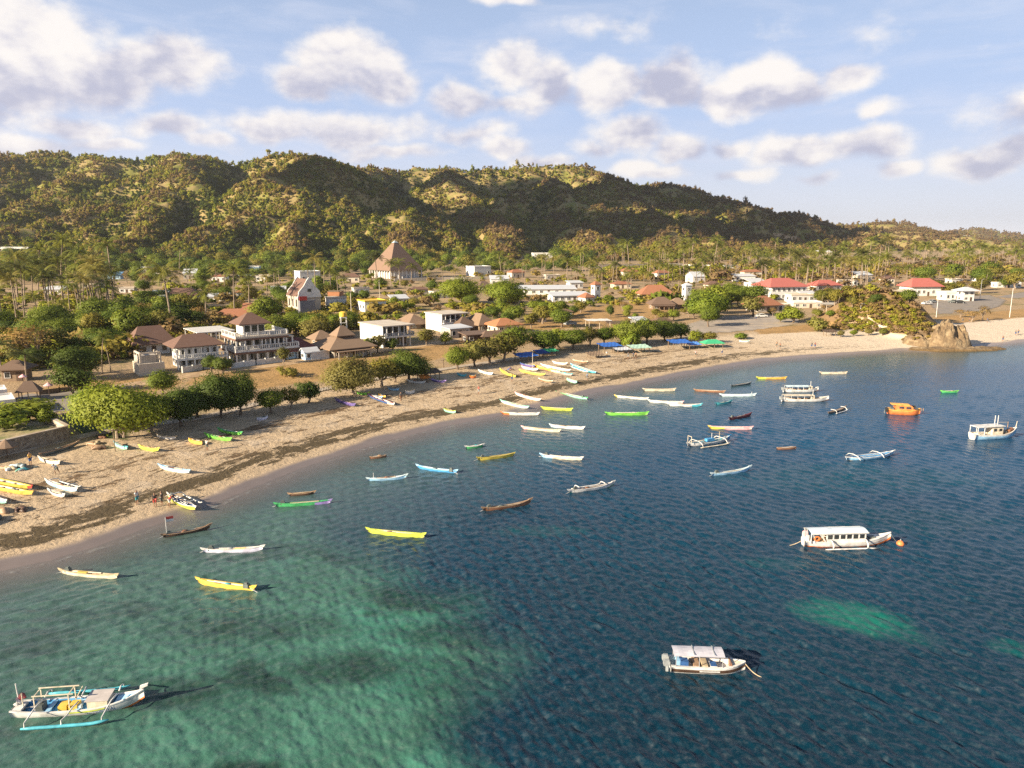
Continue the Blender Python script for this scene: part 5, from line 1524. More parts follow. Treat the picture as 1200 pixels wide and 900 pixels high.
# --- trees of the beach front, each its own
FRONT = [
    # px, py(foot), kind, height px, width factor, label
    (140, 513, 'grand', 66, 1.10, 'biggest spreading tree with bare lower branches at the end of the retaining wall'),
    (116, 505, 'grand', 56, .80, 'leaning pale-branched tree on the left flank of the biggest beach tree'),
    (178, 507, 'grand', 54, .92, 'wide yellow-green tree just right of the biggest beach tree'),
    (212, 500, 'grand_dark', 46, .95, 'dark rounded tree behind the green canoes on the sand'),
    (232, 490, 'dark', 42, 1.15, 'small dark tree filling the gap before the twin dark trees'),
    (258, 489, 'grand_dark', 52, .80, 'left one of the twin dark trees by the walkway'),
    (283, 486, 'grand_dark', 47, .80, 'right one of the twin dark trees by the walkway'),
    (190, 462, 'shore', 30, 1.1, 'bright young tree in front of the glazed veranda villa'),
    (318, 484, 'shore', 30, 1.0, 'low green crown leaning over the walkway left of three shore trees'),
    (341, 479, 'olive', 30, 1.0, 'thin olive tree between two small crowns on the walkway'),
    (362, 472, 'dark', 27, 1.1, 'small dark tree left of the bright shade tree'),
    (413, 462, 'grand', 46, 1.05, 'bright green shade tree on the beach edge above the lime canoe'),
    (447, 453, 'olive', 36, 1.1, 'dull olive tree right of the bright shade tree'),
    (478, 446, 'grand_dark', 38, .9, 'dark tree standing over the beach shelter with an orange tarp'),
    (463, 448, 'shore', 30, .8, 'slim green tree pressed against the dark tree at the shelter'),
    (536, 433, 'shore', 28, 1.0, 'small round tree alone on the walkway right of the shelter'),
    (556, 430, 'bright', 30, 1.1, 'yellow-green bushy tree at the walkway, first of the thicket'),
    (572, 426, 'bright', 31, 1.2, 'yellow-green bushy tree in the middle of the walkway thicket'),
    (590, 424, 'olive', 34, 1.0, 'taller olive tree behind the walkway thicket'),
    (604, 417, 'shore', 36, 1.0, 'green tree at the right end of the walkway thicket'),
    (636, 414, 'shore', 30, 1.1, 'leafy tree just above the first blue tarp'),
    (655, 408, 'bright', 26, 1.1, 'small bright tree between the first and second blue tarps'),
    (672, 410, 'shore', 28, 1.0, 'dense tree left of the second blue tarp'),
    (690, 406, 'olive', 26, 1.0, 'olive tree behind the second blue tarp'),
    (709, 404, 'shore', 22, 1.1, 'round tree above the second blue tarp'),
    (737, 405, 'grand', 33, 1.0, 'bright rounded tree in the middle of the dense beach clump'),
    (757, 403, 'shore', 33, 1.0, 'bushy tree right of the bright rounded one in the beach clump'),
    (778, 400, 'grand_dark', 27, 1.0, 'dark olive tree at the right of the dense beach clump'),
    (797, 398, 'dark', 22, 1.2, 'dark low tree above the third blue tarp'),
    (740, 407, 'bush', 14, 1.0, 'yellowish bush at the foot of the dense beach clump'),
    (816, 402, 'bright', 14, 1.2, 'small tree left of the green beach tent'),
    (830, 402, 'olive', 14, 1.3, 'olive shrub-like tree behind the green beach tent'),
    (868, 397, 'bush', 6, 1.4, 'lone low bush on the bare sand right of the green tent'),
    (540, 356, 'grand', 30, 1.25, 'broad dome-shaped tree below the long terrace wall'),
    (590, 358, 'grand', 32, 1.0, 'tall dome-shaped tree right of the broad dome'),
    (95, 445, 'grand_dark', 44, .95, 'dense dark dome tree beside the yard with a smaller one before it'),
    (84, 462, 'dark', 34, 1.35, 'dark round tree at the near edge of the yard'),
    (38, 428, 'dry', 50, 1.5, 'large half-bare brownish tree behind the yard palms'),
    (62, 420, 'olive', 36, 1.1, 'olive tree right of the large half-bare one'),
    (150, 397, 'bright', 34, 1.0, 'bright green tree behind the tall brown villa roof'),
    (130, 394, 'shore', 30, 1.0, 'mid green tree left behind the tall brown villa roof'),
    (183, 412, 'bright', 16, 1.0, 'round yellow-green tree between the two brown villa roofs'),
    (168, 385, 'dry', 30, 1.0, 'leafless pinkish tree among green ones above the villas'),
    (232, 384, 'dry', 26, 1.0, 'bare pale tree left of the three-storey villa'),
    (430, 415, 'bright', 22, .8, 'small round tree left of the white balcony house'),
    (443, 413, 'bright', 24, .8, 'small bright tree at the near corner of the white balcony house'),
    (460, 412, 'dark', 16, 1.1, 'low dark tree under the balcony of the white house'),
    (500, 405, 'olive', 18, 1.2, 'olive tree between the white balcony house and the open beach café'),
    (522, 404, 'bright', 15, 1.0, 'round light green tree in front of the grey shop'),
    (338, 441, 'dry_bush', 10, 1.5, 'round dry bush alone in the straw field before the villa'),
    (262, 438, 'dark', 20, 1.3, 'dark tree overhanging the fence of the three-storey villa'),
    (247, 435, 'dark', 22, 1.0, 'dark tree between the fences of the two white villas'),
    (332, 426, 'olive', 18, 1.0, 'grey olive tree at the right corner of the three-storey villa'),
    (830, 383, 'shore', 24, 1.1, 'green tree at the left edge of the grey silt flat'),
    (715, 372, 'dark', 14, .7, 'narrow dark tree standing alone in the dry field'),
    (928, 379, 'bright', 20, 1.2, 'bright bush-like tree left of the headland'),
    (915, 378, 'bright', 12, 1.4, 'low bright tree beside the silt flat'),
    (958, 388, 'bush', 12, 1.0, 'rounded bright bush on the sand before the headland'),
    (1064, 355, 'round', 16, 1.2, 'dark green tree behind the headland in front of the light red roof'),
    (985, 395, 'bright', 9, 1.2, 'small umbrella-like beach tree first in the row under the headland'),
    (1000, 394, 'bright', 8, 1.2, 'small beach tree second in the row under the headland'),
    (1018, 393, 'bright', 8, 1.3, 'small beach tree third in the row under the headland'),
    (1034, 393, 'bright', 8, 1.2, 'small beach tree fourth in the row under the headland'),
    (1138, 377, 'dry', 16, 1.2, 'bare straw-coloured tree on the grass right of the headland'),
    (1152, 376, 'dry', 18, 1.1, 'second bare tree on the grass right of the headland'),
    (1125, 372, 'dry', 10, 1.6, 'low dry thorny tree at the near edge of the car park'),
]
for px, py, key, hp, wd, lab in FRONT:
    tree_at(px, py, key, hp, None, lab, None, None, wd)

def zone(poly, kinds, count, hpx, label, group, name='broadleaf_tree', cat='tree', gap=2.2, foot=True):
    """trees scattered over a piece of land given by its outline in the photo"""
    poly = np.array(poly, float)
    x0, y0 = poly.min(0); x1, y1 = poly.max(0)
    done = 0; tries = 0
    while done < count and tries < count * 25:
        tries += 1
        px = g6.uniform(x0, x1); py = g6.uniform(y0, y1)
        if not inside(poly, np.array([px]), np.array([py]))[0]: continue
        p = G(px, py)
        key = kinds[int(g6.integers(0, len(kinds)))]
        hp_ = g6.uniform(*hpx)
        if blocks(px, py, hp_): hp_ *= .62
        if blocks(px, py, hp_): continue
        hh = hp_ * mpp(p)
        if key == 'palm' or key == 'palm_dark':
            if not free(p[0], p[1], 1.5, foot) or not spaced(p[0], p[1], gap * .5): continue
            pool = PALMS if key == 'palm' else PALM_DARK
            pr = pool[int(g6.integers(0, len(pool)))]
            s = hh / 10.5
            PLACED.append((p[0], p[1], gap * .5))
            place_tree(pr, 'coconut_palm', (p[0], p[1], p[2] - .05), s, float(g6.uniform(0, 6.28)), label, 'palm tree', group)
        else:
            pool = [k for k in CROWN if k[0] == key]
            kk = pool[int(g6.integers(0, len(pool)))]
            bh = {'round': 7.0, 'bright': 6.0, 'olive': 6.5, 'dark': 7.0, 'dry': 6.5, 'shore': 7.0, 'bush': 1.9, 'dry_bush': 1.7}[key]
            s = hh / bh
            if not free(p[0], p[1], 2.6 * s, foot) or not spaced(p[0], p[1], gap * s * .5): continue
            PLACED.append((p[0], p[1], gap * s * .5))
            place_tree(CROWN[kk], name, (p[0], p[1], p[2] - .05), (s * g6.uniform(.95, 1.25), s * g6.uniform(.95, 1.25), s), float(g6.uniform(0, 6.28)), label, cat, group)
        done += 1
    print(group, done)

# single tall palms
def palm_at(px, py, hpx, label, group=None, dark=False, big=1.0):
    p = G(px, py); hh = hpx * mpp(p); pool = PALM_DARK if dark else PALMS
    pr = pool[int(g6.integers(0, len(pool)))]
    PLACED.append((p[0], p[1], 1.5))
    s = hh / 10.5
    place_tree(pr, 'coconut_palm', (p[0], p[1], p[2] - .05), (s * big, s * big, s), float(g6.uniform(0, 6.28)), label, 'palm tree', group)
palm_at(202, 390, 70, 'tallest coconut palm with a long pale trunk behind the two brown villas', big=1.0)
palm_at(242, 384, 54, 'tall coconut palm second to the right of the tallest one, left of the three-storey villa')
palm_at(275, 368, 44, 'tall palm above the faded red roof behind the three-storey villa')
palm_at(292, 356, 38, 'palm standing right of the tall palm above the faded red roof')
palm_at(32, 452, 42, 'dark palm with hanging fronds at the edge of the yard', dark=True, big=1.5)
palm_at(4, 446, 46, 'dark palm beside the dark hut at the yard', dark=True, big=1.4)
palm_at(56, 408, 34, 'yellowish palm beside the half-bare brownish tree')
palm_at(120, 438, 34, 'palm with drooping fronds left of the half-built house', big=1.1)
palm_at(130, 436, 28, 'shorter palm between the half-built house and the dome tree', big=1.1)
palm_at(370, 350, 36, 'slim tall palm just right of the tall gabled house')
palm_at(442, 336, 34, 'tall dark-stemmed palm in front of the pyramid hall', dark=True)
palm_at(458, 334, 26, 'first palm of the pair before the pyramid hall')
palm_at(469, 333, 32, 'second palm of the pair before the pyramid hall')
palm_at(482, 332, 26, 'palm at the right foot of the pyramid hall')
for px, py, hp in [(313, 352, 30), (323, 350, 26), (380, 345, 27), (388, 346, 29), (396, 344, 25), (405, 345, 24), (362, 341, 22), (345, 338, 22)]:
    palm_at(px, py, hp, 'coconut palm in the loose line around the tall gabled house', 'palms around the tall gabled house')

zone([(0, 352), (0, 384), (60, 386), (132, 380), (140, 350), (80, 346)], ['palm', 'palm', 'palm_dark'], 40, (38, 54), 'coconut palm in the dense dark grove at the left edge of the village', 'palms of the dense left grove', gap=5.2)
zone([(0, 384), (0, 430), (70, 432), (140, 412), (150, 396), (245, 392), (250, 370), (120, 374)], ['round', 'bright', 'shore', 'dark', 'olive'], 52, (20, 34), 'leafy broadleaf tree in the thick wood behind the two brown villas', 'trees of the wood behind the brown villas', gap=3.6)
zone([(140, 330), (140, 372), (330, 372), (330, 338), (230, 330)], ['round', 'dark', 'olive', 'shore', 'dry'], 24, (11, 19), 'broadleaf tree among the scattered houses left of the tall gabled house', 'trees among the houses left of the gabled house', gap=4.2)
zone([(150, 322), (150, 345), (330, 345), (330, 326)], ['palm', 'palm', 'palm_dark'], 18, (20, 30), 'coconut palm among the scattered houses below the left hill', 'palms below the left hill', gap=5)
zone([(300, 372), (300, 400), (345, 404), (400, 392), (420, 380), (420, 366), (340, 368)], ['round', 'shore', 'bright', 'dark', 'olive'], 34, (20, 32), 'broadleaf tree in the belt between the three-storey villa and the gabled house', 'trees between the villa and the gabled house', gap=3.4)
zone([(330, 340), (330, 366), (530, 372), (680, 360), (600, 340), (500, 336), (420, 332)], ['round', 'bright', 'olive', 'shore'], 34, (10, 17), 'broadleaf tree on the green slope below the pyramid hall', 'trees on the slope below the pyramid hall', gap=3.4)
zone([(480, 334), (480, 342), (690, 336), (690, 318), (600, 318)], ['palm'], 26, (18, 26), 'coconut palm in the row along the long terrace wall', 'palms along the terrace wall', gap=4.5)
zone([(560, 362), (600, 392), (650, 388), (690, 376), (680, 362), (620, 358)], ['bright', 'olive', 'shore', 'round'], 17, (13, 22), 'broadleaf tree on the dry ground behind the beach clumps', 'trees on the dry ground behind the beach', gap=3.6)
zone([(700, 366), (720, 376), (800, 378), (820, 366), (800, 356), (740, 362)], ['olive', 'dry', 'bright'], 12, (8, 14), 'thin dry-season tree in the field around the thatched pavilions', 'thin trees round the thatched pavilions', gap=4)
zone([(690, 335), (700, 348), (880, 345), (880, 322), (700, 322)], ['palm', 'palm', 'palm_dark'], 32, (20, 29), 'coconut palm in the grove around the terracotta-roofed long house', 'palms round the terracotta long house', gap=5)
zone([(808, 355), (812, 376), (890, 376), (895, 352), (850, 348)], ['bright', 'bright', 'shore'], 18, (22, 32), 'bright leafy tree in the clump above the grey silt flat', 'trees above the silt flat', gap=3.2)
zone([(860, 345), (880, 330), (1060, 322), (1060, 336), (1000, 342), (960, 346)], ['palm', 'palm', 'palm_dark'], 34, (22, 32), 'coconut palm in the grove around the bright red roofs', 'palms round the bright red roofs', gap=5)
zone([(1000, 356), (1002, 362), (1040, 360), (1040, 346), (1010, 344)], ['palm_dark', 'dark', 'palm_dark'], 12, (14, 24), 'palm or tree in the round thicket on top of the headland rise', 'thicket behind the headland rise', gap=3.5)
zone([(960, 362), (1000, 362), (1010, 350), (960, 352)], ['round', 'palm', 'olive'], 14, (14, 24), 'tree or palm around the low pale building', 'trees round the low pale building', gap=3.5)
zone([(1080, 345), (1090, 352), (1200, 338), (1200, 326), (1080, 326)], ['palm', 'round', 'olive'], 26, (12, 22), 'palm or tree between the car park and the far groves', 'trees between the car park and the far groves', gap=5)
zone([(850, 322), (1200, 312), (1200, 326), (1080, 330), (860, 334)], ['palm'], 34, (16, 24), 'coconut palm at the near rim of the wide far grove', 'palms at the rim of the far grove', gap=7)
zone([(900, 366), (905, 374), (990, 372), (990, 362)], ['bright', 'olive', 'dry'], 10, (8, 14), 'small tree between the silt flat and the headland', 'small trees left of the headland', gap=3.5)
print('trees', N_TREE)

# --- the parts of the vegetation nobody could count
def mass(name, label, cat, poly, n, protos, size, seed, zmin=None, foot=True, avoid=True):
    g = np.random.default_rng(seed)
    poly = np.array(poly, float); x0, y0 = poly.min(0); x1, y1 = poly.max(0)
    px = g.uniform(x0, x1, n * 3); py = g.uniform(y0, y1, n * 3)
    ok = inside(poly, px, py); px = px[ok][:n]; py = py[ok][:n]
    P = np.array([G(a, b) for a, b in zip(px, py)])
    if avoid:
        k = [free(p[0], p[1], 0.0) for p in P]
        P = P[np.array(k)]
    return scatter(name, label, cat, P, np.exp(g.normal(0, .3, len(P))) * g.uniform(*size, len(P)), protos, seed)
far_palm = []
for i in range(3):
    tm, cm = PALMS[i]
    V = np.vstack([np.array([v.co[:] for v in tm.vertices]), np.array([v.co[:] for v in cm.vertices])])
    me = bpy.data.meshes.new('palm_kind')
    nt = len(tm.vertices)
    me.from_pydata([tuple(v) for v in V], [], [tuple(f.vertices) for f in tm.polygons] + [tuple(i_ + nt for i_ in f.vertices) for f in cm.polygons])
    me.materials.append(BARK_P); me.materials.append(PALM_L)
    me.polygons.foreach_set('material_index', [0] * len(tm.polygons) + [1] * len(cm.polygons)); me.update()
    far_palm.append(me)
mass('far_palm_grove', 'wide hazy coconut grove filling the plain behind the red roofs up to the hills', 'palm grove', [(690, 312), (700, 318), (860, 318), (1200, 314), (1320, 312), (1320, 297), (1200, 297), (1000, 302), (800, 304)], 360, far_palm, (.95, 1.25), 31)
def tree_proto(key):
    t, c = CROWN[key]
    v = np.array([q.co[:] for q in c.vertices]); nn = np.array([q.vector[:] for q in c.corner_normals]); k = g6.permutation(len(v) // 4)[: len(v) // 8]
    f = np.arange(len(k) * 4).reshape(-1, 4); vv = v.reshape(-1, 4, 3)[k].reshape(-1, 3)
    ln = np.zeros(len(c.loops), np.int32); c.loops.foreach_get('vertex_index', ln); vn = np.zeros_like(v); vn[ln] = nn
    return np_mesh('tree_kind', vv, f, list(c.materials), nrm=vn.reshape(-1, 4, 3)[k].reshape(-1, 3))
FAR_T = [tree_proto(('round', 0)), tree_proto(('olive', 1)), tree_proto(('bright', 1)), tree_proto(('dark', 2))]
mass('foothill_woods', 'dark band of woods along the foot of the left hill', 'woods', [(0, 300), (0, 335), (140, 325), (330, 328), (430, 324), (700, 318), (700, 303), (430, 300), (200, 303)], 900, FAR_T, (.75, 1.2), 33)
mass('village_undergrowth', 'low bushes and undergrowth between the houses of the village', 'undergrowth', [(0, 345), (0, 440), (140, 425), (240, 395), (420, 388), (520, 380), (700, 360), (880, 352), (1000, 350), (1200, 330), (1200, 318), (800, 318), (300, 325), (0, 330)], 2000, LOWSCRUB, (.6, 1.4), 35)
mass('grove_undergrowth', 'low green undergrowth beneath the far coconut grove', 'undergrowth', [(690, 318), (700, 330), (860, 330), (1200, 322), (1320, 318), (1320, 298), (1200, 298), (1000, 303), (800, 305)], 1500, LOWSCRUB, (1.0, 2.2), 39)
mass('headland_scrub', 'dry brown and green scrub covering the small headland rise', 'scrub', [(974, 386), (983, 362), (1004, 347), (1033, 341), (1060, 347), (1084, 370), (1092, 386), (1060, 391), (1010, 389)], 620, LOWSCRUB, (.28, .62), 37, avoid=False)

# ================================================================ boats
def bpaint(rgb):
    nm = 'boat_paint_%02x%02x%02x' % tuple(int(c * 255) for c in rgb)
    g_ = sum(rgb) / 3; rgb = tuple(c * .86 + g_ * .14 for c in rgb)
    return paint(nm, rgb, 0.5, 0.22, 1.7, 0.35)
C_ = dict(white=(.66, .64, .60), cream=(.66, .56, .40), yellow=(.66, .50, .04), lime=(.54, .62, .03), orange=(.82, .42, .03), gold=(.80, .52, .03), blue=(.03, .28, .58), sky=(.28, .55, .78),
          teal=(.03, .33, .38), green=(.05, .42, .13), lgreen=(.18, .60, .05), mint=(.25, .62, .48), purple=(.36, .24, .60), violet=(.12, .08, .28), brown=(.25, .11, .055), dbrown=(.10, .055, .035), maroon=(.20, .035, .04), pink=(.80, .42, .42),
          grey=(.30, .32, .32), dgrey=(.12, .14, .13), navy=(.02, .10, .30), lav=(.66, .64, .80), pale=(.62, .76, .80), sand=(.50, .38, .22), red=(.60, .05, .03), black=(.03, .03, .03), aqua=(.04, .40, .50), rorange=(.85, .20, .02), wood=(.36, .22, .12))
def CP(c): return bpaint(C_[c])

def hull_pts(L, B, fb, bow, stern, draft=0.3, full=0.75, n=15, transom=0.0):
    """stations of a boat hull, bow at +x; returns list of (x, half breadth, sheer z, keel z)"""
    out = []
    for i in range(n):
        t = i / (n - 1); x = (t - .5) * L; u = 2 * t - 1
        if u >= 0: w = max(1 - (u ** (2.2 * full + .6)), 0.0)
        else: w = max(1 - (1 - transom) * ((-u) ** (2.2 * full + 1.0)), 0.0)
        w = max(w, .07)
        sh = fb + (bow * max(u, 0) ** 2.6) + (stern * max(-u, 0) ** 2.6)
        kz = -draft + (bow * .75 + draft * .8) * max(u, 0) ** 4.5 + (stern * .8 + draft * .7) * (1 - transom) * max(-u, 0) ** 4.5
        out.append((x, B / 2 * w, sh, kz))
    return out
def hull_side(st, x, k):
    """point on the outside of the hull at station x; k=0 keel .. 1 rail (starboard, -y)"""
    for a, b in zip(st[:-1], st[1:]):
        if a[0] <= x <= b[0]:
            f = (x - a[0]) / (b[0] - a[0]); q = [a[i] * (1 - f) + b[i] * f for i in range(4)]
            break
    else: q = st[-1]
    ang = k * math.pi / 2
    return q[0], -q[1] * math.sin(ang) ** .75, q[3] + (q[2] - q[3]) * (1 - math.cos(ang)) ** .9
def boat_shell(e, st, hull_m, in_m, rim_m, floor=.12, band=None, bow_m=None, bow_from=9, stern_m=None, stern_to=0.0, rimw=.10):
    """outer hull (with optional painted sections), inner shell and gunwale as three parts"""
    M = 7; n = len(st)
    ks = [math.sin(0)] ; vs = []; fs = []; mt = []
    prof = [(math.sin(k * math.pi / 2 / M) ** .75 if k else 0, (1 - math.cos(k * math.pi / 2 / M)) ** .9) for k in range(M + 1)]
    for x, hb, sh, kz in st:
        for k in range(M, 0, -1): vs.append((x, -hb * prof[k][0], kz + (sh - kz) * prof[k][1]))
        for k in range(0, M + 1): vs.append((x, hb * prof[k][0], kz + (sh - kz) * prof[k][1]))
    W = 2 * M + 1
    mats = [hull_m]
    def mi(m):
        if m not in mats: mats.append(m)
        return mats.index(m)
    for i in range(n - 1):
        xm = (st[i][0] + st[i + 1][0]) / 2 / (st[-1][0] * 2) + .5
        for k in range(W - 1):
            kk = abs(k + .5 - M) / M
            m = 0
            if bow_m is not None and xm > bow_from: m = mi(bow_m)
            if stern_m is not None and xm < stern_to: m = mi(stern_m)
            if band is not None:
                lo, hi, bm = band
                if lo < kk < hi: m = mi(bm)
            fs.append((i * W + k, i * W + k + 1, (i + 1) * W + k + 1, (i + 1) * W + k)); mt.append(m)
    fs.append(tuple(range(W))); mt.append(mt[0]); fs.append(tuple((n - 1) * W + k for k in range(W - 1, -1, -1))); mt.append(mt[-1])
    mb = MB(); mb.v = vs; mb.f = fs; mb.m = mt
    mb.build('hull', mats, e, True)
    # inner skin
    vi = []; fi = []
    for x, hb, sh, kz in st:
        h2 = max(hb - rimw * .9, .02); fl = min(max(floor, kz + .14), sh - .03)
        vi += [(x, -h2, sh - .01), (x, -h2 * .86, fl), (x, h2 * .86, fl), (x, h2, sh - .01)]
    for i in range(n - 1):
        for k in range(3): fi.append((i * 4 + k, (i + 1) * 4 + k, (i + 1) * 4 + k + 1, i * 4 + k + 1))
    mb = MB(); mb.v = vi; mb.f = fi; mb.m = [0] * len(fi); mb.build('interior', in_m, e)
    # rail
    r = MB()
    for s in (-1, 1):
        v = []; f = []
        for x, hb, sh, kz in st:
            o = hb + .025; q = max(hb - rimw, .012)
            v += [(x, s * o, sh - .05), (x, s * o, sh + .035), (x, s * q, sh + .035), (x, s * q, sh - .05)]
        for i in range(n - 1):
            for k in range(4): f.append((i * 4 + k, i * 4 + (k + 1) % 4, (i + 1) * 4 + (k + 1) % 4, (i + 1) * 4 + k))
        f.append((0, 1, 2, 3)); f.append(tuple((n - 1) * 4 + k for k in (3, 2, 1, 0)))
        r.add(v, f)
    r.build('gunwale', rim_m, e)
def outrigger(e, L, B, spread, arm_m, float_m, both=True, z=.75, arms=(-.30, .28), fl=.72, fz=.12, sides=(1, -1), rad=.11):
    """two crossed arms and a float on each side"""
    for a in arms:
        m = MB(); x = a * L
        pts = []
        for s in (-1, 1):
            if s not in sides: continue
        lo = -spread if -1 in sides else -B * .5
        hi = spread if 1 in sides else B * .5
        n = 10
        for i in range(n + 1):
            y = lo + (hi - lo) * i / n
            k = min(abs(y) / spread, 1)
            pts.append((x, y, z + .12 * (1 - k * k) - max(k - .62, 0) ** 1.6 * (z - fz) * 4.0))
        m.tube(pts, .065, 6).build('outrigger_arm', arm_m, e, True)
    for s in sides:
        m = MB(); Lf = L * fl
        pts = [(-Lf / 2 + Lf * i / 10, s * spread, fz + .30 * max(0, (i - 7.5) / 2.5) ** 2) for i in range(11)]
        rr = [rad * .55] + [rad] * 9 + [rad * .4]
        m.tube(pts, rr, 8).build('outrigger_float', float_m, e, True)
def engine(e, x, y, z, m=None):
    b = MB(); b.box(x - .30, x + .18, y - .20, y + .20, z, z + .42); b.box(x - .2, x + .08, y - .13, y + .13, z + .425, z + .6)
    b.build('engine', m or CP('dgrey'), e)
    MB().bar((x - .2, y, z + .12), (x - 1.5, y + .15, z - .42), .06).build('propeller_shaft', STEEL, e)
def thwarts(e, st, xs, m):
    L = st[-1][0] * 2
    for t in xs:
        i = int((t + .5) * (len(st) - 1)); x, hb, sh, kz = st[i]
        MB().box(x - .14, x + .14, -hb + .06, hb - .06, sh - .14, sh - .09).build('thwart', m, e)

BOATN = [0]
def put(name, label, a, b, beach=False, cat='boat', group=None, trim=0.0, heel=0.0):
    """an Empty between stern pixel a and bow pixel b; returns it and the length"""
    if beach:
        A = G(*a); B_ = G(*b)
    else:
        A = P0(*a, .2); B_ = P0(*b, .2); A[2] = B_[2] = 0
    d = B_ - A; L = float(np.linalg.norm(d[:2])); yaw = math.atan2(d[1], d[0])
    c = (A + B_) / 2
    z = (GZ(c[0], c[1]) + .16) if beach else 0.0
    e = empty(name, (c[0], c[1], z), yaw, label, cat, group)
    e.scale = (1, .84, .84)
    if beach: e.rotation_euler = (R(heel), -math.atan2(GZ(B_[0], B_[1]) - GZ(A[0], A[1]), L), yaw)
    return e, L
def canoe(label, a, b, hull='white', inn=None, rim=None, beach=False, B=None, bow=None, stern=None, fb=.42, bowc=None, bow_from=.6, sternc=None, stern_to=0.0, rig=None, motor=False, mast=None, group=None, ends=True, name='canoe', arch=None, stripe=None, gear=None, heel=0.0, rigside=(1, -1)):
    """slender plank canoe (jukung) with raised end boards"""
    e, L = put(name, label, a, b, beach, 'boat', group, heel=heel)
    B = B or min(max(L * .105, .62), 1.0)
    bow = .36 if bow is None else bow; stern = .28 if stern is None else stern; bow *= .62; stern *= .55; fb *= .80
    st = hull_pts(L, B, fb, bow, stern, .28, .8)
    thwarts(e, st, (-.30, -.06, .20), CP(inn or 'wood'))
    gk = np.random.default_rng(sum(map(ord, label)))
    for q in range(int(gk.integers(1, 4))):
        y0 = float(gk.uniform(-.25, .25)) * B; x0 = float(gk.uniform(-.42, -.30)) * L; x1 = float(gk.uniform(.16, .36)) * L
        MB().tube([(x0, y0, fb - .02), (x1, y0 + float(gk.uniform(-.1, .1)), fb + .10)], .04, 5).build('bamboo_pole', CP(['cream', 'sand', 'white', 'wood'][int(gk.integers(0, 4))]), e)
    if gk.uniform() < .6:
        x0 = float(gk.uniform(-.22, .12)) * L
        MB().tube([(x0, -.1, .16), (x0 + .2, .05, .34), (x0 + .55, 0, .30), (x0 + .8, .1, .16)], [.08, .2, .22, .06], 6).build('net_bundle', CP(['dgrey', 'teal', 'wood', 'grey', 'brown'][int(gk.integers(0, 5))]), e, True)
    if not stripe: stripe = (0, .34, 'dgrey' if gk.uniform() < .4 else 'sand')
    boat_shell(e, st, CP(hull), CP(inn or 'wood'), CP(rim or hull), .10, (stripe[0], stripe[1], CP(stripe[2])) if stripe else None, CP(bowc) if bowc else None, bow_from, CP(sternc) if sternc else None, stern_to)
    if ends:
        for sgn, mm in ((1, bowc or rim or hull), (-1, sternc or rim or hull)):
            q = st[-1] if sgn > 0 else st[0]
            x0 = q[0] - sgn * .35
            m = MB(); m.add([(x0, -.05, q[2] - .28), (q[0] + sgn * .12, -.05, q[2] - .15), (q[0] + sgn * .28, -.05, q[2] + .15), (x0 + sgn * .1, -.05, q[2] + .04), (x0, .05, q[2] - .28), (q[0] + sgn * .12, .05, q[2] - .15), (q[0] + sgn * .28, .05, q[2] + .15), (x0 + sgn * .1, .05, q[2] + .04)],
                            [(0, 1, 2, 3), (7, 6, 5, 4), (0, 4, 5, 1), (1, 5, 6, 2), (2, 6, 7, 3), (3, 7, 4, 0)]).build('prow_board' if sgn > 0 else 'stern_board', CP(mm), e)
    if rig: outrigger(e, L, B, rig[0], CP(rig[1]), CP(rig[2]), True, fb + .32, sides=rigside)
    if motor: engine(e, -L * .36, 0.05, fb - .12)
    if mast:
        mx, mh, mc = mast
        m = MB(); m.tube([(mx * L, 0, .1), (mx * L, 0, fb + mh)], .035, 6).build('mast', CP(mc), e)
    if arch:
        for ax in arch:
            m = MB(); x = ax * L
            pts = [(x, -B * .95, fb - .05), (x, -B * .6, fb + .42), (x, 0, fb + .55), (x, B * .6, fb + .42), (x, B * .95, fb - .05)]
            m.tube(pts, .06, 6).build('outrigger_stub', CP('white'), e, True)
    if gear:
        gx, gc = gear
        m = MB(); m.box(gx * L - .5, gx * L + .5, -B * .28, B * .28, .16, .42).build('fish_crate', CP(gc), e)
    return e

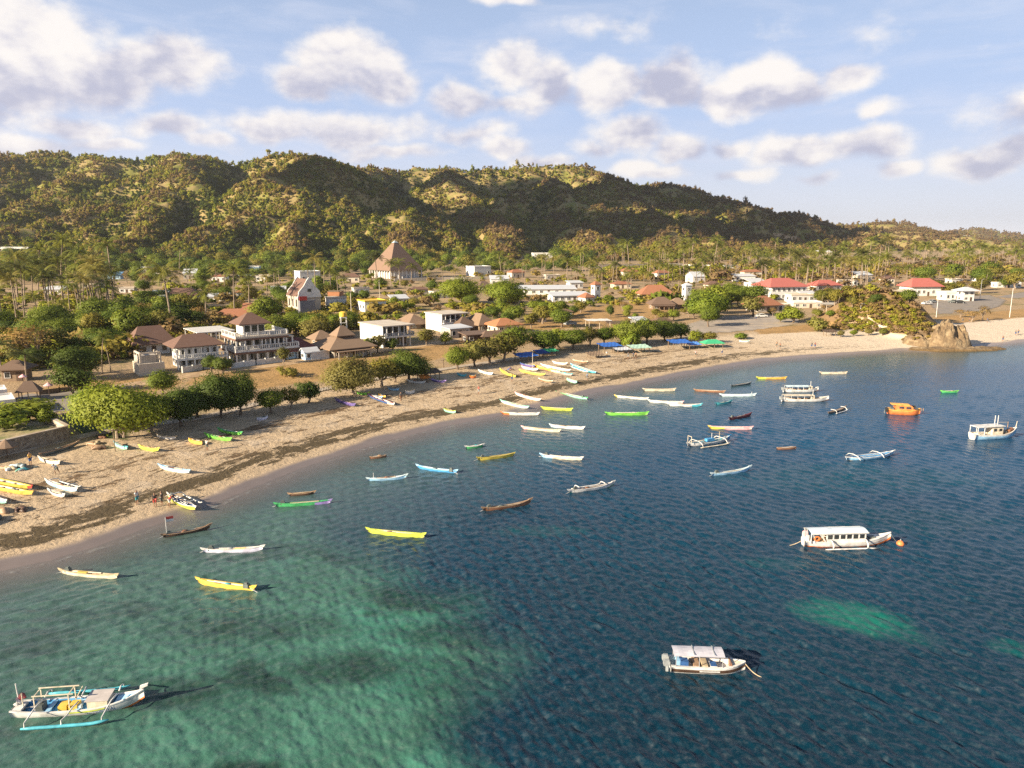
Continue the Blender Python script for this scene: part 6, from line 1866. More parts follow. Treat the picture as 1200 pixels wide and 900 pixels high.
WB = [
    # label, stern px, bow px, options
    ('yellow-green canoe alone in the middle of the bay with white poles inside', (497, 628), (431, 622), dict(hull='lime', inn='cream', rim='lime', fb=.5, bow=.3, stern=.3, motor=False, gear=(-.1, 'white'))),
    ('golden canoe with white interior nearest the front outrigger boat', (298, 690), (232, 681), dict(hull='gold', inn='cream', rim='gold', fb=.5, bow=.3, stern=.28, motor=True)),
    ('weathered cream canoe with an orange outboard blade near the left shore', (71, 669), (137, 676), dict(hull='cream', inn='sand', rim='sand', fb=.42, bow=.35, stern=.2, motor=True, gear=(-.1, 'yellow'))),
    ('white canoe with a lavender tint floating left of the yellow-green canoe', (238, 645), (308, 643), dict(hull='lav', inn='sand', rim='white', fb=.42, bow=.45, stern=.25, motor=True, gear=(.12, 'gold'))),
    ('green canoe with a lilac bow section near the shore', (323, 592), (387, 588), dict(hull='green', inn='white', rim='green', bowc='purple', bow_from=.68, motor=True, fb=.48, bow=.25)),
    ('small dark canoe just behind the green and lilac canoe', (339, 579), (368, 577), dict(hull='dbrown', inn='wood', rim='wood', fb=.34, bow=.2, stern=.15)),
    ('pale blue canoe left of the vivid blue one', (431, 562), (476, 559), dict(hull='sky', inn='white', rim='pale', bow=.5, stern=.3, mast=(-.35, .9, 'white'))),
    ('vivid blue canoe with upturned ends, first of the row off the beach', (535, 553), (489, 547), dict(hull='blue', inn='sky', rim='sky', bow=.4, stern=.4, motor=True)),
    ('short brown dinghy close to the foam line', (433, 536), (453, 534), dict(hull='brown', inn='wood', rim='wood', fb=.36, bow=.15, stern=.15, ends=False)),
    ('short green canoe left of the yellow canoe with a black engine', (546, 524), (566, 522), dict(hull='green', inn='grey', rim='white', bow=.25, stern=.2)),
    ('bright yellow canoe right of the short green one', (560, 538), (602, 533), dict(hull='yellow', inn='cream', rim='yellow', fb=.48, bow=.3, stern=.3, motor=True)),
    ('white canoe with a pale blue stern and long bright reflection', (634, 534), (682, 538), dict(hull='cream', inn='sand', rim='white', sternc='sky', stern_to=.28, fb=.5, bow=.3, stern=.35, motor=True)),
    ('long brown canoe with upswept bow in the middle of the open water', (566, 597), (622, 589), dict(hull='brown', inn='dbrown', rim='wood', bow=.75, stern=.35, motor=True, gear=(-.1, 'dgrey'))),
    ('white canoe with green waterline and an upswept bow', (667, 576), (719, 568), dict(hull='white', inn='grey', rim='white', bow=.7, stern=.3, motor=True, stripe=(0, .45, 'green'), rig=(1.25, 'white', 'white'), rigside=(1,))),
    ('pale blue canoe with a brown stern pole right of the white upswept canoe', (834, 556), (879, 550), dict(hull='sky', inn='wood', rim='pale', bow=.75, stern=.25, motor=True)),
    ('cream canoe in the close pair, left of the white one', (612, 501), (656, 505), dict(hull='cream', inn='wood', rim='cream', sternc='pink', stern_to=.15, fb=.45, bow=.2)),
    ('white canoe in the close pair, right of the cream one', (645, 499), (684, 502), dict(hull='white', inn='pink', rim='white', fb=.5, bow=.25, sternc='pale', stern_to=.2)),
    ('bright grass-green canoe with raised square ends', (710, 485), (759, 485), dict(hull='lgreen', inn='white', rim='lgreen', fb=.58, bow=.35, stern=.25, motor=True)),
    ('lemon canoe lying in the shallows at the edge of the sand', (635, 478), (670, 480), dict(hull='lime', inn='yellow', rim='lime', fb=.5, bow=.2, stern=.2)),
    ('long white canoe with tan trim left of the pink-sterned pair', (721, 464), (759, 467), dict(hull='white', inn='pink', rim='white', fb=.36, bow=.2, sternc='yellow', stern_to=.08)),
    ('white canoe with a salmon end piece in the moored cluster', (760, 470), (800, 472), dict(hull='white', inn='sand', rim='white', bowc='pink', bow_from=.84, fb=.5, bow=.3)),
    ('white canoe with a teal bow in the moored cluster', (783, 474), (822, 475), dict(hull='white', inn='pink', rim='white', bowc='aqua', bow_from=.74, fb=.45, bow=.5)),
    ('pale yellow canoe closest to the sand beyond the moored cluster', (754, 457), (791, 457), dict(hull='cream', inn='cream', rim='cream', fb=.58, bow=.3, stern=.25)),
    ('brown canoe with an orange rail behind the pale aqua one', (814, 457), (849, 459), dict(hull='brown', inn='orange', rim='wood', fb=.42, bow=.25, stern=.2)),
    ('pale aqua canoe touching the brown one with the orange rail', (844, 463), (885, 463), dict(hull='pale', inn='white', rim='pale', fb=.46, bow=.4, stern=.3, mast=(.4, .7, 'white'))),
    ('dark grey-green canoe behind the pale aqua one', (857, 452), (880, 449), dict(hull='dgrey', inn='grey', rim='grey', bow=.4, stern=.2)),
    ('small teal canoe right of the moored cluster', (839, 473), (857, 471), dict(hull='teal', inn='sky', rim='teal', fb=.45, bow=.35, stern=.15)),
    ('maroon canoe with a white stern fitting', (855, 491), (880, 486), dict(hull='maroon', inn='wood', rim='maroon', fb=.5, bow=.4, stern=.2, motor=True)),
    ('pink canoe with a yellow stern half', (831, 501), (881, 502), dict(hull='pink', inn='white', rim='pink', sternc='gold', stern_to=.34, fb=.52, bow=.3, stern=.3)),
    ('yellow-ochre canoe with a lime stern at the far row', (887, 443), (921, 443), dict(hull='orange', inn='wood', rim='gold', sternc='lime', stern_to=.3, fb=.5, bow=.25)),
    ('pale lemon canoe farthest out by the far shallows', (961, 437), (992, 437), dict(hull='cream', inn='lime', rim='cream', fb=.5, bow=.25, stern=.25, gear=(-.1, 'white'))),
    ('small dark canoe with white poles below the white tour boats', (971, 484), (991, 478), dict(hull='dgrey', inn='wood', rim='wood', bow=.45, stern=.15, rig=(1.1, 'white', 'white'), rigside=(-1,))),
    ('green canoe far out alone in the blue water', (1103, 459), (1122, 459), dict(hull='green', inn='mint', rim='lgreen', fb=.5, bow=.15, stern=.15)),
    ('small flat brown canoe left of the blue and white outrigger', (910, 525), (933, 524), dict(hull='brown', inn='wood', rim='wood', fb=.30, bow=.12, stern=.12, ends=False)),
    ('mint-green canoe half in the water at the edge of the sand', (688, 467), (652, 460), dict(hull='mint', inn='white', rim='green', fb=.45, bow=.2, motor=True)),
    ('white canoe with an orange bow grounded in the swash', (631, 485), (588, 484), dict(hull='white', inn='cream', rim='white', bowc='rorange', bow_from=.78, fb=.45, bow=.25)),
]
for lab, a, b, o in WB: canoe(lab, a, b, **o)
# dark canoe with a red and white flag
e = canoe('dark brown canoe with a small red and white flag at its stern', (191, 628), (246, 618), hull='dbrown', inn='navy', rim='wood', bow=.55, stern=.25, fb=.38, motor=True, gear=(.05, 'dgrey'), mast=(-.42, 2.2, 'white'))
for dz, c in ((.55, 'red'), (.22, 'white')):
    m = MB(); x = -.42 * 6.0
    L = (np.linalg.norm(P0(246, 618, .2) - P0(191, 628, .2)))
    m.box(-.42 * L + .05, -.42 * L + .75, -.02, .02, .38 + 2.2 - .66 + (.33 if c == 'red' else 0), .38 + 2.2 - .34 + (.33 if c == 'red' else 0)); m.build('flag', CP(c), e)

# blue and white outrigger with curved white arms
canoe('pale blue outrigger with two curved white arms right of the small flat brown canoe', (992, 538), (1047, 532), hull='sky', inn='blue', rim='white', fb=.5, bow=.7, stern=.35, B=1.7, arch=(-.36, .14), stripe=(0, .4, 'cream'), name='outrigger_canoe')
# larger blue and white jukung with brown canopy hull band
e = canoe('white and blue outrigger with a brown canopy net and masts amidships', (806, 522), (855, 515), hull='white', inn='aqua', rim='white', fb=.55, bow=.9, stern=.5, B=1.5, stripe=(0, .5, 'dbrown'), name='outrigger_canoe', bowc='blue', bow_from=.9, rig=(1.9, 'white', 'cream'), mast=(.06, 1.5, 'white'), gear=(-.05, 'dgrey'))
m = MB(); m.box(-.6, .8, -.35, .35, .5, 1.0).build('engine_box', CP('blue'), e)
MB().tube([(1.9, 0, .2), (1.9, 0, 2.0)], .035, 6).build('mast', CP('cream'), e)
m = MB(); m.bar((-3.6, -.5, .6), (-3.6, -.5, 1.9), .07); m.bar((-3.6, .5, .6), (-3.6, .5, 1.9), .07); m.bar((-3.6, -.5, 1.85), (-3.6, .5, 1.85), .07); m.build('stern_frame', CP('cream'), e)

# ---------------------------------------------------------------- boats lying on the sand
BB = [
    ('blue and white canoe lying by itself across the weed lines', (187, 549), (222, 556), dict(hull='pale', inn='grey', rim='sky', gear=(-.1, 'brown'))),
    ('yellow-green canoe on the sand under the biggest beach tree', (163, 526), (186, 530), dict(hull='lime', inn='mint', rim='yellow')),
    ('teal canoe beside the pole under the biggest beach tree', (149, 528), (134, 522), dict(hull='mint', inn='teal', rim='teal', bow=.2)),
    ('short orange dinghy on the sand left of the green canoes', (221, 518), (237, 522), dict(hull='orange', inn='gold', rim='orange', fb=.5, ends=False, bow=.1)),
    ('bright green canoe, nearer one of the green pair', (241, 512), (271, 518), dict(hull='lgreen', inn='green', rim='lgreen')),
    ('bright green canoe, farther one of the green pair', (256, 506), (283, 511), dict(hull='lgreen', inn='mint', rim='green')),
    ('long yellow canoe at the left edge with a red stern post', (-22, 562), (38, 575), dict(hull='yellow', inn='cream', rim='yellow', sternc='yellow', bowc='red', bow_from=.94)),
    ('orange canoe lying parallel in front of the long yellow one', (-24, 569), (38, 582), dict(hull='orange', inn='cream', rim='gold')),
    ('mint canoe at the left edge below the orange one', (-24, 582), (8, 592), dict(hull='mint', inn='white', rim='white')),
    ('white and blue canoe between the yellow canoe and the weed lines', (54, 567), (90, 578), dict(hull='sky', inn='white', rim='white', rig=(1.3, 'white', 'white'), rigside=(1,))),
    ('small white canoe in front of the white and blue one', (58, 578), (76, 584), dict(hull='white', inn='wood', rim='white', fb=.3)),
    ('white canoe lying against the planks below the retaining wall', (46, 540), (70, 546), dict(hull='white', inn='wood', rim='cream', bow=.4)),
    ('dark weathered canoe on the walkway below the retaining wall', (48, 536), (92, 522), dict(hull='dgrey', inn='wood', rim='wood')),
    ('cream canoe in the tree shadow behind the lime canoe', (184, 513), (206, 516), dict(hull='white', inn='grey', rim='sand')),
    ('small grey-white dinghy in the shade of the three dark trees', (301, 493), (314, 491), dict(hull='lav', inn='grey', rim='white', fb=.4, ends=False)),
    ('violet canoe in the shade left of the bright shade tree', (393, 470), (416, 477), dict(hull='violet', inn='purple', rim='violet')),
    ('lime canoe under the bright shade tree', (418, 462), (433, 463), dict(hull='lgreen', inn='lime', rim='lime')),
    ('dark blue canoe with a white stern pulled up near the lime canoe', (462, 476), (431, 465), dict(hull='navy', inn='white', rim='maroon', sternc='white', stern_to=.2)),
    ('sky-blue canoe in front of the shore trees', (433, 465), (448, 468), dict(hull='sky', inn='white', rim='sky', fb=.35)),
    ('orange-painted skiff beside the sky-blue canoe', (443, 464), (452, 467), dict(hull='orange', inn='cream', rim='orange', fb=.35, ends=False)),
    ('pale teal canoe in the dark tree shade by the shelter', (455, 457), (468, 458), dict(hull='sky', inn='teal', rim='grey', fb=.4)),
    ('white tarpaulined skiff alone on the sand below the shelter', (475, 462), (486, 461), dict(hull='white', inn='white', rim='cream', fb=.6, ends=False)),
    ('white canoe at the near edge of the beach shelter', (478, 448), (498, 450), dict(hull='white', inn='sky', rim='white', fb=.35)),
    ('purple canoe at the right corner of the beach shelter', (506, 447), (522, 449), dict(hull='violet', inn='navy', rim='purple', fb=.35)),
    ('pale green plank boat alone at the wet edge of the sand', (520, 482), (534, 485), dict(hull='mint', inn='cream', rim='lime', fb=.4, ends=False)),
    ('aqua canoe near the small round tree on the walkway', (536, 440), (546, 442), dict(hull='aqua', inn='sky', rim='aqua', fb=.35)),
    ('orange dinghy upturned near the small round tree', (550, 443), (558, 443), dict(hull='rorange', inn='orange', rim='orange', fb=.5, ends=False)),
    ('blue and white canoe beneath the yellow-green thicket', (561, 436), (577, 440), dict(hull='pale', inn='blue', rim='white', fb=.35)),
    ('yellow canoe slanting towards the thicket', (604, 443), (586, 435), dict(hull='lime', inn='yellow', rim='yellow', fb=.4)),
    ('long yellow canoe, nearest of the close-packed fleet by the blue tarp', (609, 436), (638, 441), dict(hull='yellow', inn='cream', rim='lime')),
    ('white canoe with dark inside behind the long yellow one in the fleet', (612, 432), (630, 435), dict(hull='white', inn='dbrown', rim='white', fb=.4)),
    ('violet canoe deepest in the fleet under the first blue tarp', (610, 428), (626, 431), dict(hull='violet', inn='purple', rim='navy', fb=.4)),
    ('orange-brown canoe in the middle of the fleet', (626, 430), (650, 436), dict(hull='orange', inn='wood', rim='gold', fb=.4)),
    ('white canoe right of the orange-brown one in the fleet', (634, 429), (668, 436), dict(hull='white', inn='cream', rim='white', fb=.36)),
    ('cream canoe in front of the white one in the fleet', (640, 433), (656, 438), dict(hull='cream', inn='gold', rim='cream', fb=.36)),
    ('grey canoe with white poles at the near right of the fleet', (653, 437), (670, 441), dict(hull='grey', inn='white', rim='teal', fb=.36)),
    ('blue and yellow outrigger at the right end of the fleet', (669, 429), (698, 439), dict(hull='aqua', inn='yellow', rim='sky', fb=.4, rig=(1.2, 'white', 'pale'), rigside=(-1,))),
    ('white canoe in the shade behind the right end of the fleet', (648, 426), (664, 428), dict(hull='white', inn='sand', rim='white', fb=.36)),
    ('dark plank canoe under the trees right of the fleet', (672, 424), (688, 426), dict(hull='wood', inn='sand', rim='cream', fb=.36)),
    ('small green dinghy on open sand below the fleet', (664, 446), (676, 450), dict(hull='mint', inn='green', rim='mint', fb=.5, ends=False)),
    ('orange wooden canoe on open sand below the long yellow one', (632, 446), (647, 449), dict(hull='wood', inn='orange', rim='cream', fb=.3)),
    ('pinkish white canoe across the wet sand', (604, 463), (633, 471), dict(hull='white', inn='sand', rim='pink', fb=.36)),
    ('mint and brown canoe at the wet sand edge above the orange-bowed one', (587, 472), (619, 480), dict(hull='pale', inn='brown', rim='mint', fb=.4)),
    ('turquoise dinghy on the sand by the small tree left of the green tent', (866, 401), (878, 401), dict(hull='pale', inn='aqua', rim='mint', fb=.4, ends=False)),
]
for i, (lab, a, b, o) in enumerate(BB): canoe(lab, a, b, beach=True, heel=[4, -5, 7, -3][i % 4], **o)
e = canoe('lime-green hulled white outrigger being pushed off the sand by three people', (197, 584), (229, 600), hull='lime', inn='navy', rim='white', B=1.2, fb=.5, rig=(1.7, 'white', 'white'), rigside=(1,), motor=True, beach=True, name='outrigger_canoe')
e.location.z = max(e.location.z, .16)

# ---------------------------------------------------------------- the front outrigger boat (left foreground)
def front_boat():
    e, L = put('outrigger_boat', 'white outrigger boat with a blue inside, yellow boxes and blue floats nearest the camera', (17, 833), (170, 822))
    B = 1.95
    st = hull_pts(L, B, .46, .85, .18, .35, .78, 19, .72)
    boat_shell(e, st, CP('white'), CP('blue'), CP('white'), .22, (.0, .42, CP('rorange')), None, 9, None, 0, .12)
    st2 = st
    # lime strip along the rail amidships
    m = MB()
    for i in range(8, 13):
        a, b = st[i], st[i + 1]
        for s in (-1,):
            m.add([(a[0], s * (a[1] + .03), a[2] - .16), (b[0], s * (b[1] + .03), b[2] - .16), (b[0], s * (b[1] + .032), b[2] - .05), (a[0], s * (a[1] + .032), a[2] - .05)], [(0, 1, 2, 3)])
    m.build('rail_stripe', CP('lime'), e)
    fd = MB(); n0 = 14
    v = []; f = []
    for x, hb, sh, kz in st[n0:]: v += [(x, -hb + .05, sh - .04), (x, hb - .05, sh - .04)]
    for i in range(len(st) - n0 - 1): f.append((2 * i, 2 * i + 2, 2 * i + 3, 2 * i + 1))
    fd.add(v, f).build('foredeck', CP('sky'), e)
    MB().add([(L * .5 - .25, -.09, 1.35), (L * .5 + .28, -.09, 1.62), (L * .5 + .30, -.09, 1.80), (L * .5 - .2, -.09, 1.62), (L * .5 - .25, .09, 1.35), (L * .5 + .28, .09, 1.62), (L * .5 + .30, .09, 1.80), (L * .5 - .2, .09, 1.62)], [(0, 1, 2, 3), (7, 6, 5, 4), (0, 4, 5, 1), (1, 5, 6, 2), (2, 6, 7, 3), (3, 7, 4, 0)]).build('prow_post', CP('white'), e)
    # cabin box, yellow boxes, engine, stern gear
    m = MB(); x0, x1 = L * .08, L * .235
    m.box(x0, x1, -.62, .62, .20, .98).build('cabin_box', CP('cream'), e)
    m = MB(); m.add([(x0 - .1, -.72, .985), (x1 + .1, -.72, .985), (x1 + .1, .72, 1.05), (x0 - .1, .72, 1.05), (x0 - .1, -.72, 1.04), (x1 + .1, -.72, 1.04), (x1 + .1, .72, 1.105), (x0 - .1, .72, 1.105)], [(3, 2, 1, 0), (4, 5, 6, 7), (0, 1, 5, 4), (1, 2, 6, 5), (2, 3, 7, 6), (3, 0, 4, 7)]).build('cabin_roof', paint('dusty_grey_white', (.50, .45, .42), .8, .12, 1.2), e)
    for bx in (-.115, -.035):
        MB().box(L * bx - .26, L * bx + .26, -.5, .30, .22, .62).build('yellow_box', CP('gold'), e)
    MB().box(L * .0 - .1, L * .0 + .2, -.45, -.15, .22, .55).build('bucket', CP('pale'), e)
    m = MB(); m.box(-L * .325, -L * .265, -.32, .32, .22, .78); m.tube([(-L * .295, 0, .78), (-L * .295, 0, .95)], .16, 8); m.build('engine', CP('dgrey'), e)
    MB().bar((-L * .33, 0, .5), (-L * .50, .1, .25), .08).build('propeller_shaft', STEEL, e)
    thwarts(e, st, (-.40, -.20, .04), CP('sky'))
    MB().box(-L * .49, -L * .42, -.55, .55, .45, .62).build('stern_seat', CP('white'), e)
    m = MB(); m.tube([(-L * .475, .35, .3), (-L * .485, .35, 2.3)], .04, 6).build('stern_pole', CP('white'), e)
    m = MB(); m.tube([(-L * .425, -.1, .3), (-L * .425, -.1, 1.7)], .035, 6).build('stern_pole', CP('cream'), e)
    m = MB(); m.tube([(-L * .47, .35, .9), (-L * .44, .25, 1.35), (-L * .41, .1, 1.2)], [.12, .22, .08], 7).build('rolled_net', CP('maroon'), e)
    m = MB(); m.tube([(-L * .49, .2, .62), (-L * .47, .2, 1.0), (-L * .45, .2, .8)], [.2, .26, .15], 7).build('white_bundle', CP('white'), e)
    # canopy frame amidships
    xa, xb, hz = -L * .315, -L * .055, 1.62
    m = MB()
    for x in (xa, xb):
        m.bar((x, .55, .5), (x, .55, hz), .06); m.bar((x, -.55, .5), (x, -.55, hz), .06); m.bar((x, -.58, hz), (x, .58, hz), .06)
    m.bar((xa - .1, .55, hz + .05), (xb + .3, .55, hz + .05), .07); m.bar((xa - .1, -.55, hz + .05), (xb + .3, -.55, hz + .05), .07)
    m.bar((xb, .55, .55), (xb + .5, .55, hz), .05)
    m.build('canopy_frame', CP('cream'), e)
    # arms and floats
    sp = 2.2
    for ax, top in ((-.30, 1.1), (-.03, .8), (.27, 1.2)):
        x = ax * L
        for s in (-1, 1):
            m = MB(); m.tube([(x + .25, s * .2, top), (x + .12, s * .95, top - .05), (x, s * 1.6, top * .72), (x - .12, s * (sp - .05), .55), (x - .14, s * sp, .12)], [.05, .05, .05, .045, .045], 7).build('outrigger_arm', CP('white'), e, True)
    for s in (-1, 1):
        pts = [(-L * .345 + L * .65 * i / 10, s * sp, .12 + .25 * max(0, (i - 7) / 3) ** 2) for i in range(11)]
        m = MB(); m.tube(pts, [.07] + [.13] * 9 + [.05], 8).build('outrigger_float', CP('aqua'), e, True)
    # name painted on the bow, following the planking
    cu = bpy.data.curves.new('lettering', 'FONT'); cu.body = 'KM RAJAVAL'; cu.size = .34; cu.extrude = 0.0
    to = bpy.data.objects.new('lettering_source', cu); COL.objects.link(to)
    dg = bpy.context.evaluated_depsgraph_get(); me = bpy.data.meshes.new_from_object(to.evaluated_get(dg)); bpy.data.objects.remove(to)
    xs = [v.co.x for v in me.vertices]; w = max(xs)
    for v in me.vertices:
        x = L * .085 + v.co.x / w * L * .215
        a = hull_side(st, x, .62); b_ = hull_side(st, x, .97)
        k = min(max(v.co.y / .30, 0), 1)
        v.co = (x, a[1] + (b_[1] - a[1]) * k - .022, a[2] + (b_[2] - a[2]) * k)
    me.materials.clear(); me.materials.append(CP('navy'))
    link_mesh('lettering', me, e)
front_boat()

# ---------------------------------------------------------------- white speedboat with grey canopy
def speedboat():
    e, L = put('speedboat', 'white open speedboat with a flat grey canopy and outboard engines, moored by a rope', (785, 780), (873, 783), cat='speedboat')
    e.scale = (1, .80, .80); B = 1.95
    st = hull_pts(L, B, .68, .22, .05, .3, 1.15, 17, .92)
    boat_shell(e, st, CP('white'), CP('white'), CP('white'), .28, (.62, .86, CP('dbrown')), None, 9, None, 0, .22)
    n0 = 13; v = []; f = []
    for x, hb, sh, kz in st[n0:]: v += [(x, -hb + .1, sh + .02), (x, hb - .1, sh + .02)]
    for i in range(len(st) - n0 - 1): f.append((2 * i, 2 * i + 2, 2 * i + 3, 2 * i + 1))
    MB().add(v, f).build('foredeck', CP('cream'), e)
    MB().box(L * .30 - .03, L * .30 + .03, -.6, .6, .3, .95).build('bow_bulkhead', CP('brown'), e)
    # canopy
    xa, xb, hz = -L * .47, L * .20, 1.72
    c = MB()
    nx = 10
    vs = []; fs = []
    for i in range(nx + 1):
        x = xa + (xb - xa) * i / nx
        for j in range(7):
            y = -.85 + 1.7 * j / 6
            vs.append((x, y, hz + .12 - .10 * (y / .85) ** 2 + .02 * math.sin(i * 1.9) * (j % 2)))
    for i in range(nx):
        for j in range(6): fs.append((i * 7 + j, (i + 1) * 7 + j, (i + 1) * 7 + j + 1, i * 7 + j + 1))
    o = len(vs); vs += [(a, b, c_ - .05) for a, b, c_ in vs[:o]]; fs += [tuple(o + i for i in reversed(q)) for q in fs[:]]
    c.add(vs, fs)
    ob = c.build('canopy', paint('grey_canvas', (.50, .49, .54), .75, .1, 1.5), e)
    for i in (4, 8):
        x = xa + (xb - xa) * i / nx
        s_ = MB(); s_.box(x - .03, x + .03, -.8, .8, hz + .125, hz + .15); s_.build('canopy_seam', CP('grey'), ob)
    m = MB()
    for x in (xa + .15, (xa + xb) / 2, xb - .15):
        for s in (-1, 1): MB().bar((x, s * .86, .65), (x, s * .80, hz), .05).build('canopy_post', STEEL, e)
    for s in (-.42, .42):
        m = MB(); m.box(-L * .5 - .52, -L * .5 - .06, s - .20, s + .20, .60, .98); m.box(-L * .5 - .44, -L * .5 - .12, s - .15, s + .15, .983, 1.08); m.box(-L * .5 - .34, -L * .5 - .16, s - .08, s + .08, -.3, .597); m.build('outboard_engine', CP('grey'), e)
    MB().box(-L * .37, -L * .27, -.6, .1, .30, 1.05).build('helm_seat', CP('navy'), e)
    MB().box(-L * .42, -L * .37, -.2, .75, .30, .85).build('blue_bench', CP('sky'), e)
    MB().box(-L * .20, -L * .12, -.7, .7, .30, .75).build('bench', CP('wood'), e)
    MB().box(-L * .09, -L * .015, -.72, .72, .30, .8).build('bench', CP('sand'), e)
    MB().box(L * .02, L * .11, -.7, .2, .30, .72).build('cooler_box', CP('white'), e)
    MB().box(L * .025, L * .105, -.65, .15, .723, .75).build('cooler_lid', CP('navy'), e)
    # name panel low on the side
    v = []
    for x in (-L * .13, L * .01, L * .14):
        a = hull_side(st, x, .70); b = hull_side(st, x, .82); v += [(a[0], a[1] - .035, a[2]), (b[0], b[1] - .035, b[2])]
    MB().add(v, [(0, 2, 3, 1), (2, 4, 5, 3)]).build('name_panel', CP('white'), e)
    # mooring rope
    r, _ = G, None
    A = Vector(e.location) + Matrix.Rotation(e.rotation_euler.z, 3, 'Z') @ Vector((L * .5 - .1, 0, .68))
    Bp = Vector(P0(893, 794, -.1))
    mr = empty('mooring_rope', (Bp.x, Bp.y, 0), 0, 'slack yellow mooring rope running from the speedboat bow into the water', 'rope')
    pts = []
    for i in range(9):
        q = A.lerp(Bp, i / 8); q.z -= .18 * math.sin(math.pi * i / 8); pts.append(q - Vector((Bp.x, Bp.y, 0)))
    MB().tube(pts, .035, 5).build('line', CP('sand'), mr)
speedboat()

# ---------------------------------------------------------------- white tourist boat with long roof
def tour_boat():
    e, L = put('tour_boat', 'long white tour boat with a full-length blue-white roof, big windows and a red stern emblem', (941, 637), (1043, 634), cat='tour boat')
    B = 1.9
    st = hull_pts(L, B, .60, .75, .25, .35, .85, 19, .6)
    boat_shell(e, st, CP('white'), CP('cream'), CP('white'), .25, (.0, .58, CP('rorange')), CP('rorange'), 9, None, 0, .14)
    n0 = 13; v = []; f = []
    for x, hb, sh, kz in st[n0:]: v += [(x, -hb + .05, sh - .01), (x, hb - .05, sh - .01)]
    for i in range(len(st) - n0 - 1): f.append((2 * i, 2 * i + 2, 2 * i + 3, 2 * i + 1))
    MB().add(v, f).build('foredeck', CP('white'), e)
    MB().box(L * .24, L * .31, -.3, .3, .72, .95).build('deck_hatch', CP('dgrey'), e)
    # red flash near the bow
    v = []
    for x in (L * .27, L * .34, L * .42):
        a = hull_side(st, x, .35); b = hull_side(st, x, .75); v += [(a[0], a[1] - .02, a[2]), (b[0], b[1] - .02, b[2])]
    MB().add(v, [(0, 2, 3, 1), (2, 4, 5, 3)]).build('bow_flash', CP('rorange'), e)
    # side walls of the cabin with window openings
    xa, xb = -L * .27, L * .165
    for s in (-1, 1):
        y = s * .80
        m = MB(); m.box(xa, xb, y - .03, y + .03, .60, 1.02); m.box(xa, xb, y - .03, y + .03, 1.55, 1.80)
        nw = 6
        for i in range(nw + 1):
            x = xa + (xb - xa) * i / nw; m.box(x - .07, x + .07, y - .028, y + .028, 1.02, 1.55)
        cw = m.build('cabin_side', CP('white'), e)
        for i in range(nw):
            x = xa + (xb - xa) * i / nw
            MB().box(x + .075, x + (xb - xa) / nw - .075, y - .012, y + .012, 1.025, 1.545).build('window_pane', GLASS, cw)
    MB().box(xb - .03, xb + .03, -.765, .765, .62, 1.78).build('windscreen', GLASS, e)
    for i in range(5):
        x = xa + (xb - xa) * (i + .3) / 5
        MB().box(x, x + .4, -.6, .6, .27, .75).build('bench', CP('wood'), e)
    vs = []; fs = []; nx = 12; x0, x1 = -L * .455, L * .19
    for i in range(nx + 1):
        x = x0 + (x1 - x0) * i / nx
        for j in range(7):
            y = -.98 + 1.96 * j / 6; vs.append((x, y, 2.02 - .22 * (y / .98) ** 2 + (.05 if i < 5 else 0)))
    for i in range(nx):
        for j in range(6): fs.append((i * 7 + j, (i + 1) * 7 + j, (i + 1) * 7 + j + 1, i * 7 + j + 1))
    o = len(vs); vs += [(a, b, c - .06) for a, b, c in vs]; fs += [tuple(o + i for i in reversed(q)) for q in fs[:]]
    MB().add(vs, fs).build('roof', paint('roof_pale_blue', (.62, .70, .76), .5, .06, .8), e)
    MB().box(x0 - .02, x1 + .02, -1.02, -.96, 1.72, 1.84).box(x0 - .02, x1 + .02, .96, 1.02, 1.72, 1.84).build('roof_fascia', CP('white'), e)
    # stern frame with slanted braces
    for s in (-1, 1):
        MB().bar((-L * .45, s * .8, .6), (-L * .45, s * .85, 1.8), .08).build('roof_post', CP('white'), e)
        MB().bar((-L * .40, s * .8, .6), (-L * .43, s * .85, 1.8), .06).build('roof_brace', CP('white'), e)
        MB().bar((-L * .28, s * .82, .65), (-L * .35, s * .85, 1.8), .10).build('roof_brace', CP('white'), e)
    m = MB(); k = 16; cx, cz = -L * .385, 1.18
    vs = [(cx + math.cos(2 * math.pi * i / k) * r, -.92, cz + math.sin(2 * math.pi * i / k) * r) for r in (.18, .32) for i in range(k)]
    vs += [(x, y + .1, z) for x, y, z in vs]
    fs = []
    for i in range(k):
        j = (i + 1) % k
        fs += [(i, j, k + j, k + i), (2 * k + i, 3 * k + i, 3 * k + j, 2 * k + j), (k + i, k + j, 3 * k + j, 3 * k + i), (i, 2 * k + i, 2 * k + j, j)]
    m.add(vs, fs).build('lifebuoy', CP('rorange'), e)
    m = MB(); m.tube([(-L * .47, -.1, 1.55), (-L * .505, -.1, 1.55)], .34, 14).build('stern_emblem', CP('pink'), e)
    MB().box(-L * .49, -L * .46, -.6, .6, .62, 1.5).build('stern_board', CP('white'), e)
    for ax in (-.22, .17):
        for s in (-1, 1):
            m = MB(); m.tube([(ax * L, s * .75, .9), (ax * L, s * 1.15, .88), (ax * L, s * 1.45, .55), (ax * L, s * 1.5, .1)], .085, 7).build('outrigger_arm', CP('white'), e, True)
    for s in (-1, 1):
        pts = [(-L * .31 + L * .6 * i / 8, s * 1.5, .05) for i in range(9)]
        MB().tube(pts, [.05] + [.085] * 7 + [.04], 7).build('outrigger_float', CP('white'), e, True)
    A = Vector(e.location) + Matrix.Rotation(e.rotation_euler.z, 3, 'Z') @ Vector((L * .5, 0, 1.0))
    Bp = Vector(P0(1055, 637, .1))
    b = empty('mooring_buoy', (Bp.x, Bp.y, .08), 0, 'round orange mooring buoy ahead of the long white tour boat', 'buoy')
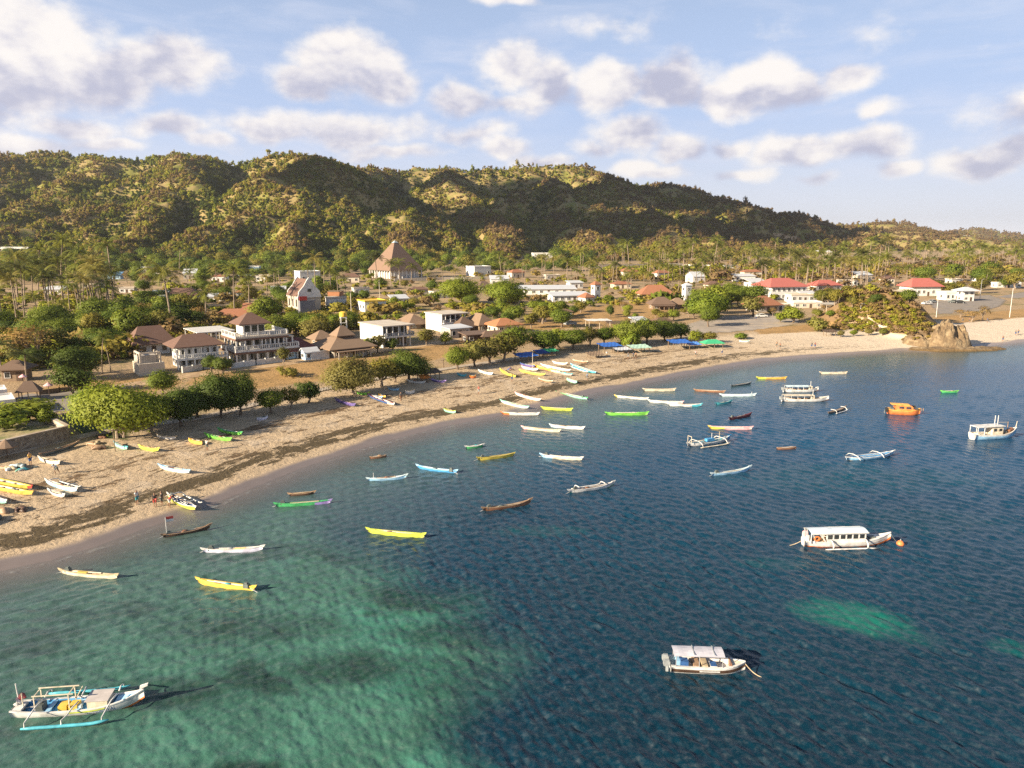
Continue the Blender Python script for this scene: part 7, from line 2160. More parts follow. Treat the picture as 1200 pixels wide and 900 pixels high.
    m = MB(); m.tube([(0, 0, -.36), (0, 0, -.3), (0, 0, -.12), (0, 0, .1), (0, 0, .28), (0, 0, .36)], [.1, .24, .36, .36, .22, .08], 14); m.build('ball', CP('rorange'), b, True)
    MB().tube([(0, 0, .34), (0, 0, .5)], .05, 8).build('ring_post', CP('grey'), b)
    pts = [A.lerp(Bp, i / 6) - Vector((Bp.x, Bp.y, .08)) - Vector((0, 0, .2 * math.sin(math.pi * i / 6))) for i in range(7)]
    rp = empty('mooring_rope', (Bp.x, Bp.y, .08), 0, 'short dark rope between the tour boat bow and the orange buoy', 'rope')
    MB().tube(pts, .03, 5).build('line', CP('dgrey'), rp)
    A2 = Vector(e.location) + Matrix.Rotation(e.rotation_euler.z, 3, 'Z') @ Vector((-L * .5, 0, .6)); B2 = Vector(P0(921, 640, -.1))
    rp = empty('mooring_rope', (B2.x, B2.y, 0), 0, 'pale stern rope trailing left from the long white tour boat', 'rope')
    MB().tube([A2.lerp(B2, i / 6) - Vector((B2.x, B2.y, 0)) - Vector((0, 0, .12 * math.sin(math.pi * i / 6))) for i in range(7)], .03, 5).build('line', CP('sand'), rp)
tour_boat()

# ---------------------------------------------------------------- orange cabin boat
def orange_boat():
    e, L = put('cabin_boat', 'vivid orange closed cabin boat with a black stern ladder', (1040, 483), (1078, 485))
    B = 2.6
    st = hull_pts(L, B, .95, .45, .1, .35, 1.1, 15, .8)
    boat_shell(e, st, CP('rorange'), CP('orange'), CP('orange'), .5)
    v = []; f = []
    for x, hb, sh, kz in st: v += [(x, -hb + .06, sh), (x, hb - .06, sh)]
    for i in range(len(st) - 1): f.append((2 * i, 2 * i + 2, 2 * i + 3, 2 * i + 1))
    MB().add(v, f).build('deck', CP('orange'), e)
    x0, x1 = -L * .30, L * .20
    m = MB(); m.add([(x0, -1.0, .96), (x1 + .7, -.8, 1.05), (x1 + .7, .8, 1.05), (x0, 1.0, .96), (x0 + .1, -.85, 2.0), (x1, -.7, 1.95), (x1, .7, 1.95), (x0 + .1, .85, 2.0)], [(3, 2, 1, 0), (4, 5, 6, 7), (0, 1, 5, 4), (1, 2, 6, 5), (2, 3, 7, 6), (3, 0, 4, 7)])
    c = m.build('cabin', CP('rorange'), e)
    for s in (-1, 1):
        for i in range(3):
            xx = x0 + .6 + i * 1.1
            MB().add([(xx, s * .955, 1.30), (xx + .8, s * .925, 1.30), (xx + .75, s * .86, 1.75), (xx, s * .885, 1.75)], [(0, 1, 2, 3)]).build('window_pane', GLASS, c)
    MB().add([(x0 - .6, -.98, 2.02), (x1 - .3, -.8, 2.02), (x1 - .3, .8, 2.02), (x0 - .6, .98, 2.02), (x0 - .6, -.98, 2.12), (x1 - .3, -.8, 2.12), (x1 - .3, .8, 2.12), (x0 - .6, .98, 2.12)], [(3, 2, 1, 0), (4, 5, 6, 7), (0, 1, 5, 4), (1, 2, 6, 5), (2, 3, 7, 6), (3, 0, 4, 7)]).build('roof', CP('orange'), e)
    for s in (-.7, .7): MB().bar((x0 - .55, s, .95), (x0 - .55, s, 2.02), .07).build('roof_post', CP('black'), e)
    m = MB(); m.box(-L * .5 - .35, -L * .5 - .03, -.5, .5, .3, 1.2).build('outboard_engine', CP('black'), e)
    for s in (-.25, .25): MB().bar((-L * .5 - .4, s + .8, -.2), (-L * .5 - .1, s + .8, 1.2), .05).build('ladder_rail', CP('grey'), e)
    m = MB(); m.box(-L * .42, -L * .33, -.8, .8, .95, 1.35).build('engine_box', CP('dgrey'), e)
    m = MB()
    for i in range(7): MB().bar((L * .25 + i * .28, -.75 + .1 * i * .6, 1.0), (L * .25 + i * .28, -.75 + .1 * i * .6, 1.55), .03).build('bow_rail', CP('orange'), e)
orange_boat()

# ---------------------------------------------------------------- blue and white fishing boat with wheelhouse
def fishing_boat():
    e, L = put('fishing_boat', 'white and blue fishing boat with a wheelhouse and twin white masts at the right', (1139, 513), (1190, 510), cat='fishing boat')
    B = 2.5
    st = hull_pts(L, B, .85, .95, .25, .4, .95, 17, .75)
    boat_shell(e, st, CP('sky'), CP('sand'), CP('white'), .4, (.80, 1.0, CP('white')), None, 9, None, 0, .12)
    v = []; f = []
    for x, hb, sh, kz in st[11:]: v += [(x, -hb + .06, sh - .15), (x, hb - .06, sh - .15)]
    for i in range(len(st) - 12): f.append((2 * i, 2 * i + 2, 2 * i + 3, 2 * i + 1))
    MB().add(v, f).build('foredeck', CP('wood'), e)
    m = MB(); m.box(-L * .12, L * .12, -.75, .75, .45, 2.3); wh = m.build('wheelhouse', CP('cream'), e)
    for x in (-.5, .45): MB().box(x - .25, x + .25, -.78, -.753, 1.4, 1.9).build('window_pane', GLASS, wh)
    MB().box(L * .12 + .003, L * .12 + .03, -.6, .6, 1.4, 2.0).build('windscreen', GLASS, wh)
    MB().box(-L * .48, L * .14, -1.0, 1.0, 2.303, 2.40).build('roof', CP('white'), e)
    for x in (-.47, -.32):
        for s in (-1, 1): MB().bar((x * L, s * .9, .8), (x * L, s * .9, 2.3), .08).build('roof_post', CP('white'), e)
    MB().box(-L * .40, -L * .20, -.7, .7, .45, 1.0).build('fish_hold', CP('cream'), e)
    for x in (-.02, .05): MB().tube([(x * L, 0, 2.4), (x * L, 0, 4.2)], .05, 7).build('mast', CP('white'), e)
    MB().tube([(L * .29, 0, .9), (L * .29, 0, 2.9)], .05, 7).build('mast', CP('wood'), e)
    MB().bar((L * .05, 0, 2.9), (L * .29, 0, 2.8), .05).build('boom', CP('cream'), e)
    MB().tube([(L * .48, 0, 1.6), (L * .50, 0, 2.9)], .05, 7).build('bow_post', CP('cream'), e)
    MB().box(L * .17, L * .25, -.4, .4, .75, 1.2).build('winch', CP('dgrey'), e)
    MB().tube([(L * .30, -.3, 1.3), (L * .38, 0, 1.5), (L * .44, .2, 1.45)], [.2, .34, .15], 8).build('net_heap', CP('brown'), e)
fishing_boat()

# ---------------------------------------------------------------- two white tour boats at the far row
def canopy_boat(label, a, b, roof, rx=(-.45, .2)):
    e, L = put('canopy_boat', label, a, b, cat='tour boat')
    st = hull_pts(L, 1.9, .62, .6, .3, .3, .9, 15, .6)
    boat_shell(e, st, CP('white'), CP('sand'), CP('white'), .25, (.0, .42, CP('brown')), None)
    x0, x1 = rx[0] * L, rx[1] * L
    vs = []; fs = []
    for i in range(7):
        for j in range(5):
            y = -.95 + 1.9 * j / 4; vs.append((x0 + (x1 - x0) * i / 6, y, 1.55 - .12 * y * y))
    for i in range(6):
        for j in range(4): fs.append((i * 5 + j, (i + 1) * 5 + j, (i + 1) * 5 + j + 1, i * 5 + j + 1))
    o = len(vs); vs += [(p, q, r - .07) for p, q, r in vs]; fs += [tuple(o + i for i in reversed(q)) for q in fs[:]]
    MB().add(vs, fs).build('canopy', CP(roof), e)
    for i in range(5):
        for s in (-1, 1): MB().bar((x0 + .1 + (x1 - x0 - .2) * i / 4, s * .82, .6), (x0 + .1 + (x1 - x0 - .2) * i / 4, s * .86, 1.43), .06).build('canopy_post', CP('white'), e)
    for i in range(4): MB().box(x0 + .5 + i * (x1 - x0) / 4.4, x0 + .9 + i * (x1 - x0) / 4.4, -.7, .7, .3, .75).build('bench', CP('wood'), e)
    MB().box(x1 + .1, x1 + .7, -.5, .5, .62, 1.45).build('helm_box', CP('cream'), e)
    MB().tube([(x1 + .5, 0, .6), (x1 + .5, 0, 2.6)], .05, 6).build('mast', CP('white'), e)
    MB().box(-L * .5 - .35, -L * .5 - .02, -.35, .35, .45, 1.1).build('outboard_engine', CP('grey'), e)
canopy_boat('white tour boat with pale canopy, rear one of the pair in the far row', (918, 458), (959, 458), 'pale')
canopy_boat('white tour boat with open-framed canopy, front one of the pair in the far row', (916, 469), (971, 469), 'cream', (-.48, .10))

# ================================================================ the terrace at the lower left, shelters, people and small things
def stone_mat():
    m, n, b = mat_base('rubble_stone')
    tc = n.new('ShaderNodeTexCoord').outputs['Object']
    v = n.new('ShaderNodeTexVoronoi'); n.l.new(tc, v.inputs['Vector']); v.inputs['Scale'].default_value = 2.6
    v2 = n.new('ShaderNodeTexVoronoi', feature='DISTANCE_TO_EDGE'); n.l.new(tc, v2.inputs['Vector']); v2.inputs['Scale'].default_value = 2.6
    sp = n.new('ShaderNodeSeparateColor'); n.l.new(v.outputs['Color'], sp.inputs[0])
    c = n.ramp(sp.outputs[0], [(0, (0.20, 0.15, 0.11)), (.5, (0.30, 0.235, 0.175)), (1, (0.38, 0.31, 0.24))])
    c = n.mix(n.step(v2.outputs['Distance'], 0.05, 0.0), c, (0.12, 0.10, 0.08))
    n.l.new(c, b.inputs['Base Color']); b.inputs['Roughness'].default_value = .95
    return m
STONE = stone_mat()
def terrace():
    A, B_, C, D = G(-70, 552), G(81, 515), G(50, 497), G(-90, 512)
    zb = min(A[2], B_[2]) - .6
    e = empty('retaining_wall', (B_[0], B_[1], B_[2]), 0, 'stone retaining wall with a pale coping round the raised garden at the end of the beach', 'wall')
    def loc(p, z): return Vector((p[0] - B_[0], p[1] - B_[1], z))
    top = 1.95
    for nm, p, q in (('front_wall', A, B_), ('side_wall', B_, C)):
        a, b = loc(p, 0), loc(q, 0); d = (b - a).normalized()
        if nm == 'side_wall': a = a + d * .25
        m = MB(); m.bar(a + Vector((0, 0, (top - .8) / 2)), b + Vector((0, 0, (top - .8) / 2)), .45, top + .8); m.build(nm, STONE if nm == 'front_wall' else CONC, e)
        m = MB(); m.bar(a + Vector((0, 0, top + .065)), b + Vector((0, 0, top + .065)), .60, .12); m.build('coping', CONC, e)
    # raised garden ground
    zt = B_[2] + 1.15
    poly = [A, B_, C, D]
    me = bpy.data.meshes.new('garden'); N = 14; vs = []; fs = []
    for i in range(N + 1):
        for j in range(N + 1):
            u, v = i / N, j / N
            p = (A * (1 - u) + B_ * u) * (1 - v) + (D * (1 - u) + C * u) * v
            vs.append((p[0], p[1], zt + .05 * math.sin(i * 1.3 + j * 2.1)))
    for i in range(N):
        for j in range(N): fs.append((i * (N + 1) + j, (i + 1) * (N + 1) + j, (i + 1) * (N + 1) + j + 1, i * (N + 1) + j + 1))
    me.from_pydata(vs, [], fs)
    me.materials.append(ground_mat('garden_soil', (.15, .17, .05), (.36, .27, .15), .35, (.50, .42, .32)))
    tag(link_mesh('garden', me), kind='structure')
    def bush(px, py, key, h, lab, wd=1.2):
        d = ray(px, py); t = (zt - CAM_H) / d[2]; p = np.array([d[0] * t, d[1] * t, zt])
        pool = [k for k in CROWN if k[0] == key]; s = h / {'bush': 1.9, 'dry_bush': 1.7, 'bright': 6.0, 'dark': 7.0}[key]
        place_tree(CROWN[pool[px % len(pool)]], 'garden_bush', (p[0], p[1], zt - .05), (s * wd, s * wd, s), px * .7, lab, 'bush')
    bush(8, 502, 'bush', 2.2, 'rounded garden bush nearest the retaining wall', 1.4)
    bush(56, 497, 'bush', 1.7, 'upright bush beside the side wall of the garden', .8)
    bush(30, 489, 'bush', 2.0, 'dark hedge-like bush in the middle of the garden', 2.4)
    bush(43, 492, 'dark', 1.5, 'small tree at the back of the garden by the side wall', .8)
    bush(-12, 494, 'bright', 3.0, 'garden tree at the back left of the raised garden', 1.2)
terrace()
house('low white-roofed pavilion at the edge of the raised garden', -16, 489, 26, 40, 15, 1, 38, WHITE, 'flat', PERG, 1, 1.4, 2, 1, 'pavilion', 'pavilion')
house('second white flat roof behind the garden pavilion', -22, 476, 24, 30, 14, 1, 38, WHITE, 'flat', PERG, 1, 1.0, 2, 1, 'pavilion', 'pavilion')

def shelter(label, px, py, w, d, h, rmat, yaw=38, slope=.5, name='shelter', cat='shelter', pm=None, roofkind='sheet', rh=1.2, sag=.12):
    q = G(px, py); k = mpp(q); w *= k; d *= k; h *= k
    p = site(px, py, w, d, R(yaw), False)
    e = empty(name, p, R(yaw), label, cat)
    pm = pm or TIMB
    for x, y in ((.1, .1), (w - .1, .1), (w - .1, d - .1), (.1, d - .1), (w / 2, .1)):
        MB().bar((x, y, -.6), (x, y, h - .05 + slope * y / d), .13).build('post', pm, e)
    if roofkind == 'hip':
        m = MB(); hip(m, 0, w, 0, d, h, rh, .4, .35, .08); m.build('roof', rmat, e)
    else:
        vs = []; fs = []; N = 8
        for i in range(N + 1):
            for j in range(N + 1):
                u, v = i / N, j / N
                vs.append((-.4 + (w + .8) * u, -.5 + (d + .9) * v, h + slope * v - sag * 4 * (u * (1 - u) + v * (1 - v)) * .5 + .05 * math.sin(i * 2.3 + j * 1.7)))
        for i in range(N):
            for j in range(N): fs.append((i * (N + 1) + j, (i + 1) * (N + 1) + j, (i + 1) * (N + 1) + j + 1, i * (N + 1) + j + 1))
        o = len(vs); vs += [(a, b, c - .04) for a, b, c in vs]; fs += [tuple(o + i for i in reversed(f)) for f in fs]
        MB().add(vs, fs).build('roof_sheet', rmat, e)
    return e
TARP_B = paint('blue_tarpaulin', (.035, .14, .50), .5, .15, 1.0)
TARP_G = paint('green_tarpaulin', (.06, .42, .20), .5, .15, 1.0)
TARP_W = paint('white_green_awning', (.42, .60, .48), .6, .12, 1.0)
shelter('grey thatched gazebo on posts beside the yard', 22, 471, 20, 14, 11, THATCH_D, 20, name='gazebo', cat='gazebo', roofkind='hip', rh=1.7)
shelter('first blue tarp shelter, leftmost of the tarps above the boats', 610, 425, 22, 14, 7, TARP_B, 30)
shelter('darker blue tarp joined to the right of the first blue tarp', 632, 421, 12, 12, 7, paint('dark_blue_tarpaulin', (.02, .07, .28), .5, .15, 1), 30)
shelter('green awning just right of the first blue tarp', 641, 418, 14, 10, 6, TARP_G, 30)
shelter('second blue tarp in the middle of the row of beach stalls', 708, 414, 22, 14, 8, TARP_B, 24)
shelter('low grey stall right of the second blue tarp', 724, 415, 16, 10, 5, SHEET, 24, name='stall', cat='stall')
shelter('pale green-white awning right of the grey stall', 742, 414, 22, 12, 6, TARP_W, 20, name='awning', cat='awning')
shelter('brown-roofed stall between the grey stall and the walkway trees', 692, 420, 16, 8, 4, TIMB, 24, name='stall', cat='stall')
shelter('third blue tarp at the right end of the row of stalls', 789, 410, 22, 14, 8, TARP_B, 16)
shelter('narrow slanting blue tarp beside the third blue tarp', 808, 409, 13, 8, 5, paint('bright_blue_tarpaulin', (.10, .28, .70), .5, .15, 1), 16)
shelter('green tent canopy alone at the right end of the beach stalls', 827, 408, 22, 14, 5, TARP_G, 10, name='tent', cat='tent', roofkind='hip', rh=.9)
shelter('dark plank-roofed beach shelter under the shore trees', 494, 447, 24, 14, 9, TIMBD, 30)
shelter('orange tarp hung inside the plank-roofed beach shelter', 495, 449, 8, 6, 6, paint('orange_tarpaulin', (.62, .20, .03), .6, .15, 1), 30, name='tarp', cat='tarp')
shelter('white flat roof on thick pale posts in the dry ground above the stalls', 690, 390, 26, 16, 14, WHITE, 10, slope=.1, name='open_building', cat='building', pm=CREAM, sag=0)
shelter('low dark lean-to right of the white flat roof on posts', 714, 386, 18, 12, 7, TIMBD, 10, name='lean_to', cat='shed')
shelter('long low market roof behind the thicket of the walkway', 566, 402, 44, 14, 7, THATCH_D, 24, name='market_roof', cat='stall', roofkind='hip', rh=1.4)
shelter('grey jetty-like frame of bare pillars left of the headland', 968, 366, 40, 20, 9, paint('grey_lattice', (.46, .42, .37), .9, .2, 1), 8, slope=.2, name='pillar_frame', cat='ruin', pm=CREAM, sag=0)
shelter('white framed kiosk beside the bare pillar frame', 1008, 366, 14, 12, 10, WHITE, 8, name='kiosk', cat='kiosk', pm=WHITE)
shelter('low dark shelter on the sand under the headland trees', 968, 394, 12, 8, 5, TIMBD, 4)
shelter('long low dark shelter at the foot of the headland', 1038, 392, 18, 8, 4, TIMBD, 4)

def parasol(label, px, py, h, r, mat, name='parasol', tilt=0.0):
    p = G(px, py)
    e = empty(name, p, 0, label, 'parasol'); e.rotation_euler = (tilt, tilt * .5, 0)
    MB().tube([(0, 0, -.5), (0, 0, h)], .05, 6).build('pole', TIMBD, e)
    m = MB(); n = 12
    vs = [(0, 0, h + .1)] + [(math.cos(2 * math.pi * i / n) * r, math.sin(2 * math.pi * i / n) * r, h - r * .55) for i in range(n)] + [(0, 0, h - .02)] + [(math.cos(2 * math.pi * i / n) * r * .96, math.sin(2 * math.pi * i / n) * r * .96, h - r * .55 - .1) for i in range(n)]
    fs = [(0, 1 + i, 1 + (i + 1) % n) for i in range(n)] + [(n + 1, n + 2 + (i + 1) % n, n + 2 + i) for i in range(n)] + [(1 + i, n + 2 + i, n + 2 + (i + 1) % n, 1 + (i + 1) % n) for i in range(n)]
    m.add(vs, fs).build('canopy', mat, e)
parasol('thatched beach parasol in front of the retaining wall', 9, 537, 2.5, 1.5, THATCH)
parasol('pink and white parasol behind the yard fence', 58, 464, 2.4, .8, CP('pink'))
parasol('pink parasol behind the thatched gazebo', 29, 459, 3.2, .7, CP('pink'))

def pole(label, px, py, h_px, rad=.09, lamp=False, mat=None, name='pole', cat='pole'):
    p = G(px, py); h = h_px * mpp(p)
    e = empty(name, p, .6, label, cat)
    MB().tube([(0, 0, -.8), (0, 0, h * .5), (0, 0, h)], [rad * 1.2, rad, rad * .75], 7).build('shaft', mat or STEEL, e)
    if lamp:
        MB().tube([(0, 0, h), (.6, 0, h + .25), (1.5, 0, h + .3)], .05, 6).build('arm', STEEL, e)
        MB().box(1.4, 2.1, -.14, .14, h + .2, h + .34).build('lamp_head', CP('white'), e)
    else:
        MB().box(-.7, .7, -.05, .05, h * .92, h * .95).build('crossbar', TIMB, e)
pole('wooden pole standing by the teal canoe under the biggest beach tree', 135, 529, 27, .06, False, TIMB)
pole('white street lamp at the near edge of the car park', 1097, 372, 27, .10, True, CP('white'), 'street_lamp', 'street lamp')
pole('street lamp beside the coast road right of the car park', 1183, 372, 34, .10, True, CP('white'), 'street_lamp', 'street lamp')
pole('street lamp behind the car park by the temple-like tower house', 1148, 352, 24, .10, True, None, 'street_lamp', 'street lamp')
pole('thin pale pole above the fleet of boats by the first blue tarp', 624, 434, 24, .05, False, CP('cream'))
pole('utility pole in front of the white block house with the orange tank', 412, 374, 34, .12, False, CREAM)
pole('utility pole at the left end of the dry field by the low building', 445, 352, 24, .12, False, CREAM)
pole('dark post at the near edge of the straw field right of the villa', 229, 452, 10, .09, False, TIMBD)
pole('thin post at the right end of the straw field above the shelter', 520, 432, 11, .07, False, TIMBD)
fence_wall('rough wooden rail fence along the far side of the yard', [(46, 463), (70, 460), (104, 457)], .9, .08, TIMB, 'rail_fence', 'fence', 2.0)

# heaps of nets and gear below the wall
def heap(label, px, py, r, cols, seed, name='gear_heap'):
    p = G(px, py); g = np.random.default_rng(seed)
    e = empty(name, p, 0, label, 'heap')
    for i, c in enumerate(cols):
        x, y = g.normal(size=2) * r * .5; s = r * g.uniform(.25, .5); a_ = g.uniform(0, 6.28); q = lambda u, v, z: (x + s * (u * math.cos(a_) - v * math.sin(a_)), y + s * (u * math.sin(a_) + v * math.cos(a_)), s * z)
        m = MB(); m.tube([q(-1.2, 0, 0), q(-.8, .2, .10), q(-.3, -.15, .22), q(.2, .2, .12), q(.7, -.1, .20), q(1.2, .1, .0)], [s * .15, s * .42, s * .30, s * .45, s * .28, s * .12], 7)
        m.build('bundle', CP(c), e, True)
heap('heap of nets, tarps and fishing gear in front of the thatched parasol', 14, 549, 2.2, ['grey', 'dgrey', 'pale', 'wood', 'white', 'sand', 'dgrey', 'teal'], 1)
heap('teal and grey bundle of nets right of the gear heap', 28, 550, 1.2, ['teal', 'dgrey', 'grey', 'mint'], 2)
heap('pile of planks and driftwood under the biggest beach tree', 112, 520, 1.8, ['wood', 'sand', 'brown', 'wood', 'sand'], 3)
heap('second driftwood pile by the walkway right of the biggest beach tree', 122, 524, 1.3, ['sand', 'wood', 'brown'], 4)
heap('sack-like bundle on the walkway before the retaining wall', 64, 519, .9, ['white', 'grey', 'dgrey'], 5)
heap('low heap of dark weed at the left edge of the beach', -2, 606, 2.4, ['dbrown', 'brown', 'dbrown', 'dgrey', 'wood'], 6)
heap('stack of nets and floats between the boats of the fleet', 598, 433, 1.5, ['violet', 'dgrey', 'navy', 'wood'], 7)

# ---------------------------------------------------------------- people
def skin_body(name, J, E, mat):
    """one continuous surface grown round a skeleton: J name -> (co, radius)"""
    keys = list(J); me = bpy.data.meshes.new(name)
    me.from_pydata([J[k][0] for k in keys], [(keys.index(a), keys.index(b)) for a, b in E], [])
    o = bpy.data.objects.new(name, me); COL.objects.link(o)
    sk = o.modifiers.new('skin', 'SKIN'); sk.use_smooth_shade = True
    o.modifiers.new('sub', 'SUBSURF').levels = 1
    for i, k in enumerate(keys):
        r = J[k][1]; v = me.skin_vertices[0].data[i]
        v.radius = (r, r) if np.isscalar(r) else r
        v.use_root = (k == keys[0])
    dg = bpy.context.evaluated_depsgraph_get(); dg.update()
    out = bpy.data.meshes.new_from_object(o.evaluated_get(dg)); out.name = name
    bpy.data.objects.remove(o)
    out.materials.clear(); out.materials.append(mat)
    return out
SKIN = paint('skin', (.26, .14, .085), .6, .08, 6)
HAIR = paint('black_hair', (.015, .012, .01), .6, .1, 6)
def pose(kind):
    s = {}
    if kind == 'stand':
        s = dict(pel=((0, 0, .95), (.14, .10)), chest=((0, .01, 1.28), (.16, .11)), neck=((0, .0, 1.46), .055), head=((0, -.01, 1.58), (.08, .09)), crown=((0, -.01, 1.70), (.065, .075)),
                 sl=((-.19, 0, 1.40), .055), el=((-.25, .02, 1.13), .043), hl=((-.25, -.08, .88), .032), sr=((.19, 0, 1.40), .055), er=((.25, .02, 1.13), .043), hr=((.26, -.08, .88), .032),
                 pl=((-.10, 0, .90), .09), kl=((-.11, -.02, .50), .062), al=((-.11, .02, .09), .042), fl=((-.12, -.14, .04), .04), pr=((.10, 0, .90), .09), kr=((.11, -.02, .50), .062), ar=((.11, .02, .09), .042), fr=((.12, -.14, .04), .04))
    else:   # leaning forward, arms out, pushing
        s = dict(pel=((0, .12, .90), (.14, .10)), chest=((0, -.16, 1.18), (.16, .11)), neck=((0, -.28, 1.31), .055), head=((0, -.36, 1.39), (.08, .09)), crown=((0, -.42, 1.49), (.065, .075)),
                 sl=((-.18, -.22, 1.27), .055), el=((-.22, -.44, 1.10), .043), hl=((-.16, -.66, 1.02), .032), sr=((.18, -.22, 1.27), .055), er=((.22, -.44, 1.10), .043), hr=((.16, -.66, 1.02), .032),
                 pl=((-.10, .12, .85), .09), kl=((-.12, -.06, .50), .062), al=((-.12, .06, .09), .042), fl=((-.12, -.10, .04), .04), pr=((.10, .12, .85), .09), kr=((.11, .26, .48), .062), ar=((.11, .50, .12), .042), fr=((.11, .40, .04), .04))
    return s
EDG = [('pel', 'chest'), ('chest', 'neck'), ('neck', 'head'), ('head', 'crown'), ('chest', 'sl'), ('sl', 'el'), ('el', 'hl'), ('chest', 'sr'), ('sr', 'er'), ('er', 'hr'), ('pel', 'pl'), ('pl', 'kl'), ('kl', 'al'), ('al', 'fl'), ('pel', 'pr'), ('pr', 'kr'), ('kr', 'ar'), ('ar', 'fr')]
def grow(J, keys, edges, k):
    return {n: (J[n][0], tuple(x * k + .012 for x in (J[n][1] if not np.isscalar(J[n][1]) else (J[n][1],) * 2))) for n in keys}, edges
BODY = {}
for kd in ('stand', 'push'):
    J = pose(kd)
    b_ = skin_body('body', J, EDG, SKIN)
    t_, te = grow(J, ['pel', 'chest', 'sl', 'el', 'sr', 'er'], [('pel', 'chest'), ('chest', 'sl'), ('sl', 'el'), ('chest', 'sr'), ('sr', 'er')], 1.12)
    mid = lambda a, b, f: tuple(np.array(J[a][0]) * (1 - f) + np.array(J[b][0]) * f)
    t_['el'] = (mid('sl', 'el', .6), t_['el'][1]); t_['er'] = (mid('sr', 'er', .6), t_['er'][1])
    sh = skin_body('shirt', t_, te, SKIN)
    q_, qe = grow(J, ['pel', 'pl', 'kl', 'pr', 'kr'], [('pel', 'pl'), ('pl', 'kl'), ('pel', 'pr'), ('pr', 'kr')], 1.15)
    tr = skin_body('trousers', q_, qe, SKIN)
    hb, hc = J['head'][0], J['crown'][0]
    q_ = {'a': ((hb[0], hb[1] + .035, hb[2] + .05), (.078, .082)), 'b': ((hc[0], hc[1] + .02, hc[2] + .01), (.074, .085))}
    ha = skin_body('hair', q_, [('a', 'b')], HAIR)
    BODY[kd] = (b_, sh, tr, ha)
def tinted(me, mat, cache={}):
    k = (me.name, mat.name)
    if k not in cache:
        c = me.copy(); c.materials.clear(); c.materials.append(mat); cache[k] = c
    return cache[k]
def person(label, px, py, shirt, legs, yaw=0.0, kd='stand', group=None, s=1.0):
    p = G(px, py); z = max(p[2], -.2)
    e = empty('person', (p[0], p[1], z), yaw, label, 'person', group); e.scale = (s, s, s)
    b, sh, tr, ha = BODY[kd]
    link_mesh('body', b, e); link_mesh('shirt', tinted(sh, CP(shirt)), e); link_mesh('trousers', tinted(tr, CP(legs)), e); link_mesh('hair', ha, e)
    return e
person('person in a dark shirt and red shorts standing left of the lime outrigger', 182, 594, 'black', 'red', .4)
person('person all in black beside the lime outrigger', 190, 592, 'black', 'dgrey', -.5)
person('person in a red shirt and white shorts pushing the lime outrigger', 200, 594, 'red', 'white', math.radians(75), 'push')
person('person in a white shirt walking alone across the weed lines', 161, 591, 'white', 'teal', 1.2)
person('person in white standing between the second blue tarp and the fleet', 711, 419, 'white', 'sand', .3)
for i, px in enumerate((736, 742, 745)):
    person('person in dark clothes strolling on the open sand below the third blue tarp', px, 420.5, ['dgrey', 'navy', 'wood'][i], ['grey', 'dgrey', 'dbrown'][i], i * 1.1, group='strollers below the third blue tarp')
for i, (px, py) in enumerate(((910, 407), (914, 409))):
    person('person on the bare sand left of the headland trees, one of a pair', px, py, ['wood', 'brown'][i], 'dgrey', i * 2.0, group='pair left of the headland trees')
for i, (px, py) in enumerate(((951, 408), (955, 408))):
    person('person by the water line straight below the rounded bright bush', px, py, ['dgrey', 'maroon'][i], 'navy', i * 2.0, group='pair below the rounded bush')
for i, (px, py) in enumerate(((1128, 378), (1136, 378), (1157, 378))):
    person('person near the bare trees on the sand right of the headland', px, py, ['dgrey', 'brown', 'navy'][i], 'dgrey', i * 1.7, group='people by the bare trees')
for i, (px, py) in enumerate(((1175, 400), (1190, 393), (1193, 392))):
    person('person on the bright sand at the water right of the rock', px, py, ['brown', 'dgrey', 'wood'][i], 'navy', i * 1.7, group='people right of the rock')
for i, (px, py, lab, a, b_) in enumerate([(66, 556, 'person in a blue shirt bending over gear beside the white and blue canoe', 'sky', 'dgrey'), (36, 545, 'person in orange standing right of the gear heap', 'orange', 'navy'), (243, 528, 'person in white walking below the green pair of canoes', 'white', 'dgrey'),
        (470, 470, 'person in dark clothes beside the white tarpaulined skiff', 'dgrey', 'brown'), (561, 462, 'person in red alone on the sand between the fleet and the plank boat', 'red', 'grey'), (600, 447, 'person in a yellow shirt at the left end of the fleet', 'yellow', 'navy'),
        (688, 446, 'person in blue at the right end of the fleet', 'blue', 'grey'), (815, 418, 'person in a pink shirt below the green tent canopy', 'pink', 'dgrey'), (846, 416, 'person in white below the right edge of the green tent', 'white', 'navy'), (1080, 404, 'person on the sand just left of the rock', 'brown', 'dgrey')]):
    person(lab, px, py, a, b_, i * 1.3, 'push' if i == 0 else 'stand')
person('person in brown standing in the straw field below the grey shop', 563, 412, 'brown', 'dbrown', .8)
person('person on the silt flat before the brown tiled house', 886, 375, 'white', 'navy', .8)

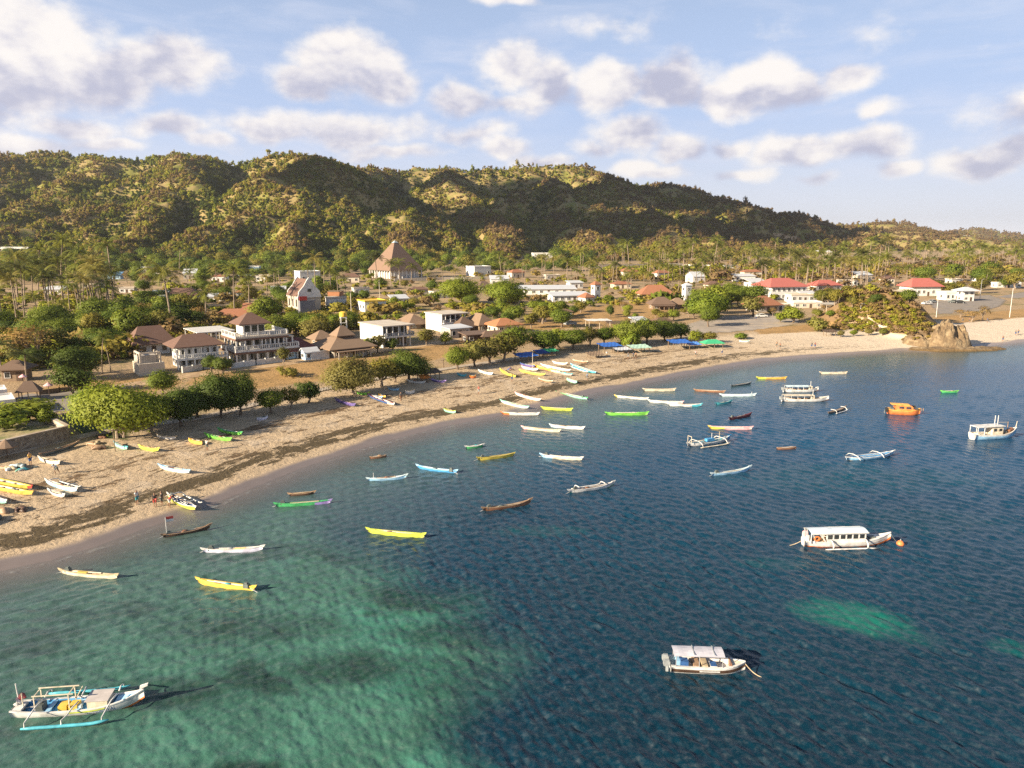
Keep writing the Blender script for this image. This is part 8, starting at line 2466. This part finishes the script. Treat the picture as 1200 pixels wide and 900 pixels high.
# ---------------------------------------------------------------- cars
def car_at(label, px, py, yaw, col):
    p = G(px, py)
    e = empty('parked_car', p, yaw, label, 'car')
    L, W = 4.2, 1.75
    prof = [(-2.1, .35), (-2.1, .75), (-1.95, .92), (-1.45, .97), (-.95, 1.45), (.55, 1.48), (1.15, .98), (1.95, .88), (2.1, .65), (2.1, .35)]
    n = len(prof); v = [(x, -W / 2, z) for x, z in prof] + [(x, W / 2, z) for x, z in prof]
    MB().add(v, [tuple(range(n)), tuple(range(2 * n - 1, n - 1, -1))] + [(i, n + i, n + (i + 1) % n, (i + 1) % n) for i in range(n)]).build('body', CP(col), e)
    for s in (-1, 1):
        MB().add([(-1.3, s * (W / 2 + .01), 1.0), (.95, s * (W / 2 + .01), 1.0), (.50, s * (W / 2 + .01), 1.38), (-.90, s * (W / 2 + .01), 1.38)], [(0, 1, 2, 3)]).build('side_window', GLASS, e)
        for x in (-1.3, 1.3):
            w = MB().tube([(x, s * (W / 2 - .2), .32), (x, s * (W / 2 + .03), .32)], .32, 14).build('wheel', CP('black'), e)
            MB().tube([(x, s * (W / 2 + .031), .32), (x, s * (W / 2 + .045), .32)], .18, 10).build('rim', STEEL, w)
    MB().add([(.60, -.75, 1.455), (1.13, -.75, 1.01), (1.13, .75, 1.01), (.60, .75, 1.455)], [(0, 1, 2, 3)]).build('windscreen', GLASS, e)
    MB().add([(-1.43, -.75, 1.0), (-.99, -.75, 1.43), (-.99, .75, 1.43), (-1.43, .75, 1.0)], [(0, 1, 2, 3)]).build('rear_window', GLASS, e)
    for s in (-.6, .6): MB().box(2.09, 2.13, s - .2, s + .2, .62, .80).build('headlight', CP('white'), e)
car_at('white car at the left edge of the car park beyond the headland', 1086, 357, .3, 'white')
car_at('silver-grey car parked second beyond the headland', 1093, 355, .4, 'grey')
car_at('dark car parked in front of the white market hall', 1117, 355, 2.8, 'dgrey')
car_at('black car parked beside the dark one before the market hall', 1124, 355.5, 2.9, 'black')
car_at('white car standing beside the brown tiled house at the silt flat', 892, 372, .2, 'white')
car_at('grey car on the dirt in front of the open market roof', 668, 381, .5, 'grey')

# ---------------------------------------------------------------- the rock at the point
def rock_mat():
    m, n, b = mat_base('weathered_rock')
    tc = n.new('ShaderNodeTexCoord').outputs['Object']
    a = n.noise(tc, .45, 7, .68); z = n.new('ShaderNodeSeparateXYZ'); n.l.new(tc, z.inputs[0])
    c = n.ramp(a, [(.3, (.085, .058, .034)), (.48, (.17, .115, .062)), (.62, (.29, .215, .125)), (.8, (.19, .13, .07))])
    c = n.mix(n.math('MULTIPLY', n.step(n.noise(tc, 1.6, 5, .7), .55, .68), .7), c, (.075, .05, .032))
    c = n.mix(n.step(n.math('ADD', z.outputs[2], n.math('MULTIPLY', a, .8)), 1.2, .5), c, (.14, .085, .03))
    n.l.new(c, b.inputs['Base Color']); b.inputs['Roughness'].default_value = .95
    bp = n.new('ShaderNodeBump'); bp.inputs['Strength'].default_value = .8; bp.inputs['Distance'].default_value = .35
    n.l.new(n.noise(tc, 1.8, 6, .65), bp.inputs['Height']); n.l.new(bp.outputs[0], b.inputs['Normal'])
    return m
def rocks():
    p0 = G(1112, 408); RM = rock_mat()
    e = empty('rock_outcrop', (p0[0], p0[1], 0), 0, 'craggy ochre rock standing at the water on the point of the headland', 'rock')
    k = mpp(p0)
    def lump(nm, x0, y0, rx, ry, h, seed, n=46, pw=2.2, low=-1.0):
        vs = []; fs = []
        for i in range(n + 1):
            for j in range(n + 1):
                u, v = 2.4 * i / n - 1.2, 2.4 * j / n - 1.2
                X, Y = x0 + u * rx, y0 + v * ry
                q = math.hypot(u, v) + .22 * float(fbm(np.array(u * 1.6 + seed), np.array(v * 1.6), seed, 3))
                s = max(0.0, 1 - q ** pw)
                r1 = float(ridged(np.array(X / 4.5 + seed), np.array(Y / 4.5), seed + 3, 3)); r2 = float(fbm(np.array(X / 1.4), np.array(Y / 1.4), seed + 9, 3))
                z = h * (s ** .75) * (.55 + .62 * r1) + .5 * r2 * min(1, s * 3) * min(1, h / 4)
                if q > 1: z = low * min(1, (q - 1) * 4)
                vs.append((X, Y, z))
        for i in range(n):
            for j in range(n): fs.append((i * (n + 1) + j, (i + 1) * (n + 1) + j, (i + 1) * (n + 1) + j + 1, i * (n + 1) + j + 1))
        m = MB(); m.add(vs, fs); m.build(nm, RM, e)
    lump('crag', .5, 2.5, 7.2, 5.5, 7.2, 5)
    lump('shoulder', -5.5, 5.0, 4.6, 5.0, 4.6, 8)
    lump('ledge', 0.0, -1.8, 12.5, 3.8, .95, 11, 60, 3.0, -.8)
    lump('ledge', 10.5, -0.5, 5.0, 2.2, .7, 14, 36, 3.0, -.8)
rocks()

# ---------------------------------------------------------------- a cumulus out of frame to the left, whose shadow lies on the middle of the hills
def cloud():
    g = np.random.default_rng(9)
    import bmesh
    bm = bmesh.new()
    S = np.array([to_sun.x, to_sun.y, to_sun.z])
    # the shadow it throws is centred on the upper slopes between the two lit ends of the ridge
    for i in range(58):
        u = g.uniform(-1, 1); v = g.uniform(-1, 1)
        tgt = np.array([235 + u * 335 + 30 * v, 1340 + 60 * u + v * 260, 80 + 55 * v])
        if abs(tgt[0] - 195) < 95 and v > .35: continue
        c = tgt + S * (1750 + g.uniform(-40, 40))
        r = g.uniform(34, 68) * (1 - .35 * abs(u))
        bmesh.ops.create_icosphere(bm, subdivisions=3, radius=r, matrix=Matrix.Translation(c))
    for v in bm.verts:
        n_ = gnoise(np.array(v.co.x / 22), np.array((v.co.y + v.co.z) / 22), 3)
        v.co += v.normal * float(n_) * 9
    me = bpy.data.meshes.new('cloud'); bm.to_mesh(me); bm.free()
    me.polygons.foreach_set('use_smooth', [True] * len(me.polygons))
    me.materials.append(paint('cloud_white', (.85, .85, .87), 1.0, .02, .01, 0))
    tag(link_mesh('cloud', me), kind='structure')
cloud()

# dry scrub on the back and crest of the rock
def rock_scrub():
    g = np.random.default_rng(77); p0 = G(1112, 408)
    P_ = []
    for i in range(70):
        x = g.uniform(-9, 2.5); y = g.uniform(2.0, 8.5); P_.append((p0[0] + x, p0[1] + y, max(0.8, 4.6 - .10 * (x + 5) ** 2 - .22 * (y - 5) ** 2) + g.uniform(-.3, .4)))
    scatter('rock_scrub', 'dry scrub growing over the landward back of the ochre rock', 'scrub', np.array(P_), g.uniform(.35, .75, len(P_)), LOWSCRUB, 78)
rock_scrub()

# ---------------------------------------------------------------- the air: a thin even haze
def haze():
    m = bpy.data.materials.new('thin_haze'); m.use_nodes = True
    t = m.node_tree; t.nodes.clear()
    o = t.nodes.new('ShaderNodeOutputMaterial'); v = t.nodes.new('ShaderNodeVolumePrincipled')
    v.inputs['Color'].default_value = (.86, .89, .96, 1); v.inputs['Density'].default_value = 0.00005; v.inputs['Anisotropy'].default_value = 0.2
    t.links.new(v.outputs[0], o.inputs['Volume'])
    b = MB().box(-27000, 27000, -27000, 27000, -8.2, 330)
    ob = b.build('haze', m)
    tag(ob, 'thin pale sea haze lying over the whole bay', 'haze', kind='stuff')
haze()
